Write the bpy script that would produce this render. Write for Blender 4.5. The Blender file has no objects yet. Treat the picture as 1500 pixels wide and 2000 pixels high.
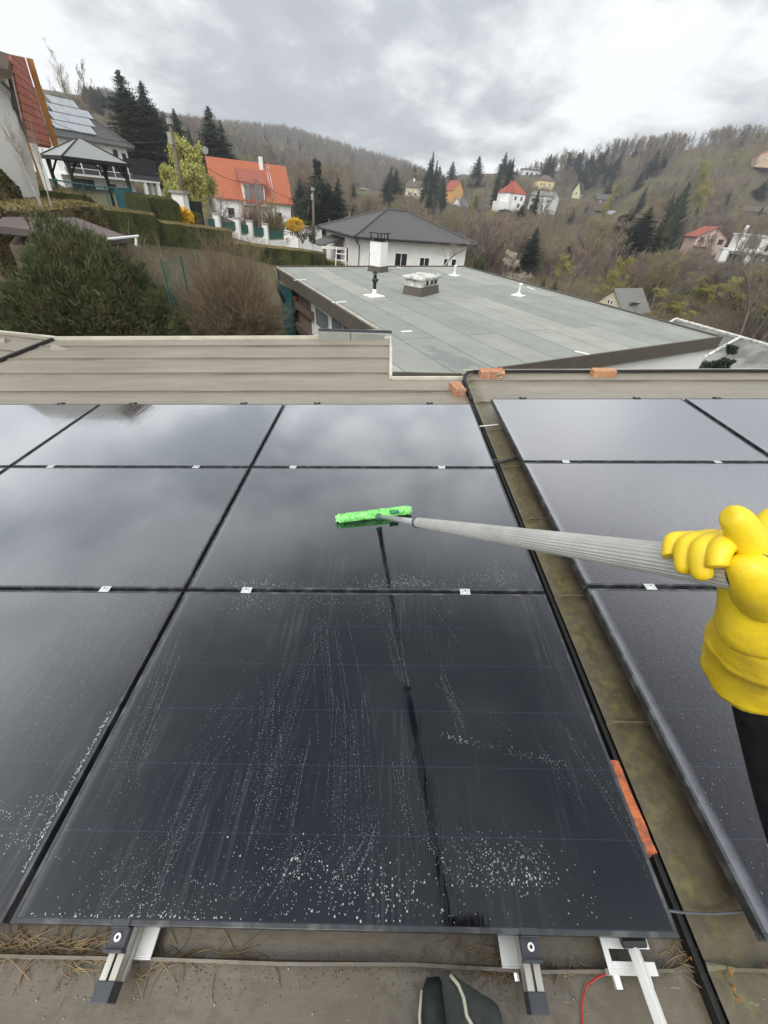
import bpy, math, random
import numpy as np
from mathutils import Matrix, Vector
PI = math.pi
R = math.radians
sc = bpy.context.scene
col = sc.collection

# ---------------------------------------------------------------- camera
F_PX = 765.73                       # focal length in pixels of the 1500 x 2000 frame
CAMZ = 6.0                          # metres above the valley datum
_a, _b, _c = 0.66616394, -0.0221174, -0.00951102
CP = np.array([1.0203835, -0.11826348, 1.4961835])      # lens in the roof's own axes
ca, sa, cb, sb, cc, cs = math.cos(_a), math.sin(_a), math.cos(_b), math.sin(_b), math.cos(_c), math.sin(_c)
fw = np.array([sb*ca, cb*ca, -sa]); rr_ = np.array([cb, -sb, 0.]); up_ = np.cross(rr_, fw)
CR = np.array([cc*rr_+cs*up_, -cs*rr_+cc*up_, fw]).T
dn = np.array([-100, -978, 766.]); dn /= np.linalg.norm(dn)
_Z = -dn; _Y = np.array([0, 0, 1.])-_Z[2]*_Z; _Y /= np.linalg.norm(_Y); _X = np.cross(_Y, _Z)
if _X[0] < 0: _X = -_X
CW = np.array([_X, _Y, _Z])
RW = CW @ CR.T
O_ = np.array([0, 0, CAMZ]) - RW @ CP
ROOF = Matrix([list(RW[0])+[O_[0]], list(RW[1])+[O_[1]], list(RW[2])+[O_[2]], [0, 0, 0, 1]])
CAM = np.array([0, 0, CAMZ])
cam = bpy.data.cameras.new('camera'); camo = bpy.data.objects.new('camera', cam); col.objects.link(camo)
cx, cy, cz = CW[:, 0], CW[:, 1], -CW[:, 2]
camo.matrix_world = Matrix([[cx[0], cy[0], cz[0], 0], [cx[1], cy[1], cz[1], 0], [cx[2], cy[2], cz[2], CAMZ], [0, 0, 0, 1]])
cam.sensor_fit = 'VERTICAL'; cam.sensor_height = 36; cam.lens = 36*F_PX/2000
cam.clip_start = 0.02; cam.clip_end = 6000
sc.camera = camo

# ---------------------------------------------------------------- world, sun, exposure
SUN_EL, SUN_AZ = R(48), R(200)      # sun behind and a little left of the viewer, veiled by cloud
sc.view_settings.view_transform = 'Standard'; sc.view_settings.look = 'None'
sc.view_settings.exposure = 0.35; sc.view_settings.gamma = 1; sc.view_settings.use_curve_mapping = False
sc.cycles.use_denoising = True
sc.cycles.max_bounces = 6; sc.cycles.transparent_max_bounces = 12
sc.cycles.volume_bounces = 0
sc.render.film_transparent = False
wd = bpy.data.worlds.new('World'); sc.world = wd; wd.use_nodes = True
nt = wd.node_tree; nt.nodes.clear()
N = nt.nodes.new; L = nt.links.new
wo = N('ShaderNodeOutputWorld'); bg = N('ShaderNodeBackground'); bg2 = N('ShaderNodeBackground'); mx = N('ShaderNodeMixShader')
sky = N('ShaderNodeTexSky'); sky.sky_type = 'NISHITA'; sky.sun_disc = False; sky.sun_elevation = SUN_EL; sky.sun_rotation = SUN_AZ
sky.air_density = 1.2; sky.dust_density = 2.5
L(sky.outputs[0], bg.inputs[0]); bg.inputs[1].default_value = 0.1
tc = N('ShaderNodeTexCoord')
sep = N('ShaderNodeSeparateXYZ'); L(tc.outputs['Generated'], sep.inputs[0])
# clouds lie on a flat ceiling: divide the direction by its height
mz = N('ShaderNodeMath'); mz.operation = 'MAXIMUM'; L(sep.outputs[2], mz.inputs[0]); mz.inputs[1].default_value = 0.0
mz2 = N('ShaderNodeMath'); mz2.operation = 'ADD'; L(mz.outputs[0], mz2.inputs[0]); mz2.inputs[1].default_value = 0.26
dx = N('ShaderNodeMath'); dx.operation = 'DIVIDE'; L(sep.outputs[0], dx.inputs[0]); L(mz2.outputs[0], dx.inputs[1])
dy = N('ShaderNodeMath'); dy.operation = 'DIVIDE'; L(sep.outputs[1], dy.inputs[0]); L(mz2.outputs[0], dy.inputs[1])
cmb = N('ShaderNodeCombineXYZ'); L(dx.outputs[0], cmb.inputs[0]); L(dy.outputs[0], cmb.inputs[1])
def noise(scale, detail, rough, dist, off, w=None):
    mp = N('ShaderNodeMapping'); mp.inputs['Location'].default_value = off; L(cmb.outputs[0], mp.inputs[0])
    mp.inputs['Scale'].default_value = (1, .8, 1)
    n = N('ShaderNodeTexNoise'); n.inputs['Scale'].default_value = scale; n.inputs['Detail'].default_value = detail
    n.inputs['Roughness'].default_value = rough; n.inputs['Distortion'].default_value = dist; L(mp.outputs[0], n.inputs[0]); return n
n1 = noise(0.95, 9, .55, .2, (3.1, 1.7, 0)); n2 = noise(3.1, 10, .6, .25, (8, 2.2, 0)); n3 = noise(.45, 2, .5, 0, (1.5, 7, 0))
add = N('ShaderNodeMath'); add.operation = 'MULTIPLY_ADD'; L(n2.outputs[0], add.inputs[0]); add.inputs[1].default_value = .55; add.use_clamp = False; L(n1.outputs[0], add.inputs[2])
cr = N('ShaderNodeValToRGB'); L(add.outputs[0], cr.inputs[0]); e = cr.color_ramp.elements
e[0].position = .60; e[0].color = (.28, .298, .315, 1)
e[1].position = .96; e[1].color = (.71, .715, .72, 1)
for p, c_ in ((.68, (.33, .348, .37, 1)), (.765, (.50, .515, .525, 1)), (.85, (.68, .69, .69, 1))):
    k = cr.color_ramp.elements.new(p); k.color = c_
# the ceiling brightens towards the horizon ahead and darkens overhead
zr = N('ShaderNodeMapRange'); L(sep.outputs[2], zr.inputs[0]); zr.inputs[1].default_value = 0; zr.inputs[2].default_value = .75
zr.inputs[3].default_value = 1.05; zr.inputs[4].default_value = 1.0
# added glow in the unseen sky round the sun, brightening the ground
vd = N('ShaderNodeVectorMath'); vd.operation = 'DOT_PRODUCT'; L(tc.outputs['Generated'], vd.inputs[0]); vd.inputs[1].default_value = (math.sin(SUN_AZ)*math.cos(SUN_EL), math.cos(SUN_AZ)*math.cos(SUN_EL), math.sin(SUN_EL))
vr = N('ShaderNodeMapRange'); vr.interpolation_type = 'SMOOTHSTEP'; L(vd.outputs['Value'], vr.inputs[0]); vr.inputs[1].default_value = .1; vr.inputs[2].default_value = 1; vr.inputs[3].default_value = 1; vr.inputs[4].default_value = 2.2
zv = N('ShaderNodeMath'); zv.operation = 'MULTIPLY'; L(zr.outputs[0], zv.inputs[0]); L(vr.outputs[0], zv.inputs[1])
vm = N('ShaderNodeVectorMath'); vm.operation = 'SCALE'; L(cr.outputs[0], vm.inputs[0]); L(zv.outputs[0], vm.inputs['Scale'])
L(vm.outputs[0], bg2.inputs[0]); bg2.inputs[1].default_value = 1.36
# thin places let a little blue through
bl = N('ShaderNodeMapRange'); L(n3.outputs[0], bl.inputs[0]); bl.inputs[1].default_value = .62; bl.inputs[2].default_value = .75
bl.inputs[3].default_value = .93; bl.inputs[4].default_value = .72
L(bl.outputs[0], mx.inputs[0]); L(bg.outputs[0], mx.inputs[1]); L(bg2.outputs[0], mx.inputs[2]); L(mx.outputs[0], wo.inputs[0])
sl = bpy.data.lights.new('sun', 'SUN'); sl.energy = 1.5; sl.angle = R(25); sl.color = (1, .97, .92)
so = bpy.data.objects.new('sun', sl); col.objects.link(so)
sdir = Vector((math.sin(SUN_AZ)*math.cos(SUN_EL), math.cos(SUN_AZ)*math.cos(SUN_EL), math.sin(SUN_EL)))
so.rotation_euler = sdir.to_track_quat('Z', 'Y').to_euler(); so.location = (0, -30, 60)

# ---------------------------------------------------------------- pixel helpers (authoring only: every use has its own distance)
def ray(px, py):
    v = np.array([px-750, 1000-py, F_PX]); v /= np.linalg.norm(v); return CW @ v
def at(px, py, r):
    d = ray(px, py); return CAM + d*(r/math.hypot(d[0], d[1]))
def ruv(px, py, n=0.):
    v = np.array([px-750, 1000-py, F_PX]); d = CR @ v; t = (n-CP[2])/d[2]; return CP+t*d
def azel(px, py):
    d = ray(px, py); return math.atan2(d[0], d[1]), d[2]/math.hypot(d[0], d[1])
def pix(p):
    v = CW.T @ (np.asarray(p)-CAM)
    return (750+F_PX*v[0]/v[2], 1000-F_PX*v[1]/v[2]) if v[2] > 0 else (-9999, -9999)

# ---------------------------------------------------------------- object helpers
def tag(o, label=None, cat=None, group=None, kind=None):
    if label: o['label'] = label
    if cat: o['category'] = cat
    if group: o['group'] = group
    if kind: o['kind'] = kind
    return o
def empty(name, loc=(0, 0, 0), rz=0, mw=None):
    o = bpy.data.objects.new(name, None); o.empty_display_size = .2; col.objects.link(o)
    if mw is not None: o.matrix_world = mw
    else: o.location = loc; o.rotation_euler = (0, 0, rz)
    return o
def fast_mesh(name, v, f):
    """v (n,3) array; f list of faces or (m,k) array"""
    me = bpy.data.meshes.new(name)
    v = np.asarray(v, dtype=np.float32)
    if isinstance(f, np.ndarray):
        k = f.shape[1]; me.vertices.add(len(v)); me.vertices.foreach_set('co', v.ravel())
        me.loops.add(f.size); me.loops.foreach_set('vertex_index', f.astype(np.int32).ravel())
        me.polygons.add(len(f)); me.polygons.foreach_set('loop_start', np.arange(0, f.size, k, dtype=np.int32))
        me.polygons.foreach_set('loop_total', np.full(len(f), k, dtype=np.int32))
        me.update(calc_edges=True)
    else:
        me.from_pydata([tuple(map(float, q)) for q in v], [], f); me.update()
    return me
class MB:
    def __init__(s): s.v = []; s.f = []
    def add(s, vs, fs):
        b = len(s.v); s.v.extend([tuple(q) for q in vs]); s.f.extend([tuple(b+i for i in q) for q in fs]); return s
    def box(s, c, d, rz=0, rx=0, ry=0, top=(1, 1)):
        M = Matrix.Rotation(rz, 3, 'Z') @ Matrix.Rotation(ry, 3, 'Y') @ Matrix.Rotation(rx, 3, 'X')
        vs = []
        for z in (-.5, .5):
            tx, ty = top if z > 0 else (1, 1)
            for x, y in ((-.5, -.5), (.5, -.5), (.5, .5), (-.5, .5)):
                q = M @ Vector((x*d[0]*tx, y*d[1]*ty, z*d[2])); vs.append((q.x+c[0], q.y+c[1], q.z+c[2]))
        return s.add(vs, [(3, 2, 1, 0), (4, 5, 6, 7), (0, 1, 5, 4), (1, 2, 6, 5), (2, 3, 7, 6), (3, 0, 4, 7)])
    def bx(s, x0, x1, y0, y1, z0, z1):
        return s.box(((x0+x1)/2, (y0+y1)/2, (z0+z1)/2), (x1-x0, y1-y0, z1-z0))
    def tube(s, pts, rad, seg=8, cap=True):
        pts = [Vector(p) for p in pts]
        if not isinstance(rad, (list, tuple)): rad = [rad]*len(pts)
        rings = []; ref = None
        for i, p in enumerate(pts):
            t = (pts[min(i+1, len(pts)-1)]-pts[max(i-1, 0)]).normalized()
            if ref is None: ref = Vector((0, 0, 1)) if abs(t.z) < .9 else Vector((1, 0, 0))
            a = (ref - t*ref.dot(t)).normalized(); ref = a; b = t.cross(a)
            rings.append([p + (a*math.cos(2*PI*k/seg)+b*math.sin(2*PI*k/seg))*rad[i] for k in range(seg)])
        vs = [q for r_ in rings for q in r_]; fs = []
        for i in range(len(rings)-1):
            for k in range(seg):
                fs.append((i*seg+k, i*seg+(k+1) % seg, (i+1)*seg+(k+1) % seg, (i+1)*seg+k))
        if cap: fs += [tuple(range(seg))[::-1], tuple((len(rings)-1)*seg+k for k in range(seg))]
        return s.add(vs, fs)
    def prism(s, poly, z0, z1):
        n = len(poly); vs = [(p[0], p[1], z0) for p in poly]+[(p[0], p[1], z1) for p in poly]
        return s.add(vs, [tuple(range(n))[::-1], tuple(range(n, 2*n))]+[(i, (i+1) % n, n+(i+1) % n, n+i) for i in range(n)])
    def build(s, name, m, parent=None, smooth=False, bevel=0, mw=None):
        me = bpy.data.meshes.new(name); me.from_pydata(s.v, [], s.f); me.update()
        if m: me.materials.append(m)
        o = bpy.data.objects.new(name, me); col.objects.link(o)
        if parent: o.parent = parent
        if mw is not None: o.matrix_world = mw
        if smooth:
            me.polygons.foreach_set('use_smooth', [True]*len(me.polygons))
        if bevel:
            b = o.modifiers.new('b', 'BEVEL'); b.width = bevel; b.segments = 2; b.limit_method = 'ANGLE'; b.angle_limit = R(40)
        return o
def objm(name, me, m, parent=None, mw=None):
    if m and not me.materials: me.materials.append(m)
    o = bpy.data.objects.new(name, me); col.objects.link(o)
    if parent: o.parent = parent
    if mw is not None: o.matrix_world = mw
    return o
def copy_tree(o, parent=None):
    c = o.copy(); col.objects.link(c); c.parent = parent
    for ch in list(o.children): copy_tree(ch, c)
    return c

# ---------------------------------------------------------------- materials
def newmat(name):
    m = bpy.data.materials.new(name); m.use_nodes = True; t = m.node_tree
    return m, t, t.nodes['Principled BSDF']
def nd(t, typ, **kw):
    n = t.nodes.new(typ)
    for k, v in kw.items():
        if k in n.inputs: n.inputs[k].default_value = v
        else: setattr(n, k, v)
    return n
def c4(c): return (c[0], c[1], c[2], 1)
def mat(name, c, rough=.7, spec=.4, metal=0., c2=None, scale=3., detail=5, lo=.35, hi=.65, stretch=(1, 1, 1), bump=0., bscale=40., rnd=0., coat=0., trans=0., c3=None, s3=.6):
    m, t, b = newmat(name)
    b.inputs['Roughness'].default_value = rough; b.inputs['Metallic'].default_value = metal
    b.inputs['Specular IOR Level'].default_value = spec
    if coat: b.inputs['Coat Weight'].default_value = coat
    src = None
    if c2 is not None or bump:
        tcn = nd(t, 'ShaderNodeTexCoord'); mp = nd(t, 'ShaderNodeMapping'); mp.inputs['Scale'].default_value = stretch
        t.links.new(tcn.outputs['Object'], mp.inputs[0])
    if c2 is not None:
        n = nd(t, 'ShaderNodeTexNoise'); n.inputs['Scale'].default_value = scale; n.inputs['Detail'].default_value = detail; n.inputs['Roughness'].default_value = .6
        t.links.new(mp.outputs[0], n.inputs[0])
        r_ = nd(t, 'ShaderNodeValToRGB'); r_.color_ramp.elements[0].position = lo; r_.color_ramp.elements[1].position = hi
        r_.color_ramp.elements[0].color = c4(c); r_.color_ramp.elements[1].color = c4(c2)
        t.links.new(n.outputs[0], r_.inputs[0]); src = r_.outputs[0]
        if c3 is not None:
            n3_ = nd(t, 'ShaderNodeTexNoise'); n3_.inputs['Scale'].default_value = s3; n3_.inputs['Detail'].default_value = 4; t.links.new(mp.outputs[0], n3_.inputs[0])
            r3 = nd(t, 'ShaderNodeValToRGB'); r3.color_ramp.elements[0].position = .5; r3.color_ramp.elements[1].position = .62; t.links.new(n3_.outputs[0], r3.inputs[0])
            m3 = nd(t, 'ShaderNodeMixRGB'); t.links.new(r3.outputs[0], m3.inputs[0]); t.links.new(src, m3.inputs[1]); m3.inputs[2].default_value = c4(c3); src = m3.outputs[0]
    if rnd:
        oi = nd(t, 'ShaderNodeObjectInfo'); mr = nd(t, 'ShaderNodeMapRange'); mr.inputs[3].default_value = 1-rnd; mr.inputs[4].default_value = 1+rnd
        t.links.new(oi.outputs['Random'], mr.inputs[0]); vs_ = nd(t, 'ShaderNodeVectorMath', operation='SCALE'); t.links.new(mr.outputs[0], vs_.inputs['Scale'])
        if src is not None: t.links.new(src, vs_.inputs[0])
        else: vs_.inputs[0].default_value = c[:3]
        src = vs_.outputs[0]
    if src is not None: t.links.new(src, b.inputs['Base Color'])
    else: b.inputs['Base Color'].default_value = c4(c)
    if bump:
        nb_ = nd(t, 'ShaderNodeTexNoise'); nb_.inputs['Scale'].default_value = bscale; nb_.inputs['Detail'].default_value = 4; t.links.new(mp.outputs[0], nb_.inputs[0])
        bu = nd(t, 'ShaderNodeBump'); bu.inputs['Strength'].default_value = bump; bu.inputs['Distance'].default_value = .01
        t.links.new(nb_.outputs[0], bu.inputs['Height']); t.links.new(bu.outputs[0], b.inputs['Normal'])
    return m
M = {}
M['white'] = mat('white_plaster', (.80, .79, .76), .85, c2=(.70, .69, .65), scale=1.2, bump=.15, bscale=60)
M['white2'] = mat('white_plaster_grey', (.72, .72, .70), .85, c2=(.62, .62, .6), scale=1.5)
M['cream'] = mat('cream_plaster', (.62, .57, .42), .85, c2=(.55, .5, .36), scale=1)
M['yellow_wall'] = mat('yellow_plaster', (.62, .52, .28), .85); M['orange_wall'] = mat('orange_plaster', (.60, .33, .10), .85)
M['pink_wall'] = mat('pink_plaster', (.58, .42, .36), .85, c2=(.5, .36, .31)); M['lime_wall'] = mat('lime_plaster', (.62, .66, .38), .85)
M['whitepaint'] = mat('white_paint', (.82, .81, .77), .5); M['alu'] = mat('aluminium', (.62, .63, .62), .35, metal=.85, c2=(.5, .5, .49), scale=30, stretch=(8, 1, 1))
M['alu_mill'] = mat('mill_aluminium', (.55, .56, .55), .32, metal=.6, c2=(.44, .445, .44), scale=18, stretch=(6, 1, 6), bump=.1, bscale=60)
M['rail'] = mat('rail_aluminium', (.74, .74, .72), .42, metal=.35, c2=(.58, .58, .55), scale=9, c3=(.45, .43, .38), s3=6)
M['steel'] = mat('bright_steel', (.75, .75, .74), .22, metal=.9)
M['darkwin'] = mat('window_glass', (.02, .023, .026), .06, spec=.8); M['greywin'] = mat('bright_window_glass', (.16, .18, .19), .08, spec=.9)
M['tile_dark'] = mat('dark_roof_tiles', (.062, .058, .057), .5, c2=(.088, .082, .08), scale=2)
M['tile_grey'] = mat('grey_roof_tiles', (.17, .165, .155), .6, c2=(.11, .105, .1), scale=2, c3=(.26, .25, .23))
M['tile_brown'] = mat('brown_roof_tiles', (.12, .085, .065), .7, c2=(.08, .06, .05))
M['tile_red'] = mat('red_roof_tiles', (.33, .075, .045), .7, c2=(.25, .06, .04)); 
M['fascia'] = mat('brown_fascia', (.085, .073, .058), .5, c2=(.10, .088, .07), scale=4)
M['black'] = mat('black_metal', (.012, .012, .013), .45); M['rubber'] = mat('black_rubber', (.012, .012, .012), .6, c2=(.022, .022, .021), scale=20)
M['cap'] = mat('grey_plastic_cap', (.045, .048, .058), .5, c2=(.06, .062, .07), scale=30)
M['wood'] = mat('weathered_wood', (.16, .12, .085), .8, c2=(.1, .075, .055), scale=6, stretch=(1, 1, 8)); M['polewood'] = mat('pole_wood', (.17, .135, .10), .85, c2=(.11, .09, .07), scale=6)
M['concrete'] = mat('concrete', (.33, .325, .30), .85, c2=(.25, .245, .23), scale=4)
M['brick'] = mat('red_brick', (.42, .16, .085), .85, c2=(.52, .28, .16), scale=14, lo=.42, hi=.6, c3=(.30, .24, .17), s3=20, bump=.5, bscale=120)
M['brick_tan'] = mat('tan_brick', (.50, .28, .15), .85, c2=(.42, .20, .10), scale=12, bump=.5, bscale=120)
M['brick_orange'] = mat('orange_brick', (.55, .17, .065), .85, c2=(.40, .10, .05), scale=18, lo=.45, hi=.62, c3=(.26, .10, .07), s3=30, bump=.5, bscale=160)
M['teal'] = mat('teal_paint', (.012, .075, .085), .5, c2=(.02, .10, .11), scale=3)
M['green_metal'] = mat('green_metal', (.03, .10, .085), .5)
M['bark'] = mat('grey_bark', (.20, .17, .14), .9, c2=(.13, .11, .09), scale=8, rnd=.15); M['birch'] = mat('birch_bark', (.42, .40, .36), .85, c2=(.2, .19, .17), scale=6)
M['twig_brown'] = mat('brown_twigs', (.27, .205, .145), .9, c2=(.22, .175, .13), scale=.5, rnd=.3)
M['twig_grey'] = mat('grey_twigs', (.225, .195, .165), .9, c2=(.185, .165, .14), scale=.5, rnd=.25)
M['twig_red'] = mat('reddish_twigs', (.31, .20, .14), .9, c2=(.24, .17, .125), scale=.5, rnd=.2)
M['twig_olive'] = mat('budding_olive_twigs', (.27, .235, .10), .9, c2=(.21, .185, .09), scale=.5, rnd=.25)
M['twig_pale'] = mat('pale_shrub_twigs', (.30, .24, .18), .9, c2=(.21, .165, .125), scale=2)
M['twig_tan'] = mat('tan_shrub_twigs', (.24, .175, .11), .9, c2=(.16, .12, .075), scale=2)
M['needle'] = mat('spruce_needles', (.022, .035, .020), .8, c2=(.038, .052, .028), scale=1.2, rnd=.25)
M['needle_blue'] = mat('grey_green_needles', (.03, .042, .03), .8, c2=(.05, .06, .038), scale=1.2, rnd=.25)
M['thuja'] = mat('thuja_green', (.05, .06, .015), .8, c2=(.10, .10, .02), scale=2, rnd=.15)
M['yew'] = mat('yew_needles', (.055, .072, .028), .65, c2=(.115, .13, .048), scale=2.6, c3=(.11, .095, .045), s3=1.4)
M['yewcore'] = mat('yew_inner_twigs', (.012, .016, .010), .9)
M['willow'] = mat('young_willow_leaves', (.46, .45, .13), .8, c2=(.36, .35, .10), scale=1, rnd=.1)
M['yellowgreen'] = mat('yellow_green_buds', (.36, .34, .09), .8, c2=(.27, .25, .07), scale=1, rnd=.15)
M['forsythia'] = mat('yellow_blossom', (.75, .47, .02), .7, c2=(.6, .35, .02), scale=4)
M['blossom'] = mat('white_blossom', (.52, .48, .38), .8, c2=(.36, .33, .25), scale=3)
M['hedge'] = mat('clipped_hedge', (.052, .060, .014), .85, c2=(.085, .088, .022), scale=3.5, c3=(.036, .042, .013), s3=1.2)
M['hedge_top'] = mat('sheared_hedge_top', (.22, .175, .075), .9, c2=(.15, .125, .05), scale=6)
M['hedge_light'] = mat('light_hedge', (.13, .11, .05), .85, c2=(.085, .072, .03), scale=8, c3=(.17, .14, .08), s3=5)
M['straw'] = mat('dry_straw', (.30, .215, .115), .8, c2=(.11, .075, .04), scale=9); M['leafdry'] = mat('dry_leaf', (.30, .16, .05), .7, c2=(.16, .08, .03), scale=60)
# ================================================================ our own roof (built in the roof's axes: x along the ridge, y away from the viewer, z up)
def metal_mat():
    m, t, b = newmat('coated_roof_metal'); l = t.links.new
    tcn = nd(t, 'ShaderNodeTexCoord'); mp = nd(t, 'ShaderNodeMapping'); mp.inputs['Scale'].default_value = (.5, 2.5, 1); l(tcn.outputs['Object'], mp.inputs[0])
    n = nd(t, 'ShaderNodeTexNoise', Scale=2.2, Detail=8, Roughness=.65); l(mp.outputs[0], n.inputs[0])
    r_ = nd(t, 'ShaderNodeValToRGB'); e = r_.color_ramp.elements; e[0].position = .35; e[1].position = .68
    e[0].color = (.205, .18, .143, 1); e[1].color = (.272, .243, .195, 1); l(n.outputs[0], r_.inputs[0])
    # dark rain stains
    mp2 = nd(t, 'ShaderNodeMapping'); mp2.inputs['Scale'].default_value = (1, 1, 1); l(tcn.outputs['Object'], mp2.inputs[0])
    n2 = nd(t, 'ShaderNodeTexNoise', Scale=14, Detail=6, Roughness=.7, Distortion=.6); l(mp2.outputs[0], n2.inputs[0])
    r2 = nd(t, 'ShaderNodeValToRGB'); r2.color_ramp.elements[0].position = .47; r2.color_ramp.elements[1].position = .62; l(n2.outputs[0], r2.inputs[0])
    # dirtier towards the lower edge of the roof, with panel gap shade painted in
    sp = nd(t, 'ShaderNodeSeparateXYZ'); l(tcn.outputs['Object'], sp.inputs[0])
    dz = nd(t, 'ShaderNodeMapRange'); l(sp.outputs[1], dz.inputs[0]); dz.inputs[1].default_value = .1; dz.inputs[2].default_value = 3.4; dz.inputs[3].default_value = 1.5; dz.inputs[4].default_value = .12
    mm = nd(t, 'ShaderNodeMath', operation='MULTIPLY'); l(r2.outputs[0], mm.inputs[0]); l(dz.outputs[0], mm.inputs[1])
    mm2 = nd(t, 'ShaderNodeMath', operation='MULTIPLY'); l(mm.outputs[0], mm2.inputs[0]); mm2.inputs[1].default_value = .75
    mixa = nd(t, 'ShaderNodeMixRGB'); l(mm2.outputs[0], mixa.inputs[0]); l(r_.outputs[0], mixa.inputs[1]); mixa.inputs[2].default_value = (.075, .062, .042, 1)
    # general grime in the lower part, deepened in colour for the panel gap shadow
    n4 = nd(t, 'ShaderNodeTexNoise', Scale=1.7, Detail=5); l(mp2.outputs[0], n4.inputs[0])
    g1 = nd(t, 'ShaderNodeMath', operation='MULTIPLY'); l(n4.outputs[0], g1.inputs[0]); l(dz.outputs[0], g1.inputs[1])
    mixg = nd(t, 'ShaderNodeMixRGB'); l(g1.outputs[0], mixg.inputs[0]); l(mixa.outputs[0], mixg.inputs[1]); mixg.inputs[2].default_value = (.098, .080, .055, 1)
    # brown silt washed into the gully between the panel fields
    gu = nd(t, 'ShaderNodeMath', operation='SUBTRACT'); l(sp.outputs[0], gu.inputs[0]); gu.inputs[1].default_value = 1.98
    ga = nd(t, 'ShaderNodeMath', operation='ABSOLUTE'); l(gu.outputs[0], ga.inputs[0])
    gm = nd(t, 'ShaderNodeMapRange'); l(ga.outputs[0], gm.inputs[0]); gm.inputs[1].default_value = .12; gm.inputs[2].default_value = .55; gm.inputs[3].default_value = 1; gm.inputs[4].default_value = 0
    gx_ = nd(t, 'ShaderNodeMapRange'); l(sp.outputs[1], gx_.inputs[0]); gx_.inputs[1].default_value = 2.4; gx_.inputs[2].default_value = 4.2; gx_.inputs[3].default_value = .85; gx_.inputs[4].default_value = .1
    gk = nd(t, 'ShaderNodeMath', operation='MULTIPLY'); l(gm.outputs[0], gk.inputs[0]); l(gx_.outputs[0], gk.inputs[1])
    n7 = nd(t, 'ShaderNodeTexNoise', Scale=11, Detail=7, Roughness=.65, Distortion=.4); l(mp2.outputs[0], n7.inputs[0])
    r7 = nd(t, 'ShaderNodeValToRGB'); r7.color_ramp.elements[0].position = .35; r7.color_ramp.elements[1].position = .7; r7.color_ramp.elements[0].color = (.055, .042, .024, 1); r7.color_ramp.elements[1].color = (.15, .128, .088, 1); l(n7.outputs[0], r7.inputs[0])
    mxs = nd(t, 'ShaderNodeMixRGB'); l(gk.outputs[0], mxs.inputs[0]); l(mixg.outputs[0], mxs.inputs[1]); l(r7.outputs[0], mxs.inputs[2]); mixg = mxs
    # moss and algae along the joint (x about 1.95)
    dist = nd(t, 'ShaderNodeMath', operation='SUBTRACT'); l(sp.outputs[0], dist.inputs[0]); dist.inputs[1].default_value = 1.90
    ab = nd(t, 'ShaderNodeMath', operation='ABSOLUTE'); l(dist.outputs[0], ab.inputs[0])
    mr = nd(t, 'ShaderNodeMapRange'); l(ab.outputs[0], mr.inputs[0]); mr.inputs[1].default_value = .0; mr.inputs[2].default_value = .17; mr.inputs[3].default_value = 1; mr.inputs[4].default_value = 0
    n3 = nd(t, 'ShaderNodeTexNoise', Scale=9, Detail=8, Roughness=.7); l(mp2.outputs[0], n3.inputs[0])
    ad = nd(t, 'ShaderNodeMath', operation='MULTIPLY'); l(mr.outputs[0], ad.inputs[0]); l(n3.outputs[0], ad.inputs[1])
    mr2 = nd(t, 'ShaderNodeMapRange'); l(ad.outputs[0], mr2.inputs[0]); mr2.inputs[1].default_value = .2; mr2.inputs[2].default_value = .5; mr2.inputs[4].default_value = .85
    mz_ = nd(t, 'ShaderNodeMixRGB'); n5 = nd(t, 'ShaderNodeTexNoise', Scale=28, Detail=5, Roughness=.7); l(mp2.outputs[0], n5.inputs[0])
    r5 = nd(t, 'ShaderNodeValToRGB'); r5.color_ramp.elements[0].position = .45; r5.color_ramp.elements[1].position = .68
    r5.color_ramp.elements[0].color = (.075, .062, .034, 1); r5.color_ramp.elements[1].color = (.16, .145, .035, 1); l(n5.outputs[0], r5.inputs[0])
    l(mr2.outputs[0], mz_.inputs[0]); l(mixg.outputs[0], mz_.inputs[1]); l(r5.outputs[0], mz_.inputs[2])
    # pale lime specks and scratches
    n6 = nd(t, 'ShaderNodeTexNoise', Scale=42, Detail=3, Roughness=.6); l(mp.outputs[0], n6.inputs[0])
    r6 = nd(t, 'ShaderNodeValToRGB'); r6.color_ramp.elements[0].position = .70; r6.color_ramp.elements[1].position = .74; r6.color_ramp.elements[1].color = (.5, .5, .5, 1); l(n6.outputs[0], r6.inputs[0])
    mx6 = nd(t, 'ShaderNodeMixRGB'); l(r6.outputs[0], mx6.inputs[0]); l(mz_.outputs[0], mx6.inputs[1]); mx6.inputs[2].default_value = (.34, .31, .24, 1)
    l(mx6.outputs[0], b.inputs['Base Color'])
    rg = nd(t, 'ShaderNodeMapRange'); l(n2.outputs[0], rg.inputs[0]); rg.inputs[3].default_value = .30; rg.inputs[4].default_value = .55; l(rg.outputs[0], b.inputs['Roughness'])
    b.inputs['Specular IOR Level'].default_value = .55
    bu = nd(t, 'ShaderNodeBump', Strength=.25, Distance=.02); l(n.outputs[0], bu.inputs['Height']); l(bu.outputs[0], b.inputs['Normal'])
    return m
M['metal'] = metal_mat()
M['trim'] = mat('cream_edge_trim', (.58, .55, .45), .45, c2=(.44, .41, .33), scale=3)

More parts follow.
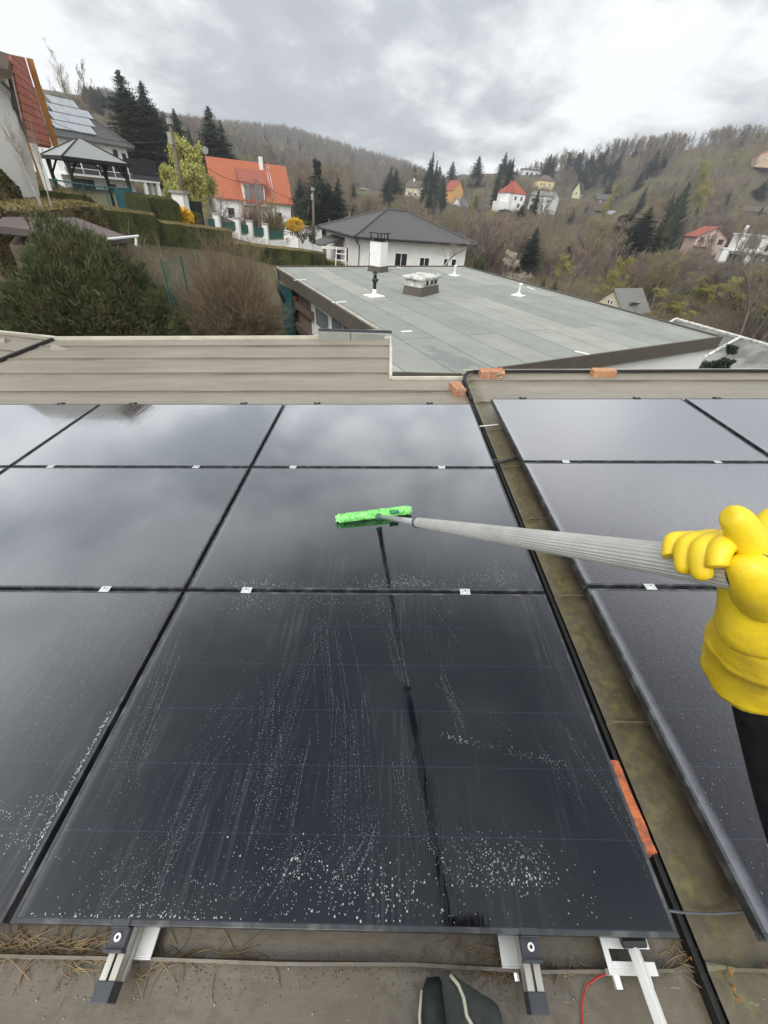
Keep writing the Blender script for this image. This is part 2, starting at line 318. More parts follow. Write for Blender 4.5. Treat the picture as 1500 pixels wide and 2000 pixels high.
def sheet(name, u0, u1, v0, v1, n, seams, mt, parent, rightflat=True, tilt=0, u_seam_end=None):
    """low profiled sheet: trays between standing seams that run along x"""
    us = [u0, u0+.06]; k = max(2, int((u1-u0)/.35))
    us += [u0+.06+(u1-u0-.12)*i/k for i in range(1, k)]+[u1-.06, u1]
    prof = [(v0, 0, 0)]
    for s in seams:
        if v0 < s < v1: prof += [(s-.16, 0, 0), (s-.002, 0, -.002), (s-.001, .72, .0), (s-.007, .72, 0), (s-.008, 1.0, 0), (s-.001, 1.05, 0), (s+.001, .1, 0), (s+.004, 0, 0)]
    prof.append((v1, 0, 0))
    vs = []; fs = []
    rnd = random.Random(int(u0*10)+7)
    jig = [rnd.uniform(-.004, .004) for _ in us]
    for i, u in enumerate(us):
        e_ = 1.0
        if i == 0 or i == len(us)-1: e_ = .12
        elif i == 1 or i == len(us)-2: e_ = .9
        for (v, h, dz_) in prof:
            vs.append((u, v+(jig[i] if h else 0)+(.02*(1-e_) if h else 0), n+.027*h*e_+dz_+tilt*(u-u1 if tilt else 0)))
    m_ = len(prof)
    for i in range(len(us)-1):
        for j in range(m_-1): fs.append((i*m_+j, (i+1)*m_+j, (i+1)*m_+j+1, i*m_+j+1))
    b = MB(); b.add(vs, fs); return b.build(name, mt, parent)
SE_L = [-.04+.5875*k for k in range(-3, 11)]
SE_R = [-.04+.6125*k for k in range(-3, 9)]
own = empty('metal_roof_house', mw=ROOF)
tag(own, 'house under the viewer with a low tan standing seam metal roof carrying the solar panels', 'house')
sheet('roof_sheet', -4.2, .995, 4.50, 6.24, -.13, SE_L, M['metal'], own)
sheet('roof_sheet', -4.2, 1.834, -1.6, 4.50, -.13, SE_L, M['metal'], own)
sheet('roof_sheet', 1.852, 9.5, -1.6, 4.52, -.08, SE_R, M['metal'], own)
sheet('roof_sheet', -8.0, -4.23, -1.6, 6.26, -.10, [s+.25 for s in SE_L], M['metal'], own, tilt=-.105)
b = MB()                                   # rubber expansion joints between the fields; second box adds dark gap shade
b.bx(1.836, 1.852, -1.6, 4.38, -.16, -.096); b.bx(1.776, 1.836, .02, 3.44, -.16, -.122); b.build('expansion_joint', M['rubber'], own)
b = MB(); b.bx(-4.235, -4.19, -1.6, 6.2, -.14, -.088); b.build('expansion_joint', M['rubber'], own)
b = MB()                                   # cream edge trim round the far edge
b.bx(-4.22, 1.02, 6.24, 6.275, -.22, -.085); b.bx(.995, 1.03, 4.50, 6.24, -.22, -.085); b.bx(1.03, 1.86, 4.47, 4.50, -.24, -.10)
b.bx(1.86, 9.5, 4.55, 4.575, -.24, -.045)
b.add([(-8.0, 6.26, -.085+.4), (-4.22, 6.26, -.085), (-4.22, 6.295, -.085), (-8., 6.295, -.085+.4), (-8., 6.26, -.25), (-4.22, 6.26, -.25), (-4.22, 6.295, -.25), (-8., 6.295, -.25)],
      [(0, 1, 2, 3), (4, 5, 1, 0), (6, 7, 3, 2), (5, 6, 2, 1), (7, 4, 0, 3)])
b.build('edge_trim', M['trim'], own)
for (u, v, s) in ((-3.93, 5.82, 1), (-4.62, 5.9, -1), (-4.55, 4.95, -1), (-4.42, 4.25, -1)):      # folded ends of seams
    t_ = .105*(-4.23-u) if u < -4.2 else 0
    z_ = -.105+t_ if u < -4.2 else -.13
    b = MB(); b.add([(u, v-.10, z_), (u+.30*s, v-.10, z_), (u, v+.05, z_+.0), (u+.02*s, v-.03, z_+.065)], [(0, 1, 3), (1, 2, 3), (2, 0, 3), (0, 2, 1)])
    b.build('seam_end_fold', M['metal'], own)
b = MB()                                   # walls under the roof
b.prism([(-7.8, -6.), (9.2, -6.), (9.2, 4.3), (1.6, 4.3), (1.6, 4.28), (.8, 4.28), (.8, 5.95), (-7.8, 5.95)], -5.0, -.62)
b.build('wall', M['white'], own)
b = MB(); b.prism([(-8, -6.5), (9.5, -6.5), (9.5, 4.5), (1.0, 4.46), (1.0, 6.2), (-8, 6.2)], -.6, -.225); b.build('roof_deck', M['fascia'], own)
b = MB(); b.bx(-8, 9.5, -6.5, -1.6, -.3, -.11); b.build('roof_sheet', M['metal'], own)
b = MB(); b.tube([(u, 4.525+.004*math.sin(u*3), -.052) for u in np.linspace(1.98, 9.4, 40)], .018, 8)
tube_o = b.build('rubber_hose', M['rubber'], None, True, mw=ROOF)
tag(tube_o, 'long black rubber hose lying along the far edge of the right roof field', 'hose')
b = MB(); b.tube([(1.842, 3.75, -.08), (1.842, 4.2, -.065), (1.85, 4.36, -.05), (1.90, 4.46, -.045), (1.99, 4.50, -.045), (2.12, 4.497, -.055)], .016, 8)
tag(b.build('rubber_hose', M['rubber'], None, True, mw=ROOF), 'black hose bending round the roof corner beside the broken brick', 'hose')

# bricks lying on the roof
def brick(name, c, d, rz, m, label, broken=0, lean=0):
    bm_ = MB(); bm_.box((0, 0, d[2]/2), d); o = bm_.build(name, m, None)
    me = o.data; rnd = random.Random(int(c[0]*100))
    import bmesh
    bb = bmesh.new(); bb.from_mesh(me); bmesh.ops.subdivide_edges(bb, edges=bb.edges[:], cuts=7, use_grid_fill=True)
    for v in bb.verts:
        x = v.co.x/d[0]
        w_ = broken*max(0, (x if broken > 0 else -x)+.25) if broken else 0
        v.co += Vector((rnd.uniform(-1, 1), rnd.uniform(-1, 1), rnd.uniform(-1, 1)))*(.0022+.012*abs(w_))
        if broken: v.co.z *= 1-.35*abs(w_)*(.5+.5*math.sin(v.co.y*70))
    bb.to_mesh(me); bb.free()
    o.matrix_world = ROOF @ Matrix.Translation(c) @ Matrix.Rotation(rz, 4, 'Z') @ Matrix.Rotation(lean, 4, 'Y')
    tag(o, label, 'brick'); return o
brick('brick', (2.17, 4.43, -.08), (.27, .13, .075), R(3), M['brick'], 'crumbling red brick at the roof corner where the black hose bends', broken=1.1)
brick('brick', (3.45, 4.45, -.08), (.25, .12, .07), R(-1), M['brick_tan'], 'whole tan brick resting alone on the far edge of the right roof field')
brick('brick', (1.735, 4.06, -.13), (.115, .23, .085), R(14), M['brick'], 'worn orange brick just beyond the corner of the top wet panel', broken=.4)
brick('brick', (1.800, .315, -.112), (.052, .25, .062), R(1.2), M['brick_orange'], 'long orange clay brick wedged between the panel edge and the mossy gully')

# ================================================================ solar panels
def glass_mat(name, dusty):
    m, t, b = newmat(name); l = t.links.new; t.nodes.remove(b)
    out = t.nodes['Material Output']
    tcn = nd(t, 'ShaderNodeTexCoord'); sp = nd(t, 'ShaderNodeSeparateXYZ'); l(tcn.outputs['Object'], sp.inputs[0])
    oi = nd(t, 'ShaderNodeObjectInfo'); off = nd(t, 'ShaderNodeVectorMath', operation='ADD'); l(tcn.outputs['Object'], off.inputs[0]); l(oi.outputs['Location'], off.inputs[1])
    def M1(op, a, b_=None, c_=None):
        n = nd(t, 'ShaderNodeMath', operation=op)
        for i, q in enumerate((a, b_, c_)):
            if q is None: continue
            if isinstance(q, (int, float)): n.inputs[i].default_value = q
            else: l(q, n.inputs[i])
        return n.outputs[0]
    # cell grid: thin, a little bluer and lighter
    def line(coord, pitch, off_, wdt):
        fr = M1('FRACT', M1('MULTIPLY', M1('ADD', coord, off_), 1/pitch)); d_ = M1('ABSOLUTE', M1('SUBTRACT', fr, .5)); return M1('GREATER_THAN', d_, .5-wdt/pitch)
    gy = line(sp.outputs[1], .1855, -.012, .0012); gx = line(sp.outputs[0], .0965, -.012, .0007)
    g = M1('MAXIMUM', gy, M1('MULTIPLY', gx, .35))
    base = nd(t, 'ShaderNodeMixRGB'); l(g, base.inputs[0]); base.inputs[1].default_value = (.0022, .0032, .0068, 1); base.inputs[2].default_value = (.014, .017, .032, 1)
    # film of soap, water or dust: pale, thin, drawn out down the slope
    mp = nd(t, 'ShaderNodeMapping'); mp.inputs['Scale'].default_value = (1, .05, 1); l(off.outputs[0], mp.inputs[0])
    st = nd(t, 'ShaderNodeTexNoise', Scale=70, Detail=5, Roughness=.65, Distortion=.15); l(mp.outputs[0], st.inputs[0])
    mpb = nd(t, 'ShaderNodeMapping'); mpb.inputs['Scale'].default_value = (1, .45, 1); l(off.outputs[0], mpb.inputs[0])
    bigf = nd(t, 'ShaderNodeTexNoise', Scale=4.5, Detail=4, Roughness=.55); l(mpb.outputs[0], bigf.inputs[0])
    sr = nd(t, 'ShaderNodeMapRange'); l(st.outputs[0], sr.inputs[0]); sr.inputs[1].default_value = .48; sr.inputs[2].default_value = .78
    br = nd(t, 'ShaderNodeMapRange'); l(bigf.outputs[0], br.inputs[0]); br.inputs[1].default_value = .45; br.inputs[2].default_value = .66
    film = M1('MULTIPLY', sr.outputs[0], br.outputs[0])
    if dusty:
        n2 = nd(t, 'ShaderNodeTexNoise', Scale=3, Detail=6); l(off.outputs[0], n2.inputs[0])
        film = M1('ADD', M1('MULTIPLY', film, .02), M1('MULTIPLY', n2.outputs[0], .028))
        # pale grime dried along the left and lower rim
        ed = nd(t, 'ShaderNodeMapRange'); l(sp.outputs[0], ed.inputs[0]); ed.inputs[1].default_value = .015; ed.inputs[2].default_value = .06; ed.inputs[3].default_value = 1; ed.inputs[4].default_value = 0
        n3 = nd(t, 'ShaderNodeTexNoise', Scale=16, Detail=5, Roughness=.7); l(off.outputs[0], n3.inputs[0])
        eg = nd(t, 'ShaderNodeMapRange'); l(M1('MULTIPLY', ed.outputs[0], M1('ADD', n3.outputs[0], .35)), eg.inputs[0]); eg.inputs[1].default_value = .25; eg.inputs[2].default_value = .8; eg.inputs[4].default_value = .30
        film = M1('ADD', film, eg.outputs[0])
    else:
        film = M1('ADD', M1('MULTIPLY', film, .075), .002)
        ed = nd(t, 'ShaderNodeMapRange'); l(sp.outputs[0], ed.inputs[0]); ed.inputs[1].default_value = .012; ed.inputs[2].default_value = .035; ed.inputs[3].default_value = .10; ed.inputs[4].default_value = 0
        film = M1('ADD', film, ed.outputs[0])
    bc = nd(t, 'ShaderNodeMixRGB'); l(film, bc.inputs[0]); l(base.outputs[0], bc.inputs[1]); bc.inputs[2].default_value = (.37, .37, .42, 1) if dusty else (.52, .54, .57, 1)
    df = nd(t, 'ShaderNodeBsdfDiffuse'); l(bc.outputs[0], df.inputs[0])
    # wet surface relief
    rn = nd(t, 'ShaderNodeTexNoise', Scale=(85 if dusty else 1.6), Detail=3, Roughness=.5); l(off.outputs[0], rn.inputs[0])
    if dusty:
        dr = nd(t, 'ShaderNodeMapRange'); l(rn.outputs[0], dr.inputs[0]); dr.inputs[1].default_value = .55; dr.inputs[2].default_value = .72
        bu = nd(t, 'ShaderNodeBump', Strength=.16, Distance=.003); l(dr.outputs[0], bu.inputs['Height'])
    else:
        bu0 = nd(t, 'ShaderNodeBump', Strength=.10, Distance=.01); l(rn.outputs[0], bu0.inputs['Height'])
        bu = nd(t, 'ShaderNodeBump', Strength=.05, Distance=.002); l(sr.outputs[0], bu.inputs['Height']); l(bu0.outputs[0], bu.inputs['Normal'])
    gl = nd(t, 'ShaderNodeBsdfGlossy'); gl.inputs['Color'].default_value = (.92, .915, .94, 1) if dusty else (.94, .955, .985, 1)
    gl.inputs['Roughness'].default_value = .17 if dusty else .035
    l(bu.outputs[0], gl.inputs['Normal'])
    lw = nd(t, 'ShaderNodeLayerWeight'); lw.inputs['Blend'].default_value = .5; l(bu.outputs[0], lw.inputs['Normal'])
    fc = nd(t, 'ShaderNodeFloatCurve'); cu = fc.mapping.curves[0]
    pts = [(0, .034), (.12, .038), (.234, .066), (.357, .20), (.48, .42), (.61, .63), (.75, .80), (1, 1)]
    cu.points[0].location = pts[0]; cu.points[1].location = pts[-1]
    for p_ in pts[1:-1]: cu.points.new(*p_)
    fc.mapping.update(); l(lw.outputs['Facing'], fc.inputs['Value'])
    ms = nd(t, 'ShaderNodeMixShader'); l(fc.outputs[0], ms.inputs[0]); l(df.outputs[0], ms.inputs[1]); l(gl.outputs[0], ms.inputs[2]); l(ms.outputs[0], out.inputs[0])
    return m
M['glass_wet'] = glass_mat('wet_solar_glass', False); M['glass_dusty'] = glass_mat('dusty_solar_glass', True)
M['frame'] = mat('black_anodised_frame', (.018, .019, .022), .38, spec=.6, c2=(.032, .034, .038), scale=25, c3=(.075, .078, .08), s3=14)
M['foam'] = mat('soap_foam', (.58, .60, .62), .35, spec=.6); M['drop'] = mat('grey_water_drops', (.13, .14, .18), .06, spec=.8)
_t = M['foam'].node_tree; _o = _t.nodes['Material Output']; _tr = nd(_t, 'ShaderNodeBsdfTransparent'); _m = nd(_t, 'ShaderNodeMixShader'); _m.inputs[0].default_value = .62
_t.links.new(_tr.outputs[0], _m.inputs[1]); _t.links.new(_t.nodes['Principled BSDF'].outputs[0], _m.inputs[2]); _t.links.new(_m.outputs[0], _o.inputs[0])
PW, PD, TH = 1.762, 1.134, .035
def dome_mesh(pts, name, m, parent, flat=.55, seg=6):
    """many low domes: pts (x, y, r)"""
    pts = np.asarray(pts, dtype=np.float64); pts[:, 2] *= np.where(pts[:, 2] > .0025, .52, .60); n = len(pts); k = np.arange(seg)*2*PI/seg
    ring = np.stack([np.cos(k), np.sin(k), np.zeros(seg)], 1); ring2 = np.stack([.62*np.cos(k+.3), .62*np.sin(k+.3), np.full(seg, .75)], 1)
    base = np.vstack([ring, ring2, [[0, 0, 1.]]])
    rng = np.random.RandomState(3); st = 1+rng.uniform(-.2, .35, n)
    V = base[None]*pts[:, None, 2:3]*np.array([1, 1, flat])[None, None]
    V[:, :, 1] *= st[:, None]; V[:, :, 0] += pts[:, None, 0]; V[:, :, 1] += pts[:, None, 1]
    q = []
    for i in range(seg):
        j = (i+1) % seg; q += [(i, j, seg+j), (i, seg+j, seg+i), (seg+i, seg+j, 2*seg)]
    q = np.array(q); Fc = (q[None]+(np.arange(n)*(2*seg+1))[:, None, None]).reshape(-1, 3)
    me = fast_mesh(name, V.reshape(-1, 3), Fc); me.polygons.foreach_set('use_smooth', [True]*len(me.polygons))
    o = objm(name, me, m, parent); tag(o, kind='stuff'); return o
def glass_panel(u, v, n, dusty, label, grp):
    t = empty('solar_panel', mw=ROOF @ Matrix.Translation((u, v, n)))
    tag(t, label, 'solar panel', grp)
    f = MB(); w_ = .011
    f.bx(0, PW, 0, w_, -TH, 0); f.bx(0, PW, PD-w_, PD, -TH, 0); f.bx(0, w_, w_, PD-w_, -TH, 0); f.bx(PW-w_, PW, w_, PD-w_, -TH, 0)
    f.build('frame', M['frame'], t, bevel=.0012)
    g = MB(); g.bx(w_, PW-w_, w_, PD-w_, -.008, -.0018); g.build('glass', M['glass_dusty' if dusty else 'glass_wet'], t)
    return t
rows = ['nearest row', 'middle row', 'far row']
P = {}
for k, cn in ((-2, 'far left column'), (-1, 'column left of the brush'), (0, 'column under the brush')):
    for j in range(3):
        lb = 'wet black solar panel in the %s of the %s' % (rows[j], cn)
        P[(k, j)] = glass_panel(.01+k*1.782, .01+j*1.154, 0, False, lb, 'wet solar panels left of the gully')
P[(0, 0)]['label'] = 'large wet black solar panel in front, covered in soap streaks and foam drops'
P[(0, 1)]['label'] = 'black solar panel with the green brush lying on it'
for k, cn in ((0, 'beside the gully'), (1, 'second from the gully'), (2, 'third from the gully')):
    for j in range(3):
        P[(5+k, j)] = glass_panel(1.958+k*1.80, .006+j*1.156, .05, True, 'dusty unwashed solar panel right of the gully, %s, %s' % (rows[j], cn), 'dusty solar panels right of the gully')

# soap foam and drops on the glass
rng = random.Random(11)
def streak(pts, x, y0, y1, drift, dens, size, wob=.004):
    y = y0; ph = rng.uniform(0, 6)
    while y > y1:
        fr = (y0-y)/max(.01, y0-y1)
        xx = x+drift*(y0-y)+wob*math.sin(ph+fr*5)+rng.gauss(0, .0012)
        if .014 < xx < PW-.014 and .014 < y < PD-.014 and rng.random() < .85: pts.append((xx, y, size*rng.uniform(.55, 1.25)))
        y -= dens*rng.uniform(.5, 1.6)
def px_to(u0, v0, px, py):
    q = ruv(px, py, 0); return q[0]-u0, q[1]-v0
U0, V0 = P[(0, 0)].matrix_world.translation, None
pts = []
# drawn-out bead trails: (px, py at the top, px, py at the bottom, number, half width)
bands = [(340, 1235, 250, 1530, 16, 26), (620, 1180, 480, 1640, 14, 40), (520, 1300, 510, 1560, 12, 26), (690, 1350, 700, 1620, 16, 40), (640, 1180, 660, 1420, 12, 30), (760, 1180, 790, 1330, 11, 24),
         (860, 1290, 900, 1420, 10, 26), (420, 1480, 300, 1800, 10, 40), (560, 1640, 480, 1800, 18, 40), (470, 1330, 360, 1520, 7, 30), (950, 1350, 990, 1420, 5, 20), (880, 1600, 960, 1710, 22, 60), (1010, 1600, 1060, 1700, 14, 40),
         (1110, 1400, 1280, 1700, 9, 22), (720, 1600, 660, 1740, 22, 70), (830, 1180, 870, 1240, 6, 16), (640, 1620, 560, 1700, 14, 40), (400, 1560, 210, 1790, 10, 40), (1060, 1450, 1130, 1560, 6, 30), (600, 1420, 560, 1640, 9, 40), (780, 1450, 810, 1640, 9, 24)]
for (xa, ya, xb, yb, nn, hw) in bands:
    for _ in range(nn):
        o1 = rng.gauss(0, .5)*hw; xA, yA = px_to(.01, .01, xa+o1, ya+rng.uniform(0, 60)); xB, yB = px_to(.01, .01, xb+o1*1.5, yb+rng.uniform(-50, 40))
        streak(pts, xA, yA, yB, (xB-xA)/max(.05, yA-yB), rng.uniform(.004, .010), rng.uniform(.0007, .0014), .003)
for (xa, ya, nn, sx, sy, s) in ((500, 1178, 120, 45, 14, .0019), (640, 1172, 120, 32, 12, .0017), (745, 1180, 130, 30, 22, .0016), (850, 1178, 34, 20, 18, .0017), (480, 1170, 40, 14, 9, .003),
                                (600, 1700, 120, 80, 38, .0024), (560, 1700, 30, 70, 26, .0045), (740, 1735, 125, 74, 34, .0024), (745, 1740, 40, 60, 26, .0046), (960, 1690, 190, 55, 26, .0027), (1000, 1715, 34, 50, 18, .0045), (1050, 1690, 60, 26, 26, .0024),
                                (660, 1780, 60, 130, 22, .0026), (350, 1750, 150, 95, 40, .0020), (300, 1790, 70, 90, 18, .0024), (240, 1700, 60, 60, 50, .0018), (690, 1790, 12, 80, 14, .005), (900, 1790, 26, 90, 18, .002), (1120, 1770, 24, 34, 30, .002), (480, 1560, 90, 60, 60, .0016), (500, 1430, 90, 40, 60, .0015), (700, 1560, 160, 90, 70, .0013), (180, 1640, 40, 50, 60, .0014), (270, 1480, 50, 20, 70, .0016)):
    for _ in range(nn):
        x, y = px_to(.01, .01, xa+rng.gauss(0, 1)*sx, ya+rng.gauss(0, 1)*sy)
        if .014 < x < PW-.014 and .016 < y < PD-.014: pts.append((x, y, s*rng.uniform(.45, 1.25)))
for k in range(150):                       # the slanting line of foam
    f_ = rng.random()**.8; x, y = px_to(.01, .01, 858+f_*250, 1433+f_*60+rng.gauss(0, 1)*(3+4*math.sin(f_*3.1))); pts.append((x, y, (.0034 if f_ < .25 else .0018)*rng.uniform(.4, 1)))
for k in range(60): pts.append((rng.uniform(.02, .62), rng.uniform(.014, .02), rng.uniform(.0015, .004)))
dome_mesh(pts, 'soap_foam', M['foam'], P[(0, 0)])
# film beads on the panel under the brush
pts = []
for (xa, ya, nn, sx, sy, s) in ((480, 1138, 110, 50, 9, .0022), (490, 1143, 30, 30, 5, .0045), (540, 1140, 30, 30, 5, .003), (790, 1141, 220, 55, 7, .0024), (785, 1134, 60, 26, 8, .003), (930, 1132, 90, 26, 8, .0022), (985, 1128, 90, 16, 16, .0022), (965, 1110, 40, 6, 24, .0018), (870, 1138, 60, 60, 8, .0018), (700, 1147, 60, 60, 3, .0025)):
    for _ in range(nn):
        x, y = px_to(.01, 1.164, xa+rng.gauss(0, 1)*sx, ya+rng.gauss(0, 1)*sy)
        if .014 < x < PW-.014 and .014 < y < PD-.014: pts.append((x, y, s*rng.uniform(.45, 1.2)))
for _ in range(26):
    xa = rng.uniform(780, 1020); xA, yA = px_to(.01, 1.164, xa, rng.uniform(1060, 1100)); xB, yB = px_to(.01, 1.164, xa+rng.uniform(4, 22), 1140)
    streak(pts, xA, yA, yB, (xB-xA)/max(.05, yA-yB), .014, .0009)
dome_mesh(pts, 'soap_foam', M['foam'], P[(0, 1)])
pts = []
for (xa, ya, nn, sx, sy, s) in ((60, 1640, 90, 60, 14, .003), (30, 1590, 80, 60, 10, .0025), (110, 1565, 60, 24, 10, .003), (180, 1200, 160, 60, 22, .0016), (300, 1190, 140, 28, 26, .0017), (230, 1170, 60, 60, 6, .002), (110, 1330, 90, 60, 50, .0013), (60, 1420, 60, 40, 60, .0013)):
    for _ in range(nn):
        x, y = px_to(-1.772, .01, xa+rng.gauss(0, 1)*sx, ya+rng.gauss(0, 1)*sy)
        if .014 < x < PW-.014 and .014 < y < PD-.014: pts.append((x, y, s*rng.uniform(.45, 1.2)))
for _ in range(50):
    xa = rng.uniform(100, 330); xA, yA = px_to(-1.772, .01, xa, rng.uniform(1170, 1230)); xB, yB = px_to(-1.772, .01, xa-rng.uniform(110, 190), rng.uniform(1350, 1500))
    streak(pts, xA, yA, yB, (xB-xA)/max(.05, yA-yB), rng.uniform(.006, .012), .001)
for _ in range(240):                       # suds running down the right rim
    y = rng.random(); pts.append((PW-.016-abs(rng.gauss(0, .006)), .1+.45*y, rng.uniform(.001, .0045)))
dome_mesh(pts, 'soap_foam', M['foam'], P[(-1, 0)])
pts = []
for _ in range(500): pts.append((rng.uniform(.05, 1.7), .02+abs(rng.gauss(0, .03)), rng.uniform(.0008, .002)))
dome_mesh(pts, 'soap_foam', M['foam'], P[(-1, 1)])
pts = []
for _ in range(260):
    x, y = px_to(-1.772, 2.318, 250+rng.gauss(0, 1)*70, 830+rng.gauss(0, 1)*14)
    if .02 < x < PW-.02 and .02 < y < PD-.02: pts.append((x, y, rng.uniform(.001, .003)))
dome_mesh(pts, 'soap_foam', M['foam'], P[(-1, 2)])
# rain drops on the dusty panels
for (k, j, nn) in ((5, 0, 2600), (5, 1, 1500), (6, 0, 800), (5, 2, 60)):
    pts = []
    for _ in range(nn):
        x, y = rng.uniform(.02, 1.74), rng.uniform(.03, 1.11)
        if k == 5 and j == 0 and rng.random() > .25+.75*(y/1.1)**1.5: continue
        pts.append((x, y, rng.uniform(.0015, .0042)))
    dome_mesh(pts, 'water_drops', M['drop'], P[(k, j)], .35)

M['drop2'] = mat('clear_drops', (.11, .10, .08), .06, spec=.9)
# rain drops and specks of dirt on the tan sheet near the viewer
pts = []
for _ in range(170):
    q = ruv(rng.uniform(0, 1180), rng.uniform(1885, 2000), -.13); pts.append((q[0], q[1], rng.choice((.002, .003, .003, .004, .006))*rng.uniform(.6, 1.2)))
dm_o = dome_mesh(pts, 'rain_drops', M['drop2'], own, .28); dm_o.location = (0, 0, -.1298)
pts = []
for _ in range(700):
    q = ruv(rng.uniform(0, 1330), 1850+abs(rng.gauss(0, 1))*50, -.13); pts.append((q[0], q[1], rng.uniform(.0008, .0028)))
M['soil'] = mat('soil_specks', (.05, .038, .022), .9); dm_o = dome_mesh(pts, 'dirt_specks', M['soil'], own, .5); dm_o.location = (0, 0, -.1298)
# rails, clamps
def rail(u, v0, v1, n, lb):
    t = empty('mounting_rail', mw=ROOF @ Matrix.Translation((u, 0, n))); tag(t, lb, 'rail', 'rails under the solar panels')
    b = MB()
    b.bx(-.02, -.0035, v0, v1, -.006, 0); b.bx(.0035, .02, v0, v1, -.006, 0); b.bx(-.02, -.017, v0, v1, -.045, -.006); b.bx(.017, .02, v0, v1, -.045, -.006); b.bx(-.02, .02, v0, v1, -.048, -.045); b.bx(.021, .026, v0, v1, -.047, -.036)
    b.bx(-.0035, .0035, v0, v1, -.018, -.015)
    b.build('profile', M['rail'], t)
    c = MB(); c.bx(-.022, .022, v0-.036, v0, -.05, .003); c.build('end_cap', M['cap'], t, bevel=.002)
    return t
RAILS_L = [.30, 1.375]
def foot(u, v, n, side, lb):
    t = empty('roof_clamp', mw=ROOF @ Matrix.Translation((u, v, n))); tag(t, lb, 'clamp', 'clamps fixing the rails to the seams')
    b = MB(); b.bx(-.05, .05, -.005, .085, .03, .036); b.bx(-.05, .05, -.009, -.005, -.0, .036); b.build('plate', M['rail'], t, bevel=.001)
    b = MB(); b.tube([(-.012, -.03, .012), (-.012, -.004, .012)], .007, 6); b.build('bolt', M['steel'], t)
    return t
for k in (-2, -1, 0):
    for i, x in enumerate(RAILS_L):
        u = .01+k*1.782+x; near = k == 0
        rail(u, -.083 if k == 0 else -.08, 3.50, -.037, ['left', 'right'][i] and 'aluminium rail with a dark end cap under the %s of the %s panels' % (['left part', 'right part'][i], ['far left', 'left', 'soapy'][k+2]))
        foot(u+(.02 if i == 0 else -.015), -.035, -.128, 0, 'silver clamp plate gripping the seam beneath the %s rail of the %s panels' % (['left', 'right'][i], ['far left', 'left', 'soapy'][k+2]))
for k in (0, 1, 2):
    for i, x in enumerate((.30, 1.36)):
        rail(1.958+k*1.80+x, -.12, 3.50, .013, 'aluminium rail under the %s part of the %s dusty panels' % (['left', 'right'][i], ['first', 'second', 'third'][k]))
def mid_clamp(u, v, n, end=0, lb=None):
    t = empty('panel_clamp', mw=ROOF @ Matrix.Translation((u, v, n)))
    tag(t, lb or 'small silver clamp holding two black solar panels together', 'clamp', None if lb else 'clamps between the solar panels')
    b = MB()
    if end == 0: b.bx(-.025, .025, -.018, .018, 0.0003, .0035); b.build('jaw', M['steel'], t, bevel=.001)
    elif end > 0: b.bx(-.03, .03, -.006, .03, .0003, .004); b.bx(-.03, .03, .012, .03, -.035, .0003); b.build('jaw', M['black'], t, bevel=.001)
    else: b.bx(-.023, .023, -.001, .012, .0003, .0035); b.bx(-.023, .023, -.042, -.0015, -.034, -.012); b.bx(-.023, .023, -.0045, -.0012, -.012, .0003); b.bx(-.024, .024, -.048, -.042, -.036, -.004); b.build('jaw', M['cap'], t, bevel=.0012)
    zb = .0035 if end == 0 else (.004 if end > 0 else -.012); yb = 0 if end == 0 else (.012 if end > 0 else -.021)
    b = MB(); b.tube([(0, yb, zb), (0, yb, zb+.006)], .0085, 10); b.build('bolt', M['steel'] if end >= 0 else M['whitepaint'], t)
    b = MB(); b.tube([(0, yb, zb+.0058), (0, yb, zb+.0065)], .0042, 6); b.build('socket', M['black'], t)
    return t
for k in (-2, -1, 0):
    for i, x in enumerate(RAILS_L):
        u = .01+k*1.782+x
        mid_clamp(u, 1.154, 0); mid_clamp(u, 2.308, 0); mid_clamp(u, 3.452, 0, 1, 'black end clamp at the far edge, %s rail of the %s panels' % (['left', 'right'][i], ['far left', 'left', 'soapy'][k+2]))
        if k >= -1: mid_clamp(u, .01, 0, -1, 'dark end clamp with round bolt at the near rim, %s rail of the %s panels' % (['left', 'right'][i], ['far left', 'left', 'soapy'][k+2]))
for k in (0, 1, 2):
    for i, x in enumerate((.30, 1.36)):
        u = 1.958+k*1.80+x
        mid_clamp(u, 1.151, .05); mid_clamp(u, 2.307, .05); mid_clamp(u, 3.452, .05, 1, 'black end clamp at the far edge, %s rail of the %s dusty panels' % (['left', 'right'][i], ['first', 'second', 'third'][k]))

# third bracket and the loose white bar
t = empty('slotted_bracket', mw=ROOF @ Matrix.Translation((1.655, -.04, -.10))); tag(t, 'white slotted bracket peeking out under the panel corner with a red cord below', 'bracket')
b = MB(); b.bx(-.065, .06, -.012, .0, .0, .03); b.bx(-.065, -.05, 0, .07, .026, .031); b.bx(-.05, .06, 0, .012, .026, .031); b.bx(-.05, .06, .034, .07, .026, .031); b.build('plate', M['rail'], t, bevel=.0008)
b = MB(); b.bx(-.05, -.035, -.035, -.006, .0, .012); b.bx(.03, .045, -.03, -.006, .0, .012); b.build('lug', M['whitepaint'], t)
q0, q1 = ruv(1237, 1852, -.05), ruv(1305, 2040, .02)
b = MB(); b.tube([tuple(q0), tuple(q0+(q1-q0)*3.2)], .0165, 4); wp = b.build('white_bar', M['whitepaint'], None, mw=ROOF, bevel=.003); tag(wp, 'white square metal bar slanting down from the panel corner', 'bar')
b = MB(); b.tube([tuple(q0+np.array([-.03, .01, .012])), tuple(q0+np.array([.03, .012, .012]))], .012, 8); j = b.build('joint', M['black'], None, mw=ROOF); j.parent = wp; j.matrix_parent_inverse = wp.matrix_world.inverted()
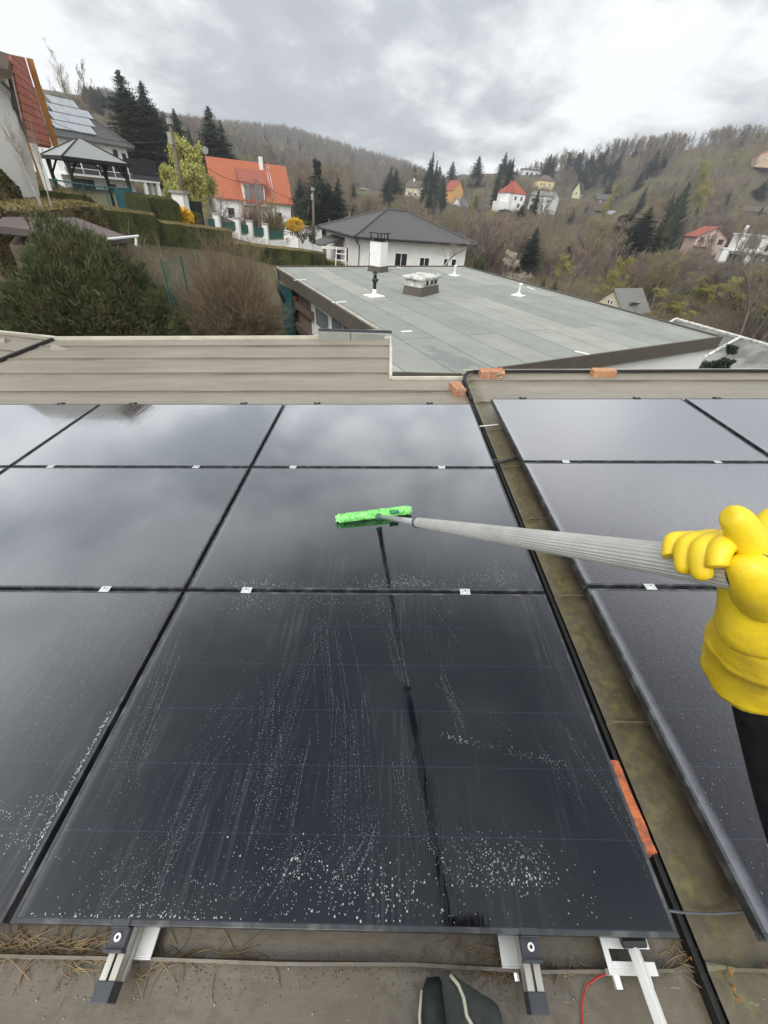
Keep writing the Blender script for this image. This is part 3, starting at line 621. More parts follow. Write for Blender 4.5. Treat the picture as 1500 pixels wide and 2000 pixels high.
b = MB(); b.tube([tuple(ruv(x, y, n)) for x, y, n in ((1190, 1900, -.11), (1168, 1908, -.118), (1145, 1925, -.12), (1136, 1965, -.122), (1138, 1998, -.124), (1132, 2030, -.124))], .0022, 5)
M['red'] = mat('red_cord', (.45, .03, .03), .6); tag(b.build('cord', M['red'], None, mw=ROOF), 'thin red cord hanging from the bracket near the lower edge', 'cord')
# cables crossing the gully
M['cable'] = mat('grey_cable', (.09, .09, .095), .5)
def cable(ps, r_, m, lb, name='cable'):
    b = MB(); b.tube([tuple(ruv(*p)) for p in ps], r_, 6); tag(b.build(name, m, None, True, mw=ROOF), lb, 'cable' if name == 'cable' else 'tie')
cable([(1300, 1778, -.03), (1330, 1782, -.055), (1390, 1785, -.065), (1440, 1782, -.055), (1490, 1776, -.02)], .0035, M['cable'], 'thin grey cable crossing the mossy gully near the viewer')
cable([(955, 905, -.03), (985, 902, -.06), (1010, 894, -.05), (1030, 890, -.02)], .009, M['rubber'], 'thick black cable bundle crossing the gully between far and middle rows')
cable([(955, 900, -.03), (985, 896, -.04), (1010, 889, -.03), (1030, 884, -.02)], .004, M['cable'], 'thin cable lying just above the black cable bundle in the gully')
cable([(925, 834, -.03), (945, 832, -.05), (973, 829, -.03)], .005, M['whitepaint'], 'white cable crossing the top of the gully')

# straw, leaves and debris along the lower edge: nobody could count it
def straw_object(spots, name, m, lb, seed):
    rg = np.random.RandomState(seed); V = []; Fc = []
    for (xa, ya, nn, sx, sy, ln) in spots:
        for _ in range(int(nn*.42)):
            p = ruv(xa+rg.normal()*sx, ya+rg.normal()*sy, -.128); a = rg.uniform(-.8, .8)+(PI if rg.rand() < .5 else 0); l_ = ln*rg.uniform(.4, 1.5); cur = rg.uniform(-2, 2)
            w_ = .0012; h = rg.uniform(.001, .012); prev = None; x, y = p[0], p[1]
            for s in range(6):
                zz = -.128+.001+h*math.sin(s/5*PI); 
                nx, ny = -math.sin(a)*w_, math.cos(a)*w_
                V += [(x-nx, y-ny, zz), (x+nx, y+ny, zz), (x, y, zz+.0016)]
                if s: n0 = len(V)-6; Fc += [(n0, n0+3, n0+5, n0+2), (n0+2, n0+5, n0+4, n0+1)]
                x += math.cos(a)*l_/5; y += math.sin(a)*l_/5; a += cur*.2
    o = objm(name, fast_mesh(name, V, np.array(Fc)), m, None, ROOF); tag(o, lb, 'straw', kind='stuff')
straw_object([(60, 1850, 170, 60, 9, .09), (150, 1858, 50, 40, 7, .08), (330, 1855, 60, 60, 7, .1), (450, 1858, 26, 40, 6, .12), (150, 1885, 40, 40, 6, .08), (270, 1915, 26, 30, 20, .04), (980, 1900, 120, 26, 12, .03), (960, 1862, 40, 22, 8, .06), (1130, 1895, 40, 40, 5, .03), (930, 1850, 16, 40, 10, .12), (1330, 1870, 30, 14, 14, .08), (1400, 1905, 14, 20, 20, .1), (1225, 1490, 6, 8, 10, .06)], 'dry_grass', M['straw'], 'dry brown grass and straw caught under the lower panel edge', 5)
rg_ = random.Random(4)
lv = []
for i, (px_, py_) in enumerate([(1340, 1850), (1345, 1875), (1420, 1895), (1426, 1930), (1432, 1950), (1490, 1895)]):
    q = ruv(px_, py_, -.075 if px_ > 1395 else -.125); b = MB(); L_, W_ = rg_.uniform(.014, .024), rg_.uniform(.004, .007); a = rg_.uniform(0, 6)
    vs = []
    for s in range(7):
        f_ = s/6; w_ = W_*math.sin(PI*min(max(f_, .04), .96)); z_ = .012*math.sin(f_*PI)+.003
        for e_ in (-1, 0, 1): vs.append((L_*(f_-.5), e_*w_, z_+(.004 if e_ else 0)))
    n_ = len(vs); vs2 = vs+[(x, y, z-.0008) for x, y, z in vs]
    fs = []
    for s in range(6):
        for e_ in (0, 1): i0 = s*3+e_; fs += [(i0, i0+3, i0+4, i0+1), (n_+i0, n_+i0+1, n_+i0+4, n_+i0+3)]
    b.add(vs2, fs); o = b.build('fallen_leaf', M['leafdry'], None, mw=ROOF @ Matrix.Translation(tuple(q)) @ Matrix.Rotation(a, 4, 'Z'))
    tag(o, ['orange leaf standing in the gap beside the panel corner', 'curled brown leaf below the corner of the soapy panel', 'small yellow leaf lying under the seam end right of the joint', 'orange leaf on the tan sheet at the lower right', 'curved orange leaf lowest on the right roof sheet', 'pale brown leaf at the right edge of the lower roof sheet'][i], 'leaf')
# ================================================================ brush, pole, person
A3 = ruv(740, 1009, .045); _d = CR @ (np.array([1432-750, 1000-1112, F_PX])/np.linalg.norm([1432-750, 1000-1112, F_PX])); B3 = CP+.455*_d
A3 = Vector(A3); B3 = Vector(B3); PDIR = (B3-A3).normalized()
pole = empty('cleaning_pole', mw=ROOF @ Matrix.Translation(A3)); tag(pole, 'telescopic silver pole with a fluffy green washer brush on the wet panel', 'brush')
def PP(s): return PDIR*s
Lp = (B3-A3).length; sring = .455*Lp
b = MB(); b.tube([PP(.10), PP(sring)], .0125, 16); b.build('inner_tube', M['alu_mill'], pole, True)
M['greyplastic'] = mat('grey_plastic', (.10, .105, .105), .4)
# ribbed outer tube
nseg = 72; vs = []; fs = []
a_ = PDIR.orthogonal().normalized(); b_ = PDIR.cross(a_)
ss = [sring+.015+(Lp+.012-sring-.015)*i/12 for i in range(13)]
for s in ss:
    for k in range(nseg):
        an = 2*PI*k/nseg; rad = .0168+(.0008 if k % 3 else -.0008)
        vs.append(PP(s)+(a_*math.cos(an)+b_*math.sin(an))*rad)
for i in range(12):
    for k in range(nseg): fs.append((i*nseg+k, i*nseg+(k+1) % nseg, (i+1)*nseg+(k+1) % nseg, (i+1)*nseg+k))
fs += [tuple(range(nseg))[::-1], tuple(12*nseg+k for k in range(nseg))]
M['pole'] = mat('ribbed_grip_aluminium', (.66, .66, .63), .38, metal=.25, c2=(.52, .52, .49), scale=12, stretch=(1, 1, 1))
b = MB(); b.add(vs, fs); b.build('outer_tube', M['pole'], pole)
b = MB(); b.tube([PP(Lp+.008), PP(Lp+.022), PP(Lp+.030)], [.0182, .0178, .012], 20); b.build('end_cap', M['greyplastic'], pole, True)
b = MB(); b.tube([PP(sring-.012), PP(sring-.010), PP(sring+.008), PP(sring+.010)], [.0165, .0205, .0205, .0185], 20); b.tube([PP(sring+.010), PP(sring+.016)], .0182, 20)
M['greyplastic'] = mat('grey_plastic', (.10, .105, .105), .4); b.build('locking_ring', M['greyplastic'], pole, True)
b = MB(); b.tube([PP(.005), PP(.012), PP(.045), PP(.055), PP(.105), PP(.12)], [.013, .016, .015, .0125, .0145, .0135], 16); b.build('socket', M['greyplastic'], pole, True)
# green washer sleeve
E0 = Vector(ruv(657, 1013, .022)); E1 = Vector(ruv(803, 995, .03)); ax = (E1-E0); Ls = ax.length; ax.normalize()
sleeve_mid = (E0+E1)/2-A3
up3 = Vector((0, 0, 1)); up3 = (up3-ax*up3.dot(ax)).normalized(); sd = ax.cross(up3)
M['green'] = mat('green_microfibre', (.32, .80, .26), .95, c2=(.50, .92, .42), scale=60, c3=(.20, .62, .17), s3=28, spec=.1)
rg = random.Random(2); vs = []; fs = []; NU, NV = 90, 22
import mathutils.noise as mn
for i in range(NU+1):
    f_ = i/NU; endr = min(1, math.sqrt(max(0, 1-(1-min(f_, 1-f_)/.035)**2)) if min(f_, 1-f_) < .035 else 1)
    for k in range(NV):
        an = 2*PI*k/NV; n_ = mn.noise(Vector((f_*38, math.cos(an)*1.6, math.sin(an)*1.6)))
        r_ = (.0195+.0045*n_)*max(.12, endr); q = E0-A3+ax*(Ls*f_)+up3*(math.sin(an)*r_*.95)+sd*(math.cos(an)*r_*1.1)+up3*(.002*math.sin(f_*9))
        vs.append(q)
for i in range(NU):
    for k in range(NV): fs.append((i*NV+k, i*NV+(k+1) % NV, (i+1)*NV+(k+1) % NV, (i+1)*NV+k))
fs += [tuple(range(NV))[::-1], tuple(NU*NV+k for k in range(NV))]
b = MB(); b.add(vs, fs)
for _ in range(7000):                      # pile
    f_ = rg.uniform(.0, 1); an = rg.uniform(0, 2*PI); r_ = .0185 if .03 < f_ < .97 else .012
    p_ = E0-A3+ax*(Ls*f_)+up3*(math.sin(an)*r_)+sd*(math.cos(an)*r_*1.1); n_ = (up3*math.sin(an)+sd*math.cos(an)+Vector([rg.gauss(0, .5) for _ in range(3)])+(ax*(.9 if f_ > .97 else (-.9 if f_ < .03 else 0)))).normalized()
    t_ = n_.orthogonal().normalized(); t_.rotate(Matrix.Rotation(rg.uniform(0, 6), 3, n_)); L_ = rg.uniform(.005, .011)
    b.add([p_-t_*.0013, p_+t_*.0013, p_+n_*L_+t_*.0007, p_+n_*L_-t_*.0007], [(0, 1, 2, 3)])
b.build('washer_sleeve', M['green'], pole)
M['dkgreen'] = mat('green_plastic', (.03, .22, .10), .4)
b = MB(); pc = (Vector(ruv(770, 1000, .047))-A3); b.box(pc, (.055, .02, .012), rz=math.atan2(ax.y, ax.x)); b.tube([Vector((0, 0, 0))-PP(.004), PP(.012)], [.021, .017], 16); b.build('t_bar', M['dkgreen'], pole, True)

# ---- person
def skin_obj(name, nodes, edges, m, parent=None, sub=2, mw=None, root=0):
    me = bpy.data.meshes.new(name); me.from_pydata([n[:3] for n in nodes], edges, []); me.update()
    o = bpy.data.objects.new(name, me); col.objects.link(o); me.materials.append(m)
    if parent: o.parent = parent
    if mw is not None: o.matrix_world = mw
    sk = o.modifiers.new('skin', 'SKIN'); sk.use_smooth_shade = True
    for i, n in enumerate(nodes):
        r_ = n[3]; me.skin_vertices[0].data[i].radius = (r_, n[4] if len(n) > 4 else r_)
        me.skin_vertices[0].data[i].use_root = (i == root)
    s = o.modifiers.new('sub', 'SUBSURF'); s.levels = sub; s.render_levels = sub
    return o
def cpx(px, py, dep):                      # point at a depth in front of the lens, roof axes
    return CP + CR @ (np.array([px-750, 1000-py, F_PX])*dep/F_PX)
M['jacket'] = mat('black_jacket_fabric', (.010, .010, .011), .9, spec=.15, c2=(.018, .018, .02), scale=30, bump=.3, bscale=60)
M['glove'] = mat('yellow_rubber', (.86, .64, .02), .42, spec=.5, c2=(.78, .55, .016), scale=14, bump=.32, bscale=26, c3=(.68, .48, .03), s3=18)
M['trouser'] = mat('grey_green_trousers', (.055, .064, .055), .85, c2=(.030, .036, .032), scale=9, bump=1., bscale=13)
M['shoe'] = mat('dark_shoe', (.015, .022, .022), .6, c2=(.03, .04, .04), scale=40); M['piping'] = mat('cream_piping', (.55, .52, .40), .6)
M['skin'] = mat('skin', (.50, .30, .21), .55)
per = empty('person', mw=ROOF @ Matrix.Translation((1.12, -.5, -.13)))
tag(per, 'person in black jacket and grey green trousers gripping the pole with a yellow rubber glove', 'person')
PI0 = ROOF @ Matrix.Translation((1.12, -.5, -.13))
inv = Vector((1.12, -.5, -.13))
def L3(q): return (float(q[0])-inv.x, float(q[1])-inv.y, float(q[2])-inv.z)
sh_r = Vector((1.34, -.46, 1.36)); elbow = Vector(cpx(1665, 1760, .42)); wrist = Vector(cpx(1500, 1240, .40))
nodes = [(0, 0, .95, .16, .12), (0, .0, 1.12, .15, .11), (0, .02, 1.32, .17, .12), (0, .03, 1.50, .10, .09), (0, .06, 1.58, .055, .055), (0, .09, 1.68, .075, .09), (0, .09, 1.78, .07, .085),
         (.10, 0, .88, .095, .10), (.09, .06, .50, .062, .065), (.06, .05, .12, .042, .045), (.03, .16, .05, .035, .03),
         (-.10, 0, .88, .095, .10), (-.12, .04, .50, .062, .065), (-.15, -.06, .12, .042, .045), (-.16, .06, .05, .035, .03),
         L3(sh_r)+(.065, .065), L3(elbow)+(.045, .045), L3(Vector(cpx(1494, 1300, .425)))+(.026, .026),
         (-.21, .02, 1.47, .06, .06), (-.30, .10, 1.22, .045, .045), (-.20, .22, 1.47, .03, .03)]
edges = [(0, 1), (1, 2), (2, 3), (3, 4), (4, 5), (5, 6), (0, 7), (7, 8), (8, 9), (9, 10), (0, 11), (11, 12), (12, 13), (13, 14), (2, 15), (15, 16), (16, 17), (2, 18), (18, 19), (19, 20)]
body = skin_obj('body', nodes, edges, M['skin'], per, 2)
# black sleeve and jacket
nodes = [(0, 0, .92, .185, .145), (0, .0, 1.12, .175, .135), (0, .02, 1.32, .195, .14), (0, .03, 1.50, .12, .11), L3(sh_r)+(.085, .085), L3(sh_r.lerp(elbow, .5))+(.075, .075), L3(elbow)+(.064, .064), L3(elbow.lerp(Vector(cpx(1494, 1300, .425)), .45))+(.055, .055), L3(elbow.lerp(Vector(cpx(1494, 1300, .425)), .85))+(.044, .044), L3(Vector(cpx(1492, 1280, .415)))+(.036, .036),
         (-.21, .02, 1.47, .08, .08), (-.30, .10, 1.22, .065, .065), (-.23, .19, 1.42, .045, .045)]
skin_obj('jacket', nodes, [(0, 1), (1, 2), (2, 3), (2, 4), (4, 5), (5, 6), (6, 7), (7, 8), (8, 9), (2, 10), (10, 11), (11, 12)], M['jacket'], per, 2)
nodes = [(0, 0, .96, .18, .14), (.10, 0, .82, .12, .12), (.10, .07, .50, .09, .09), (.07, .10, .25, .08, .082), (.035, .17, .085, .058, .062), (-.10, 0, .82, .12, .12), (-.12, .04, .5, .09, .09), (-.15, -.05, .14, .075, .075)]
skin_obj('trousers', nodes, [(0, 1), (1, 2), (2, 3), (3, 4), (0, 5), (5, 6), (6, 7)], M['trouser'], per, 2)
# hair and face
b = MB(); vs = []; fs = []
for i in range(9):
    th = PI*i/16
    for k in range(16):
        ph = 2*PI*k/16; vs.append((.095*math.sin(th)*math.cos(ph), .075+.105*math.sin(th)*math.sin(ph), 1.775+.105*math.cos(th)))
for i in range(8):
    for k in range(16): fs.append((i*16+k, (i+1)*16+k, (i+1)*16+(k+1) % 16, i*16+(k+1) % 16))
b.add(vs, fs); M['hair'] = mat('brown_hair', (.05, .03, .02), .8); b.build('hair', M['hair'], per, True)
# shoe under the viewer: toe box, sole, piping
toe = Vector(ruv(846, 1908, -.10)); heel = toe+Vector((.02, -.27, 0))
tloc = Vector(L3(toe)); hl = Vector(L3(heel)); axs = (hl-tloc).normalized(); sdv = Vector((0, 0, 1)).cross(axs).normalized()
def shoe(toev, m_):
    vs = []; fs = []; prof = [(0, .018, .022), (.02, .034, .036), (.06, .044, .048), (.11, .047, .062), (.17, .041, .085), (.23, .038, .09), (.275, .034, .085), (.29, .018, .06)]
    for (s, w_, h_) in prof:
        for k in range(14):
            an = 2*PI*k/14; z_ = h_*(.5+.5*math.sin(an)); vs.append(toev+axs*s+sdv*(w_*math.cos(an)*(1 if z_ < .5*h_ else .88))+Vector((0, 0, z_-.022)))
    for i in range(7):
        for k in range(14): fs.append((i*14+k, i*14+(k+1) % 14, (i+1)*14+(k+1) % 14, (i+1)*14+k))
    fs += [tuple(range(14))[::-1], tuple(98+k for k in range(14))]
    q = MB(); q.add(vs, fs); return q.build('shoe', m_, per, True)
s1 = shoe(tloc, M['shoe']); s2 = shoe(tloc+Vector((-.18, -.34, 0)), M['shoe'])
b = MB()
for sg in (-1, 1):
    b.tube([tloc+axs*s+sdv*(w_*sg)+Vector((0, 0, z_)) for s, w_, z_ in ((.02, .033, .0), (.06, .0435, .004), (.11, .047, .007), (.17, .042, .012), (.24, .039, .014))], .0042, 6)
pi_ = b.build('piping', M['piping'], None, True); pi_.parent = s1
# trouser hem folds over the instep with a cord
nodes = [L3(ruv(868, 1893, -.05))+(.010, .010), L3(ruv(880, 1925, -.045))+(.026, .024), L3(ruv(890, 1965, -.03))+(.038, .034), L3(ruv(915, 2030, .0))+(.050, .048), L3(ruv(985, 2020, -.04))+(.05, .04)]
skin_obj('trouser_hem', nodes, [(0, 1), (1, 2), (2, 3), (2, 4)], M['trouser'], per, 2)
b = MB(); b.tube([L3(ruv(880, 1905, -.018)), L3(ruv(896, 1925, -.006)), L3(ruv(906, 1950, .012)), L3(ruv(912, 1985, .03)), L3(ruv(926, 2010, .045))], .0042, 6); b.build('drawstring', M['piping'], per, True)

# ---- glove: palm and back of the hand, cuff, thumb and four curled fingers
def C(px, py, d): return L3(cpx(px, py, d))
s_at = {}
def polept(px):                            # point of the pole axis seen at column px
    best = None
    for i in range(400):
        s = Lp*(.5+.55*i/400); q = A3+PDIR*s; w = CR.T @ (np.array(q)-CP)
        if w[2] > .05:
            x = 750+F_PX*w[0]/w[2]
            if best is None or abs(x-px) < best[0]: best = (abs(x-px), q, w[2])
    return best[1], best[2]
nodes = []; edges = []
def addn(p, r_, r2=None): nodes.append(tuple(p)+(r_, r2 or r_)); return len(nodes)-1
cR = Vector(CR[:, 0]); cU = Vector(CR[:, 1]); cF = Vector(CR[:, 2])
palm = addn(C(1478, 1110, .345), .026, .030)
wr = addn(C(1482, 1195, .365), .030, .034); edges.append((palm, wr))
fa = addn(C(1480, 1262, .385), .041, .041); edges.append((wr, fa))
kb = addn(C(1452, 1052, .350), .022, .022); edges.append((palm, kb))
fing = [(1344, .9, .0082), (1374, 1.06, .0095), (1408, 1.12, .0102), (1440, 1.0, .0098)]
glove = skin_obj('glove', nodes, edges, M['glove'], per, 2)
for (fx, ln, fr) in fing:
    q, dep = polept(fx); per_u = (cU-PDIR*cU.dot(PDIR)).normalized(); per_n = (-cF-PDIR*(-cF).dot(PDIR)).normalized()
    pts_ = []
    rr = .0168+fr*.92
    for j, an in enumerate((150, 116, 80, 42, 4, -22 if ln > 1 else -2)):
        a = R(an*1.0+(ln-1.05)*-90*(j/5)); o_ = per_u*math.sin(a)-per_n*math.cos(a)   # from behind, over the top, down the near side
        o_ = per_u*math.sin(a)+per_n*(-math.cos(a)) if False else (per_n*math.cos(a)+per_u*math.sin(a))
        pts_.append(q+o_*rr*(1.18 if j in (1, 3) else .98)*(1.0 if j else 1.15)+PDIR*(.004*j/5))
    pts_.insert(0, pts_[0]+PDIR*.03-per_u*.006)
    nn = [L3(p_)+((fr*1.1 if j < 2 else fr*(1.12 if j in (2, 4) else (.86 if j in (3, 5) else .94))),) for j, p_ in enumerate(pts_)]
    skin_obj('finger', nn, [(j, j+1) for j in range(len(nn)-1)], M['glove'], glove, 2)
# web of the hand behind the fingers, so the fingers leave one palm
q1, _ = polept(1335); q2, _ = polept(1440)
nn = [L3(q1+per_u*.020-per_n*.020)+(.010, .012), L3(q1.lerp(q2, .5)+per_u*.020-per_n*.022)+(.013, .015), L3(q2+per_u*.018-per_n*.022)+(.017, .018), L3(Vector(cpx(1478, 1100, .36)))+(.024, .026)]
skin_obj('palm', nn, [(0, 1), (1, 2), (2, 3)], M['glove'], glove, 2)
# thumb: rises from the side of the palm and bends over towards the fingers
nn = [C(1492, 1160, .35)+(.023,), C(1482, 1110, .335)+(.019,), C(1468, 1066, .325)+(.0148,), C(1450, 1032, .32)+(.0138,), C(1436, 1012, .318)+(.0128,), C(1424, 1006, .318)+(.0105,), C(1417, 1004, .318)+(.006,)]
skin_obj('thumb', nn, [(0, 1), (1, 2), (2, 3), (3, 4), (4, 5), (5, 6)], M['glove'], glove, 2)
nn = [C(1500, 1120, .35)+(.020,), C(1498, 1040, .34)+(.015,), C(1512, 1008, .34)+(.013,), C(1540, 1010, .34)+(.010,)]
skin_obj('palm', nn, [(0, 1), (1, 2), (2, 3)], M['glove'], glove, 2)
nn = [C(1500, 1178, .352)+(.026,), C(1478, 1142, .325)+(.021,), C(1462, 1112, .318)+(.017,), C(1456, 1078, .318)+(.013,)]
skin_obj('palm', nn, [(0, 1), (1, 2), (2, 3)], M['glove'], glove, 2)
# gauntlet cuff: a flaring sleeve with a raised band and a rolled hem
c0 = Vector(C(1481, 1200, .366)); c1 = Vector(C(1494, 1300, .425)); axc = (c1-c0).normalized(); a_ = axc.orthogonal().normalized(); b_ = axc.cross(a_)
Lc = (c1-c0).length; prof = [(0, .030), (.12, .0325), (.25, .036), (.42, .041), (.48, .0425), (.505, .0445), (.53, .0432), (.72, .0475), (.86, .051), (.965, .0535), (1.0, .0555), (1.01, .0535), (1.0, .051), (.8, .048), (.4, .036)]
vs = []; fs = []; NK = 48
for i, (s, r_) in enumerate(prof):
    for k in range(NK):
        an = 2*PI*k/NK; wob = 1+.03*math.sin(3*an+s*7)+.018*math.sin(7*an+s*13)+.012*math.sin(11*an-s*29)
        vs.append(c0+axc*(Lc*s)+(a_*math.cos(an)+b_*math.sin(an))*r_*wob)
for i in range(len(prof)-1):
    for k in range(NK): fs.append((i*NK+k, i*NK+(k+1) % NK, (i+1)*NK+(k+1) % NK, (i+1)*NK+k))
b = MB(); b.add(vs, fs); b.build('cuff', M['glove'], glove, True)

# ================================================================ neighbouring building with the big bitumen roof
NBN = np.array([-0.01509678, -0.00886621, 0.99984673])
_e = np.array(ROOF @ Vector(tuple(ruv(905, 738, -.13)))); _base = at(905, 735, math.hypot(_e[0], _e[1])+.12)
NB1 = np.array([-.49394953, .86949054, .000252]); NB2 = np.cross(NB1, NBN); NB2 /= np.linalg.norm(NB2)
if NB2[0] < 0: NB2 = -NB2
NBM = Matrix([[NB2[0], NB1[0], NBN[0], _base[0]], [NB2[1], NB1[1], NBN[1], _base[1]], [NB2[2], NB1[2], NBN[2], _base[2]], [0, 0, 0, 1]])
NBI = NBM.inverted()
def nbp(px, py, h=0.):                     # roof-plane point in the neighbour's own axes (x towards the right end, y away)
    d = ray(px, py); t = ((_base-CAM)@NBN+h)/(d@NBN); return NBI @ Vector(CAM+t*d)
nbo = empty('flat_roof_building', mw=NBM); tag(nbo, 'long low white building with a grey green bitumen roof just beyond the panels', 'building')
pA, pB, pC, pD, pE, pF, pG, pH = [nbp(*q) for q in ((540, 522), (905, 521), (1408, 660), (908, 731), (766, 728), (764, 655), (622, 647), (735, 643))]
def bitumen():
    m, t, b = newmat('bitumen_roof'); l = t.links.new
    tcn = nd(t, 'ShaderNodeTexCoord'); mp = nd(t, 'ShaderNodeMapping'); mp.inputs['Rotation'].default_value = (0, 0, R(90)); l(tcn.outputs['Object'], mp.inputs[0])
    br = nd(t, 'ShaderNodeTexBrick'); br.offset = .37; br.offset_frequency = 2
    for k, v in (('Scale', 1.0), ('Mortar Size', .007), ('Mortar Smooth', .2), ('Bias', 0.), ('Brick Width', 4.2), ('Row Height', .60)): br.inputs[k].default_value = v
    br.inputs['Color1'].default_value = (0, 0, 0, 1); br.inputs['Color2'].default_value = (1, 1, 1, 1); br.inputs['Mortar'].default_value = (.5, .5, .5, 1)
    nz = nd(t, 'ShaderNodeTexNoise', Scale=.7, Detail=3); l(tcn.outputs['Object'], nz.inputs[0])
    sc_ = nd(t, 'ShaderNodeVectorMath', operation='SCALE'); sc_.inputs['Scale'].default_value = .05; l(nz.outputs['Color'], sc_.inputs[0]); ad = nd(t, 'ShaderNodeVectorMath', operation='ADD'); l(mp.outputs[0], ad.inputs[0]); l(sc_.outputs[0], ad.inputs[1]); l(ad.outputs[0], br.inputs[0])
    r_ = nd(t, 'ShaderNodeValToRGB'); e = r_.color_ramp.elements; e[0].color = (.235, .245, .225, 1); e[1].color = (.315, .32, .28, 1); e[0].position = .45; e[1].position = .95
    k = e.new(.15); k.color = (.26, .272, .245, 1); l(br.outputs['Color'], r_.inputs[0])
    n = nd(t, 'ShaderNodeTexNoise', Scale=1.6, Detail=8, Roughness=.7); l(tcn.outputs['Object'], n.inputs[0]); mr = nd(t, 'ShaderNodeMapRange'); l(n.outputs[0], mr.inputs[0]); mr.inputs[1].default_value = .3; mr.inputs[2].default_value = .7; mr.inputs[3].default_value = .82; mr.inputs[4].default_value = 1.1
    gr = nd(t, 'ShaderNodeTexNoise', Scale=160, Detail=2); l(tcn.outputs['Object'], gr.inputs[0]); mg = nd(t, 'ShaderNodeMapRange'); l(gr.outputs[0], mg.inputs[0]); mg.inputs[1].default_value = .3; mg.inputs[2].default_value = .7; mg.inputs[3].default_value = .82; mg.inputs[4].default_value = 1.18
    mu = nd(t, 'ShaderNodeMath', operation='MULTIPLY'); l(mr.outputs[0], mu.inputs[0]); l(mg.outputs[0], mu.inputs[1])
    v = nd(t, 'ShaderNodeVectorMath', operation='SCALE'); l(r_.outputs[0], v.inputs[0]); l(mu.outputs[0], v.inputs['Scale'])
    mo = nd(t, 'ShaderNodeMixRGB'); l(br.outputs['Fac'], mo.inputs[0]); l(v.outputs[0], mo.inputs[1]); mo.inputs[2].default_value = (.06, .065, .062, 1)
    # a damp patch with an irregular outline near the corner
    c_ = nbp(880, 702); su = nd(t, 'ShaderNodeVectorMath', operation='SUBTRACT'); l(tcn.outputs['Object'], su.inputs[0]); su.inputs[1].default_value = (c_.x, c_.y, 0)
    mpp = nd(t, 'ShaderNodeMapping'); mpp.inputs['Scale'].default_value = (1.25, .62, 1); l(su.outputs[0], mpp.inputs[0])
    ln = nd(t, 'ShaderNodeVectorMath', operation='LENGTH'); l(mpp.outputs[0], ln.inputs[0]); n2 = nd(t, 'ShaderNodeTexNoise', Scale=3.2, Detail=5, Roughness=.6); l(tcn.outputs['Object'], n2.inputs[0])
    dd = nd(t, 'ShaderNodeMath', operation='MULTIPLY_ADD'); l(n2.outputs[0], dd.inputs[0]); dd.inputs[1].default_value = 1.1; l(ln.outputs['Value'], dd.inputs[2])
    m2 = nd(t, 'ShaderNodeMapRange'); l(dd.outputs[0], m2.inputs[0]); m2.inputs[1].default_value = .78; m2.inputs[2].default_value = .90; m2.inputs[3].default_value = .5; m2.inputs[4].default_value = 0
    mp3 = nd(t, 'ShaderNodeMixRGB'); l(m2.outputs[0], mp3.inputs[0]); l(mo.outputs[0], mp3.inputs[1]); mp3.inputs[2].default_value = (.13, .145, .14, 1)
    l(mp3.outputs[0], b.inputs['Base Color']); b.inputs['Roughness'].default_value = .8; b.inputs['Specular IOR Level'].default_value = .35
    bu = nd(t, 'ShaderNodeBump', Strength=.3, Distance=.005); l(gr.outputs[0], bu.inputs['Height']); l(bu.outputs[0], b.inputs['Normal'])
    return m
M['bitumen'] = bitumen()
b = MB(); poly = [(p.x, p.y) for p in (pA, pH, pG, pF, pE, pD, pC, pB)]; b.prism(poly, -.20, 0); b.build('roof', M['bitumen'], nbo)
def strip(b, p, q, th, z0, z1, out=1):     # vertical board along an edge p-q
    d_ = Vector((q.x-p.x, q.y-p.y, 0)); n_ = Vector((-d_.y, d_.x, 0)).normalized()*th*out
    b.add([(p.x, p.y, z0), (q.x, q.y, z0), (q.x+n_.x, q.y+n_.y, z0), (p.x+n_.x, p.y+n_.y, z0), (p.x, p.y, z1), (q.x, q.y, z1), (q.x+n_.x, q.y+n_.y, z1), (p.x+n_.x, p.y+n_.y, z1)],
          [(3, 2, 1, 0), (4, 5, 6, 7), (0, 1, 5, 4), (1, 2, 6, 5), (2, 3, 7, 6), (3, 0, 4, 7)])
b = MB(); strip(b, pD, pC, .03, -.165, .035, -1); strip(b, pC, pB, .05, -.16, .03, -1); strip(b, pB, pA, .05, -.25, .03, -1); strip(b, pE, pD, .03, -.17, .015, -1)
b.build('fascia', M['fascia'], nbo)
b = MB(); strip(b, pA, pH, .03, -.26, -.004, -1); b.build('fascia', M['fascia'], nbo)
b = MB(); strip(b, pA, pH, .022, -.006, .02, 1); b.build('drip_edge', M['trim'], nbo)
b = MB(); strip(b, pG, nbp(765, 651), .03, -.2, .035, 1); b.build('fascia', M['cap'], nbo)
b = MB(); b.tube([(pA.x-.05, pA.y+.05, -.06), (pA.x-.08, pA.y-.3, -.10), (pA.x-.08, pA.y-.33, -.5), (pA.x+.1, pA.y-.2, -.8)], .05, 8); b.build('downpipe', M['fascia'], nbo, True)
# walls
ins = 1.0
wall_poly = [(pA.x+.9, pA.y-.3), (pA.x+.9, pG.y+.2), (pD.x-.2, pG.y+.2), (pD.x-.2, pD.y+.06), (pC.x-.06, pC.y+.06), (pB.x-.1, pB.y-.1)]
b = MB(); b.prism(wall_poly, -4.2, -.201); b.build('wall', M['white'], nbo)
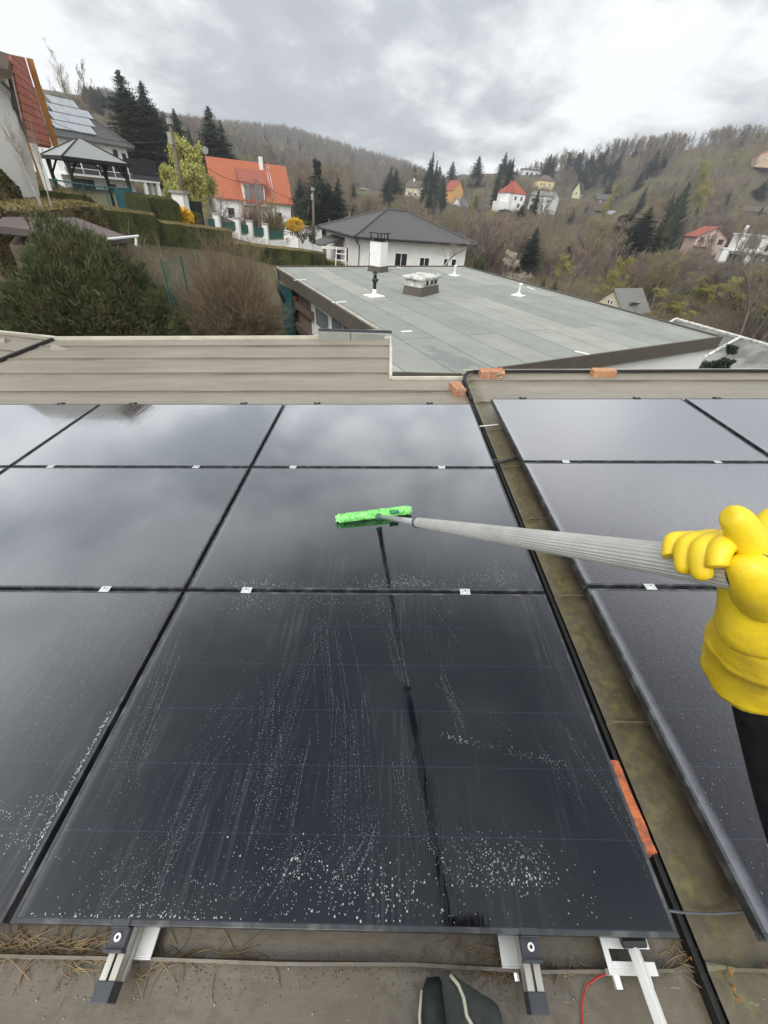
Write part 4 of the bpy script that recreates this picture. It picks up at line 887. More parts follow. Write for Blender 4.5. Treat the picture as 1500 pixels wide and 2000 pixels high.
# covered storage bay on the left side: teal door leaf, shelves, white door
def nbw(px, py, dx):                       # point on the vertical plane x = pA.x+dx in neighbour axes
    o_ = NBI @ Vector(CAM); d_ = (NBI.to_3x3()) @ Vector(ray(px, py)); t = (pA.x+dx-o_.x)/d_.x; return o_+d_*t
def wrect(b, px0, px1, py_top, py_bot, dx, th):
    a1, a2 = nbw(px0, py_top, dx), nbw(px1, py_top, dx); z1 = a1.z; z0 = nbw((px0+px1)/2, py_bot, dx).z
    b.bx(pA.x+dx-th/2, pA.x+dx+th/2, min(a1.y, a2.y), max(a1.y, a2.y), z0, z1)
b = MB(); wrect(b, 547, 569, 552, 700, .12, .06); o = b.build('door_leaf', M['teal'], nbo); o['label'] = 'teal door leaf under the left eave'
M['shelfwall'] = mat('brown_boards', (.20, .155, .115), .8, c2=(.15, .11, .08), scale=4, stretch=(1, 1, 10))
b = MB(); wrect(b, 570, 610, 556, 720, .30, .05); b.build('board_wall', M['shelfwall'], nbo)
b = MB(); wrect(b, 570, 610, 592, 595, .22, .12); wrect(b, 570, 610, 633, 637, .22, .12); b.build('shelf', M['wood'], nbo)
b = MB(); wrect(b, 610, 646, 590, 720, .30, .08); b.build('door_frame', M['whitepaint'], nbo)
b = MB(); wrect(b, 617, 640, 600, 640, .25, .03); b.build('door_pane', M['greywin'], nbo)
b = MB(); wrect(b, 646, 668, 618, 650, .28, .06); b.build('window_frame', M['whitepaint'], nbo); b = MB(); wrect(b, 649, 665, 622, 650, .24, .03); b.build('window_pane', M['greywin'], nbo)
M['terracotta'] = mat('terracotta', (.33, .12, .06), .85, c2=(.25, .09, .05))
b = MB(); q = nbw(577, 591, .20); b.tube([(q.x, q.y, q.z), (q.x, q.y, q.z+.09), (q.x, q.y, q.z+.15)], [.05, .075, .08], 12); tag(b.build('flower_pot', M['terracotta'], None, mw=NBM), 'clay pot on the top shelf under the left eave', 'pot')
b = MB(); q = nbp(1292, 720, -1.2); b.box((q.x, pD.y+.05, -1.3), (.05, .06, .9)); b.box((q.x, pD.y+.05, -.95), (.07, .08, .1)); b.build('wall_bracket', M['cap'], nbo)

M['dirtywhite'] = mat('mossy_white_masonry', (.62, .62, .57), .9, c2=(.30, .31, .27), scale=9, lo=.45, hi=.6, bump=.5, bscale=40)
def on_roof(name, px, py, lb, cat, rz=0, group=None):
    q = nbp(px, py); t = empty(name, mw=NBM @ Matrix.Translation((q.x, q.y, 0)) @ Matrix.Rotation(rz, 4, 'Z')); tag(t, lb, cat, group); return t
t = on_roof('chimney', 738, 530, 'tall white rendered chimney with a black metal cap rising from the bitumen roof', 'chimney', R(30))
b = MB(); b.box((0, 0, .07), (.43, .43, .14), top=(.93, .93)); b.build('flashing', M['fascia'], t)
b = MB(); b.box((0, 0, .36), (.36, .36, .72)); b.build('shaft', M['white'], t, bevel=.01)
b = MB(); b.box((0, 0, .73), (.40, .40, .022)); b.box((0, 0, .90), (.44, .44, .028), top=(.94, .94)); b.box((0, 0, .76), (.22, .22, .04))
for x in (-.165, .165):
    for y in (-.165, .165): b.box((x, y, .815), (.024, .024, .15))
for x in (-.165, 0, .165): b.box((x, -.17, .815), (.018, .01, .15))
b.build('cap', M['black'], t)
t = on_roof('flue_pipe', 731, 578, 'black flue pipe on a white collar standing on the bitumen roof', 'pipe')
b = MB(); b.box((0, 0, .008), (.36, .30, .016), rz=.2); b.tube([(0, 0, .01), (0, 0, .04), (0, 0, .13)], [.07, .045, .04], 14); b.build('collar', M['whitepaint'], t)
b = MB(); b.tube([(0, 0, .12), (0, 0, .39)], .035, 14); b.tube([(0, 0, .25), (0, 0, .28), (0, 0, .30), (0, 0, .33)], [.045, .058, .058, .04], 14); b.tube([(0, 0, .27), (.08, 0, .30)], .016, 8); b.build('pipe', M['black'], t)
b = MB(); b.tube([(0, 0, .41), (0, 0, .43), (0, 0, .455)], [.055, .05, .015], 12); b.tube([(0, 0, .38), (0, 0, .42)], .012, 6); b.build('hood', M['black'], t)
t = on_roof('chimney', 822, 573, 'low wide masonry chimney stack with a broken white top slab on the bitumen roof', 'chimney', R(30))
b = MB(); b.box((0, 0, .085), (.84, .48, .17), top=(.94, .92)); b.build('flashing', M['fascia'], t)
b = MB(); b.box((0, 0, .235), (.76, .40, .15)); b.build('masonry', M['dirtywhite'], t)
for x in (-.12, .08, .27): b = MB(); b.box((x, -.202, .235), (.09, .012, .08)); b.build('vent_opening', M['black'], t)
b = MB(); b.box((0, 0, .335), (.88, .52, .05)); o = b.build('top_slab', M['dirtywhite'], t, bevel=.012)
for i in range(9): b = MB(); b.box((-.38+.1*i, rg.uniform(-.2, .2), .364), (.07, .09, .02+.015*rg.random()), rz=rg.uniform(0, 1)); b.build('mortar_lump', M['dirtywhite'], t)
for (px_, py_, lb) in ((887, 538, 'small white vent pipe near the far edge of the bitumen roof'), (1012, 577, 'small white vent pipe with a cone cap near the right edge of the bitumen roof')):
    t = on_roof('vent_pipe', px_, py_, lb, 'vent', 0, 'vent pipes on the bitumen roof')
    b = MB(); b.box((0, 0, .006), (.27, .27, .012), rz=.4); b.tube([(0, 0, .01), (0, 0, .04), (0, 0, .07)], [.12, .05, .034], 14); b.build('flashing', M['whitepaint'], t)
    b = MB(); b.tube([(0, 0, .06), (0, 0, .23)], .026, 12); b.build('pipe', M['white2'], t); b = MB(); b.tube([(0, 0, .235), (0, 0, .25), (0, 0, .265)], [.05, .042, .01], 12); b.build('cap', M['whitepaint'], t)
for i, (xa, ya, xb, yb) in enumerate(((575, 548, 598, 547), (650, 592, 677, 590), (773, 521, 783, 524), (1122, 687, 1152, 694), (785, 649, 806, 648), (1028, 561, 1042, 566))):
    a1, a2 = nbp(xa, ya), nbp(xb, yb); b = MB(); strip(b, a1, a2, .05, .002, .008); tag(b.build('sealing_strip', M['whitepaint'], None, mw=NBM), ['white sealing strip at the far left edge of the bitumen roof', 'longer white sealing strip on the left edge below the flue pipe', 'tiny white strip behind the tall chimney', 'white strip near the brown fascia at the right of the bitumen roof', 'white strip at the inner corner of the bitumen roof', 'short white strip right of the cone capped vent'][i], 'strip')
b = MB()
for x_ in (847, 873): q = nbp(x_, 731); b.tube([(q.x-.005, pD.y+ (q.y-pD.y)-.02, -.10), (q.x-.005, q.y-.02, -.02)], .018, 8)
b.build('gutter_clip', M['steel'], nbo)
# ================================================================ houses: list first, the terrain passes under each
HS = []
def H(px, py, r, **k): HS.append(dict(px=px, py=py, r=r, **k))
H(12, 372, 15.0, key='gable_left'); H(150, 400, 60, key='modern'); H(492, 447, 79, key='orange'); H(590, 482, 62, key='shed'); H(775, 541, 47, key='hip')
H(815, 386, 290, key='beige'); H(884, 392, 285, key='ochre'); H(902, 412, 262, key='whitegable'); H(940, 432, 240, key='darkroof')
H(1003, 404, 238, key='redvilla'); H(1066, 410, 245, key='whitemod'); H(1066, 366, 335, key='yellow'); H(1130, 396, 300, key='lime')
H(1187, 436, 235, key='greyshed'); H(1178, 400, 265, key='darkcabin'); H(1075, 490, 150, key='pinkpanel'); H(1378, 492, 190, key='pink'); H(1465, 522, 170, key='bigwhite')
H(1350, 322, 340, key='chalet'); H(1494, 316, 430, key='orangebrown'); H(1195, 660, 66, key='greygable'); H(1400, 735, 30, key='greyfront'); H(1060, 570, 72, key='lowroof')
H(1290, 500, 180, key='hut'); H(708, 392, 300, key='farwhite'); H(1035, 345, 400, key='hillwhite'); H(1465, 345, 330, key='silver'); H(1480, 422, 300, key='brownroof'); H(1100, 470, 150, key='pavilion'); H(210, 478, 13.5, key='brownshed'); H(958, 392, 250, key='xa'); H(1108, 404, 250, key='xb'); H(1235, 424, 250, key='xc'); H(1311, 358, 300, key='xd'); H(732, 386, 300, key='xe'); H(75, 450, 60, key='none')
# real dimensions (width, depth, wall, roof rise, yaw, overhang) and the outline each house has in the photograph: its distance follows from them
DIM = dict(orange=(14.2, 9.5, 4.4, 5.2, 8, .5), shed=(4.2, 3.4, 2.3, .14, 38, .12), hip=(12.6, 10.2, 3.6, 1.95, 26, .75), modern=(10, 8.5, 5.7, 3.4, 30, .8), beige=(10, 8, 4.6, 3.2, -25, .4), ochre=(9.5, 9, 5, 4.2, 40, .4),
           whitegable=(8, 8, 2.6, 3, -35, .4), darkroof=(10, 8, 1.6, 4.6, -30, .4), redvilla=(9, 8, 6.2, 4.8, 28, .3), whitemod=(13, 8, 5.6, 1.5, -30, .4), yellow=(12, 9, 4, 3.2, 15, .4), lime=(6, 9, 5, 4.4, -22, .4), greyshed=(8, 6, 2.2, 2.2, -35, .4),
           darkcabin=(10, 6, 1.8, 1.8, 10, .4), pinkpanel=(3.4, 5, 4.2, 2.6, -60, .4), pink=(11, 9, 4.6, 2.7, 26, .8), bigwhite=(15, 10, 6.6, .35, 18, .3), chalet=(9, 9, 3, 3.6, 25, 1.3), orangebrown=(11, 9, 4.4, 3.4, 20, .4), greygable=(5.2, 6.6, 3, 2.7, -30, .35),
           hut=(4.5, 5, 2, 1.4, 25, .4), farwhite=(9, 7, 3, 2.6, 10, .4), hillwhite=(17, 8, 3.4, .5, 20, .6), silver=(9, 7, 2.4, 2.4, 35, .4), brownroof=(12, 9, 3, 2.5, 15, .4), pavilion=(5, 4, 2, 1.2, 10, .6), lowroof=(5, 4, 1.7, .7, -25, .4), xa=(8, 7, 2.6, 2.6, 20, .4), xb=(8, 7, 3, 2.6, -20, .4), xc=(7, 7, 3, 2.4, 30, .4), xd=(9, 7, 2.6, 2.2, 10, .4), xe=(8, 7, 3, 2.4, -15, .4))
BOX = dict(orange=(410, 570, 318, 440), shed=(552, 630, 441, 492), hip=(628, 922, 411, 545), modern=(20, 262, 190, 402), beige=(792, 833, 353, 386), ochre=(866, 906, 353, 395), whitegable=(880, 916, 388, 415), darkroof=(920, 962, 400, 433), redvilla=(973, 1030, 354, 408),
           whitemod=(1033, 1092, 375, 415), yellow=(1043, 1085, 342, 368), lime=(1117, 1141, 358, 396), greyshed=(1168, 1202, 412, 437), darkcabin=(1160, 1197, 380, 399), pinkpanel=(1063, 1087, 440, 488), pink=(1336, 1424, 443, 494), bigwhite=(1410, 1530, 455, 522),
           chalet=(1330, 1368, 290, 322), orangebrown=(1472, 1530, 292, 320), greygable=(1155, 1272, 565, 640), hut=(1270, 1305, 475, 500), farwhite=(700, 722, 365, 392), hillwhite=(1015, 1060, 330, 349), silver=(1458, 1490, 325, 346), brownroof=(1440, 1500, 403, 426), pavilion=(1098, 1122, 445, 466), lowroof=(1035, 1085, 540, 572), xa=(948, 968, 378, 392), xb=(1098, 1118, 388, 404), xc=(1225, 1246, 407, 424), xd=(1300, 1322, 344, 358), xe=(722, 741, 371, 386))
def outline(px, py, r, w, d, h, rh, yaw, ov, zs=1.):
    p = at(px, py, r); A = -math.atan2(p[0], p[1])+R(yaw); xs = []; ys = []
    for x in (-w/2-ov*.6, w/2+ov*.6):
        for y in (-d/2-ov*.6, d/2+ov*.6):
            q = pix((p[0]+x*math.cos(A)-y*math.sin(A), p[1]+x*math.sin(A)+y*math.cos(A), p[2]+h*zs)); xs.append(q[0]); ys.append(q[1])
    q = pix((p[0], p[1], p[2]+(h+rh)*zs)); return min(xs), max(xs), q[1]
for h_ in HS:
    k = h_['key']
    if k not in DIM: continue
    x0, x1, y0, y1 = BOX[k]; dm_ = DIM[k]; px_, py_, r_ = (x0+x1)/2, y1, h_['r']
    for it in range(14):
        a0_, a1_, t_ = outline(px_, py_, r_, *dm_); r_ *= ((a1_-a0_)/(x1-x0))**.9; px_ += ((x0+x1)-(a0_+a1_))/2*.8
    zs = 1.
    for it in range(8):
        t_ = outline(px_, py_, r_, *dm_, zs=zs)[2]; zs *= (py_-y0)/(py_-t_)
    h_['px'], h_['py'], h_['r'], h_['zs'] = px_, py_, r_, min(1.6, max(.6, zs)); print(k, round(px_), round(py_), round(r_), round(zs, 2))
HK = {h['key']: h for h in HS}
ANC = [(h['px'], h['py'], h['r']) for h in HS if h['key'] not in ('brownshed', 'gable_left', 'modern')]
ANC += [(p_, q_, r_ if r_ <= 26 else r_*1.5) for p_, q_, r_ in [(40, 388, 17), (165, 402, 27), (100, 540, 13), (250, 560, 12), (450, 600, 12), (100, 640, 8), (420, 560, 15), (330, 440, 24), (400, 446, 34), (450, 470, 38), (620, 500, 30), (560, 540, 22),
        (750, 700, 14), (1000, 680, 18), (1300, 760, 15), (1450, 780, 14), (100, 900, 6), (700, 900, 7), (1400, 950, 7), (1000, 600, 34), (950, 560, 45), (1100, 600, 45), (1300, 640, 40), (1450, 660, 38), (1450, 610, 60), (1250, 560, 65), (1000, 520, 70), (900, 495, 85), (1100, 540, 72), (750, 440, 110), (650, 440, 90), (850, 430, 130), (900, 430, 140),
        (1000, 450, 115), (1150, 470, 100), (1300, 540, 80), (1420, 565, 75), (560, 430, 75), (420, 400, 80), (330, 385, 60), (200, 350, 60), (100, 300, 80), (0, 300, 60), (-150, 300, 60),
        (150, 215, 200), (250, 245, 200), (60, 200, 180), (250, 215, 300), (350, 245, 330), (0, 170, 250), (-300, 150, 250), (420, 300, 240), (320, 330, 120), (500, 300, 420), (520, 292, 430), (600, 300, 450), (430, 253, 520), (520, 262, 560), (620, 280, 560), (700, 308, 540), (770, 332, 520), (820, 350, 500),
        (850, 352, 330), (880, 355, 340), (930, 352, 330), (980, 346, 320), (1040, 330, 320), (500, 380, 160), (600, 360, 200), (700, 370, 220), (760, 375, 240), (800, 375, 240), (960, 375, 230), (880, 400, 175),
        (1100, 326, 330), (1200, 308, 340), (1300, 292, 345), (1400, 284, 350), (1480, 280, 350), (1600, 275, 350), (1800, 300, 330), (1150, 388, 250), (1250, 372, 240), (1250, 422, 190), (1350, 428, 180), (1420, 440, 190), (1250, 468, 140), (1350, 508, 135), (1480, 532, 105), (1600, 545, 100), (1700, 700, 30), (1600, 800, 15)]]
def feat(a, r): return np.array([a*5.2, math.log(r)*2.4])
AP = []; AV = []
for (px_, py_, r_) in ANC:
    a, te = azel(px_, py_); AP.append(feat(a, r_)); AV.append(te*r_ if r_ < 26 else te*r_)
AP = np.array(AP); AV = np.array([v/ (3+ANC[i][2]) for i, v in enumerate(AV)])      # rise over distance
D_ = np.sqrt(((AP[:, None]-AP[None])**2).sum(-1)+.05)
Aw = np.linalg.solve(np.block([[D_+np.eye(len(AP))*.004*0-0, np.ones((len(AP), 1))], [np.ones((1, len(AP))), np.zeros((1, 1))]]) + np.diag([-.02]*len(AP)+[0]), np.append(AV, 0))
def terr_ar(a, r):
    q = feat(a, max(r, 4)); d = np.sqrt(((AP-q)**2).sum(-1)+.05)
    return CAMZ+(d@Aw[:-1]+Aw[-1])*(3+r)
def terr(x, y): return terr_ar(math.atan2(x, y), math.hypot(x, y))
def terr_many(A, Rr):
    Q = np.stack([A*5.2, np.log(np.maximum(Rr, 4))*2.4], -1).reshape(-1, 2)
    d = np.sqrt(((Q[:, None]-AP[None])**2).sum(-1)+.05); return (CAMZ+(d@Aw[:-1]+Aw[-1]).reshape(A.shape)*(3+Rr))
az = np.concatenate([np.linspace(-PI, -1.15, 30, endpoint=False), np.linspace(-1.15, 1.15, 330), np.linspace(1.15, PI, 30)[1:]])
rad_ = np.concatenate([[0.5], np.geomspace(4, 900, 170), np.geomspace(925, 1000, 3)])
AA, RR = np.meshgrid(az, rad_, indexing='ij')
ZZ = terr_many(np.clip(AA, -1.25, 1.2), np.minimum(RR, 900))
fade = np.clip((np.abs(AA)-1.2)/.9, 0, 1); ZZ = ZZ*(1-fade)+(1.0+0*ZZ)*fade
far_ = np.clip((RR-900)/500, 0, 1); ZZ = ZZ*(1-far_)+far_*np.minimum(ZZ, 6.)
ZZ = np.where(RR < 16, np.minimum(ZZ, .3+np.maximum(0, RR-8.5)*.62), ZZ)
# small lumps so that the slopes are not smooth
hn = np.sin(AA*90+RR*.05)*np.cos(RR*.11+AA*31)+.6*np.sin(AA*211+RR*.21); ZZ = ZZ+hn*np.clip((RR-60)/300, 0, 1)*.9
V = np.stack([np.sin(AA)*RR, np.cos(AA)*RR, ZZ], -1).reshape(-1, 3); n1_, n2_ = AA.shape
I = np.arange(n1_*n2_).reshape(n1_, n2_); Fq = np.stack([I[:-1, :-1], I[:-1, 1:], I[1:, 1:], I[1:, :-1]], -1).reshape(-1, 4)
def ground_mat():
    m, t, b = newmat('hillside_ground'); l = t.links.new
    g = nd(t, 'ShaderNodeNewGeometry')
    n = nd(t, 'ShaderNodeTexNoise', Scale=.035, Detail=6, Roughness=.6); l(g.outputs['Position'], n.inputs[0])
    r_ = nd(t, 'ShaderNodeValToRGB'); e = r_.color_ramp.elements; e[0].position = .38; e[0].color = (.085, .068, .045, 1); e[1].position = .66; e[1].color = (.11, .115, .045, 1)
    k = e.new(.52); k.color = (.10, .085, .05, 1); l(n.outputs[0], r_.inputs[0])
    n2 = nd(t, 'ShaderNodeTexNoise', Scale=1.3, Detail=7, Roughness=.7); l(g.outputs['Position'], n2.inputs[0]); mr = nd(t, 'ShaderNodeMapRange'); l(n2.outputs[0], mr.inputs[0]); mr.inputs[3].default_value = .6; mr.inputs[4].default_value = 1.4
    v = nd(t, 'ShaderNodeVectorMath', operation='SCALE'); l(r_.outputs[0], v.inputs[0]); l(mr.outputs[0], v.inputs['Scale'])
    l(v.outputs[0], b.inputs['Base Color']); b.inputs['Roughness'].default_value = .95; b.inputs['Specular IOR Level'].default_value = .1; return m
M['ground'] = ground_mat()
me = fast_mesh('ground', V, Fq); me.polygons.foreach_set('use_smooth', [True]*len(me.polygons)); tag(objm('ground', me, M['ground']), 'brown green hillside ground of the valley', kind='structure')
# pale meadow in the gap of the far wood: a grassy sheet following the slope
def patch(name, lbl, poly, m, lift=.5, res=26):
    vs = []; fs = []; xs = [p[0] for p in poly]; 
    top = sorted([p for p in poly if p[3]], key=lambda p: p[0]); bot = sorted([p for p in poly if not p[3]], key=lambda p: p[0])
    for i in range(res+1):
        f_ = i/res; x = xs[0]*0+min(xs)+(max(xs)-min(xs))*f_
        def ip(lst): return np.interp(x, [p[0] for p in lst], [p[1] for p in lst]), np.interp(x, [p[0] for p in lst], [p[2] for p in lst])
        (y1, r1), (y2, r2) = ip(top), ip(bot)
        for j in range(9):
            g_ = j/8; r_ = r1+(r2-r1)*g_; a_, te = azel(x, y1+(y2-y1)*g_); vs.append((math.sin(a_)*r_, math.cos(a_)*r_, terr_ar(a_, r_)+lift))
    for i in range(res):
        for j in range(8): q = i*9+j; fs.append((q, q+9, q+10, q+1))
    b = MB(); b.add(vs, fs); tag(b.build(name, m, None, True), lbl, kind='structure')
M['meadow'] = mat('spring_meadow', (.20, .20, .075), .95, c2=(.15, .145, .06), scale=.08, spec=.1); M['meadow2'] = mat('garden_grass', (.10, .13, .035), .95, c2=(.075, .085, .03), scale=.3, spec=.1)
patch('meadow', 'pale green meadow in a gap of the far wood', [(478, 284, 667, 1), (500, 276, 675, 1), (560, 284, 680, 1), (600, 300, 675, 1), (478, 285, 645, 0), (530, 305, 540, 0), (600, 302, 600, 0)], M['meadow'], .8)

# ================================================================ house builder
def house(key, label, cat, w, d, h, yaw=0, roof='gable', rh=2, over=.4, wall='white', tile='tile_grey', wins=(), chim=(), ridge='x', name='house', doors=(), group=None, rt=.14, base=None, rot=None):
    k = HK[key]; p = at(k['px'], k['py'], k['r']); a = math.atan2(p[0], p[1])
    z0 = p[2] if base is None else base
    t = empty(name, (p[0], p[1], z0), -a+R(yaw)); t.scale = (1, 1, k.get('zs', 1)); tag(t, label, cat, group)
    hw, hd = w/2, d/2
    if ridge == 'y': pass
    b = MB(); b.bx(-hw, hw, -hd, hd, -2.5, h)
    if roof == 'gable':
        if ridge == 'x': b.add([(-hw, -hd, h), (-hw, hd, h), (-hw, 0, h+rh), (hw, -hd, h), (hw, hd, h), (hw, 0, h+rh)], [(0, 2, 1), (3, 4, 5), (0, 3, 5, 2), (1, 2, 5, 4)])
        else: b.add([(-hw, -hd, h), (hw, -hd, h), (0, -hd, h+rh), (-hw, hd, h), (hw, hd, h), (0, hd, h+rh)], [(0, 1, 2), (3, 5, 4), (0, 2, 5, 3), (1, 4, 5, 2)])
    b.build('wall', M[wall], t)
    b = MB(); o_ = over
    if roof == 'gable':
        for s in (-1, 1):
            if ridge == 'x':
                L_ = hd+o_; zl = h-rh/hd*o_; vs = [(-hw-o_, s*L_, zl), (hw+o_, s*L_, zl), (hw+o_, 0, h+rh), (-hw-o_, 0, h+rh)]
            else:
                L_ = hw+o_; zl = h-rh/hw*o_; vs = [(s*L_, -hd-o_, zl), (s*L_, hd+o_, zl), (0, hd+o_, h+rh), (0, -hd-o_, h+rh)]
            vs = [(x, y, z+.03) for x, y, z in vs]+[(x, y, z+.03+rt) for x, y, z in vs]
            b.add(vs, [(0, 1, 2, 3), (7, 6, 5, 4), (0, 4, 5, 1), (1, 5, 6, 2), (2, 6, 7, 3), (3, 7, 4, 0)])
    elif roof == 'hip':
        e = hw+o_; f = hd+o_
        if w >= d: r1, r2 = (-(e-f), 0), (e-f, 0)
        else: r1, r2 = (0, -(f-e)), (0, f-e)
        vs = [(-e, -f, h-.05), (e, -f, h-.05), (e, f, h-.05), (-e, f, h-.05), (-e, -f, h+.08), (e, -f, h+.08), (e, f, h+.08), (-e, f, h+.08), (r1[0], r1[1], h+rh), (r2[0], r2[1], h+rh)]
        fs = [(3, 2, 1, 0), (0, 1, 5, 4), (1, 2, 6, 5), (2, 3, 7, 6), (3, 0, 4, 7)]
        fs += [(4, 5, 9, 8), (5, 6, 9), (6, 7, 8, 9), (7, 4, 8)] if w >= d else [(4, 5, 8), (5, 6, 9, 8), (6, 7, 9), (7, 4, 8, 9)]
        b.add(vs, fs)
    else: b.bx(-hw-o_, hw+o_, -hd-o_, hd+o_, h+.002, h+rh)
    rf = b.build('roof', M[tile], t)
    for (x, y, cw, ch, cm) in chim:
        b = MB(); b.box((x, y, h+rh*.4+ch/2), (cw, cw, ch+rh*.6)); c_ = b.build('chimney', M[cm], rf)
    for wi in wins:
        f_, x, z, ww, wh = wi[:5]; gm = wi[5] if len(wi) > 5 else 'darkwin'; fm = wi[6] if len(wi) > 6 else 'whitepaint'
        fr = MB(); pn = MB(); ft = .07 if ww < 2.5 else .09
        def fb(bb, x0, x1, z0_, z1_, y0, y1):
            if f_ == 'f': bb.bx(x0, x1, -hd-y1, -hd-y0, z0_, z1_)
            elif f_ == 'b': bb.bx(x0, x1, hd+y0, hd+y1, z0_, z1_)
            elif f_ == 'l': bb.bx(-hw-y1, -hw-y0, x0, x1, z0_, z1_)
            elif f_ == 'r': bb.bx(hw+y0, hw+y1, x0, x1, z0_, z1_)
        fb(pn, x-ww/2, x+ww/2, z, z+wh, .004, .02)
        for (q0, q1, s0, s1) in ((x-ww/2-ft, x+ww/2+ft, z-ft, z), (x-ww/2-ft, x+ww/2+ft, z+wh, z+wh+ft), (x-ww/2-ft, x-ww/2, z, z+wh), (x+ww/2, x+ww/2+ft, z, z+wh)): fb(fr, q0, q1, s0, s1, .002, .06)
        if ww > 1.0: fb(fr, x-.03, x+.03, z, z+wh, .022, .05)
        w_o = fr.build('window', M[fm], t); pn.build('pane', M[gm], w_o)
    return t
def tiles(base_c, c2, row, colw, name, rough=.6):
    m, t, b = newmat(name); l = t.links.new
    tcn = nd(t, 'ShaderNodeTexCoord'); sp = nd(t, 'ShaderNodeSeparateXYZ'); l(tcn.outputs['Object'], sp.inputs[0])
    # courses follow height, columns follow the horizontal position
    def M1(op, a, b_=None):
        n = nd(t, 'ShaderNodeMath', operation=op)
        for i, q in enumerate((a, b_)):
            if q is None: continue
            if isinstance(q, (int, float)): n.inputs[i].default_value = q
            else: l(q, n.inputs[i])
        return n.outputs[0]
    fr = M1('FRACT', M1('MULTIPLY', sp.outputs[2], 1/row)); fx = M1('FRACT', M1('MULTIPLY', M1('ADD', sp.outputs[0], sp.outputs[1]), 1/colw))
    ht = M1('ADD', M1('MULTIPLY', M1('SUBTRACT', 1., fr), .7), M1('MULTIPLY', M1('ABSOLUTE', M1('SUBTRACT', fx, .5)), .6))
    n = nd(t, 'ShaderNodeTexNoise', Scale=2.5, Detail=6, Roughness=.7); l(tcn.outputs['Object'], n.inputs[0])
    r_ = nd(t, 'ShaderNodeValToRGB'); r_.color_ramp.elements[0].position = .35; r_.color_ramp.elements[1].position = .65; r_.color_ramp.elements[0].color = c4(base_c); r_.color_ramp.elements[1].color = c4(c2); l(n.outputs[0], r_.inputs[0])
    gap = M1('LESS_THAN', fr, .14); mxx = nd(t, 'ShaderNodeMixRGB'); l(M1('MULTIPLY', gap, .55), mxx.inputs[0]); l(r_.outputs[0], mxx.inputs[1]); mxx.inputs[2].default_value = c4(tuple(q*.35 for q in base_c))
    l(mxx.outputs[0], b.inputs['Base Color']); b.inputs['Roughness'].default_value = rough
    bu = nd(t, 'ShaderNodeBump', Strength=.6, Distance=.06); l(ht, bu.inputs['Height']); l(bu.outputs[0], b.inputs['Normal']); return m
M['tiles_orange'] = tiles((.40, .115, .045), (.33, .09, .038), .22, .3, 'orange_clay_tiles', .7); M['tiles_black'] = tiles((.052, .05, .05), (.075, .072, .07), .15, .3, 'black_concrete_tiles', .5)
M['tiles_grey'] = tiles((.22, .215, .195), (.15, .145, .13), .22, .35, 'grey_cement_tiles'); M['tiles_rust'] = tiles((.30, .085, .05), (.24, .065, .04), .42, .5, 'rust_red_tiles', .75)
M['solar_far'] = mat('pale_reflecting_solar_glass', (.26, .28, .30), .15, spec=1.2, c2=(.34, .36, .38), scale=1.5)

# --- hip roofed bungalow behind the bitumen roof
t = house('hip', 'white bungalow with a big black hipped tile roof behind the tall chimney', 'house', 12.6, 10.2, 3.6, yaw=26, roof='hip', rh=1.95, over=.75, tile='tiles_black',
          wins=[('f', -4.9, 1.5, .6, 1.1), ('f', -1.6, 1.5, 1.35, 1.1), ('f', 1.2, 1.6, 1.1, .75), ('f', 3.9, 1.6, .55, .75), ('f', 4.9, 1.6, .55, .75), ('l', -2., 1.5, .55, 1.1)], name='bungalow')
b = MB(); e_, f_ = 12.6/2+.75, 10.2/2+.75
for (a1, a2) in (((-e_, -f_, 3.7), (-(e_-f_), 0, 5.57)), ((e_, -f_, 3.7), (e_-f_, 0, 5.57)), ((-(e_-f_), 0, 5.57), (e_-f_, 0, 5.57)), ((-e_, f_, 3.7), (-(e_-f_), 0, 5.57))): b.tube([a1, a2], .10, 6)
b.build('ridge_tiles', M['tile_dark'], t)
b = MB(); b.tube([(-e_, -f_-.05, 3.57), (e_, -f_-.05, 3.57)], .07, 6); b.tube([(-e_-.05, -f_, 3.57), (-e_-.05, f_, 3.57)], .07, 6); b.tube([(-e_+.1, -f_, 3.55), (-e_+.5, -f_+.5, 3.15), (-e_+.78, -f_+.72, 3.05), (-e_+.78, -f_+.72, 0)], .05, 6); b.build('gutter', M['black'], t)
b = MB()                                    # entrance canopy on the left face
vs = [(-8.9, -1.0, 2.5), (-6.3, -1.0, 3.15), (-6.3, 2.6, 3.15), (-8.9, 2.6, 2.5)]; b.add(vs+[(x, y, z+.12) for x, y, z in vs], [(3, 2, 1, 0), (4, 5, 6, 7), (0, 1, 5, 4), (1, 2, 6, 5), (2, 3, 7, 6), (3, 0, 4, 7)]); b.build('canopy', M['tiles_black'], t)
b = MB(); b.bx(-8.9, -6.3, -1.1, -1.02, 2.35, 2.55); b.bx(-8.85, -8.7, -1., -.85, -1, 2.5); b.bx(-8.85, -8.7, 2.4, 2.55, -1, 2.5); b.build('canopy_frame', M['whitepaint'], t)
b = MB(); b.bx(-6.36, -6.302, .3, 1.3, 0, 2.1); b.build('door', M['darkwin'], t)

# --- small white flat shed
t = house('shed', 'small white shed with a flat grey roof beside the black roofed bungalow', 'shed', 4.2, 3.4, 2.3, yaw=38, roof='flat', rh=.14, over=.12, tile='concrete', wins=[('f', .2, 1.2, .8, .5, 'darkwin', 'black')], name='garden_shed')
b = MB(); b.bx(-2.13, -2.09, -1.75, -1.69, 0, 2.3); b.build('corner_trim', M['black'], t)
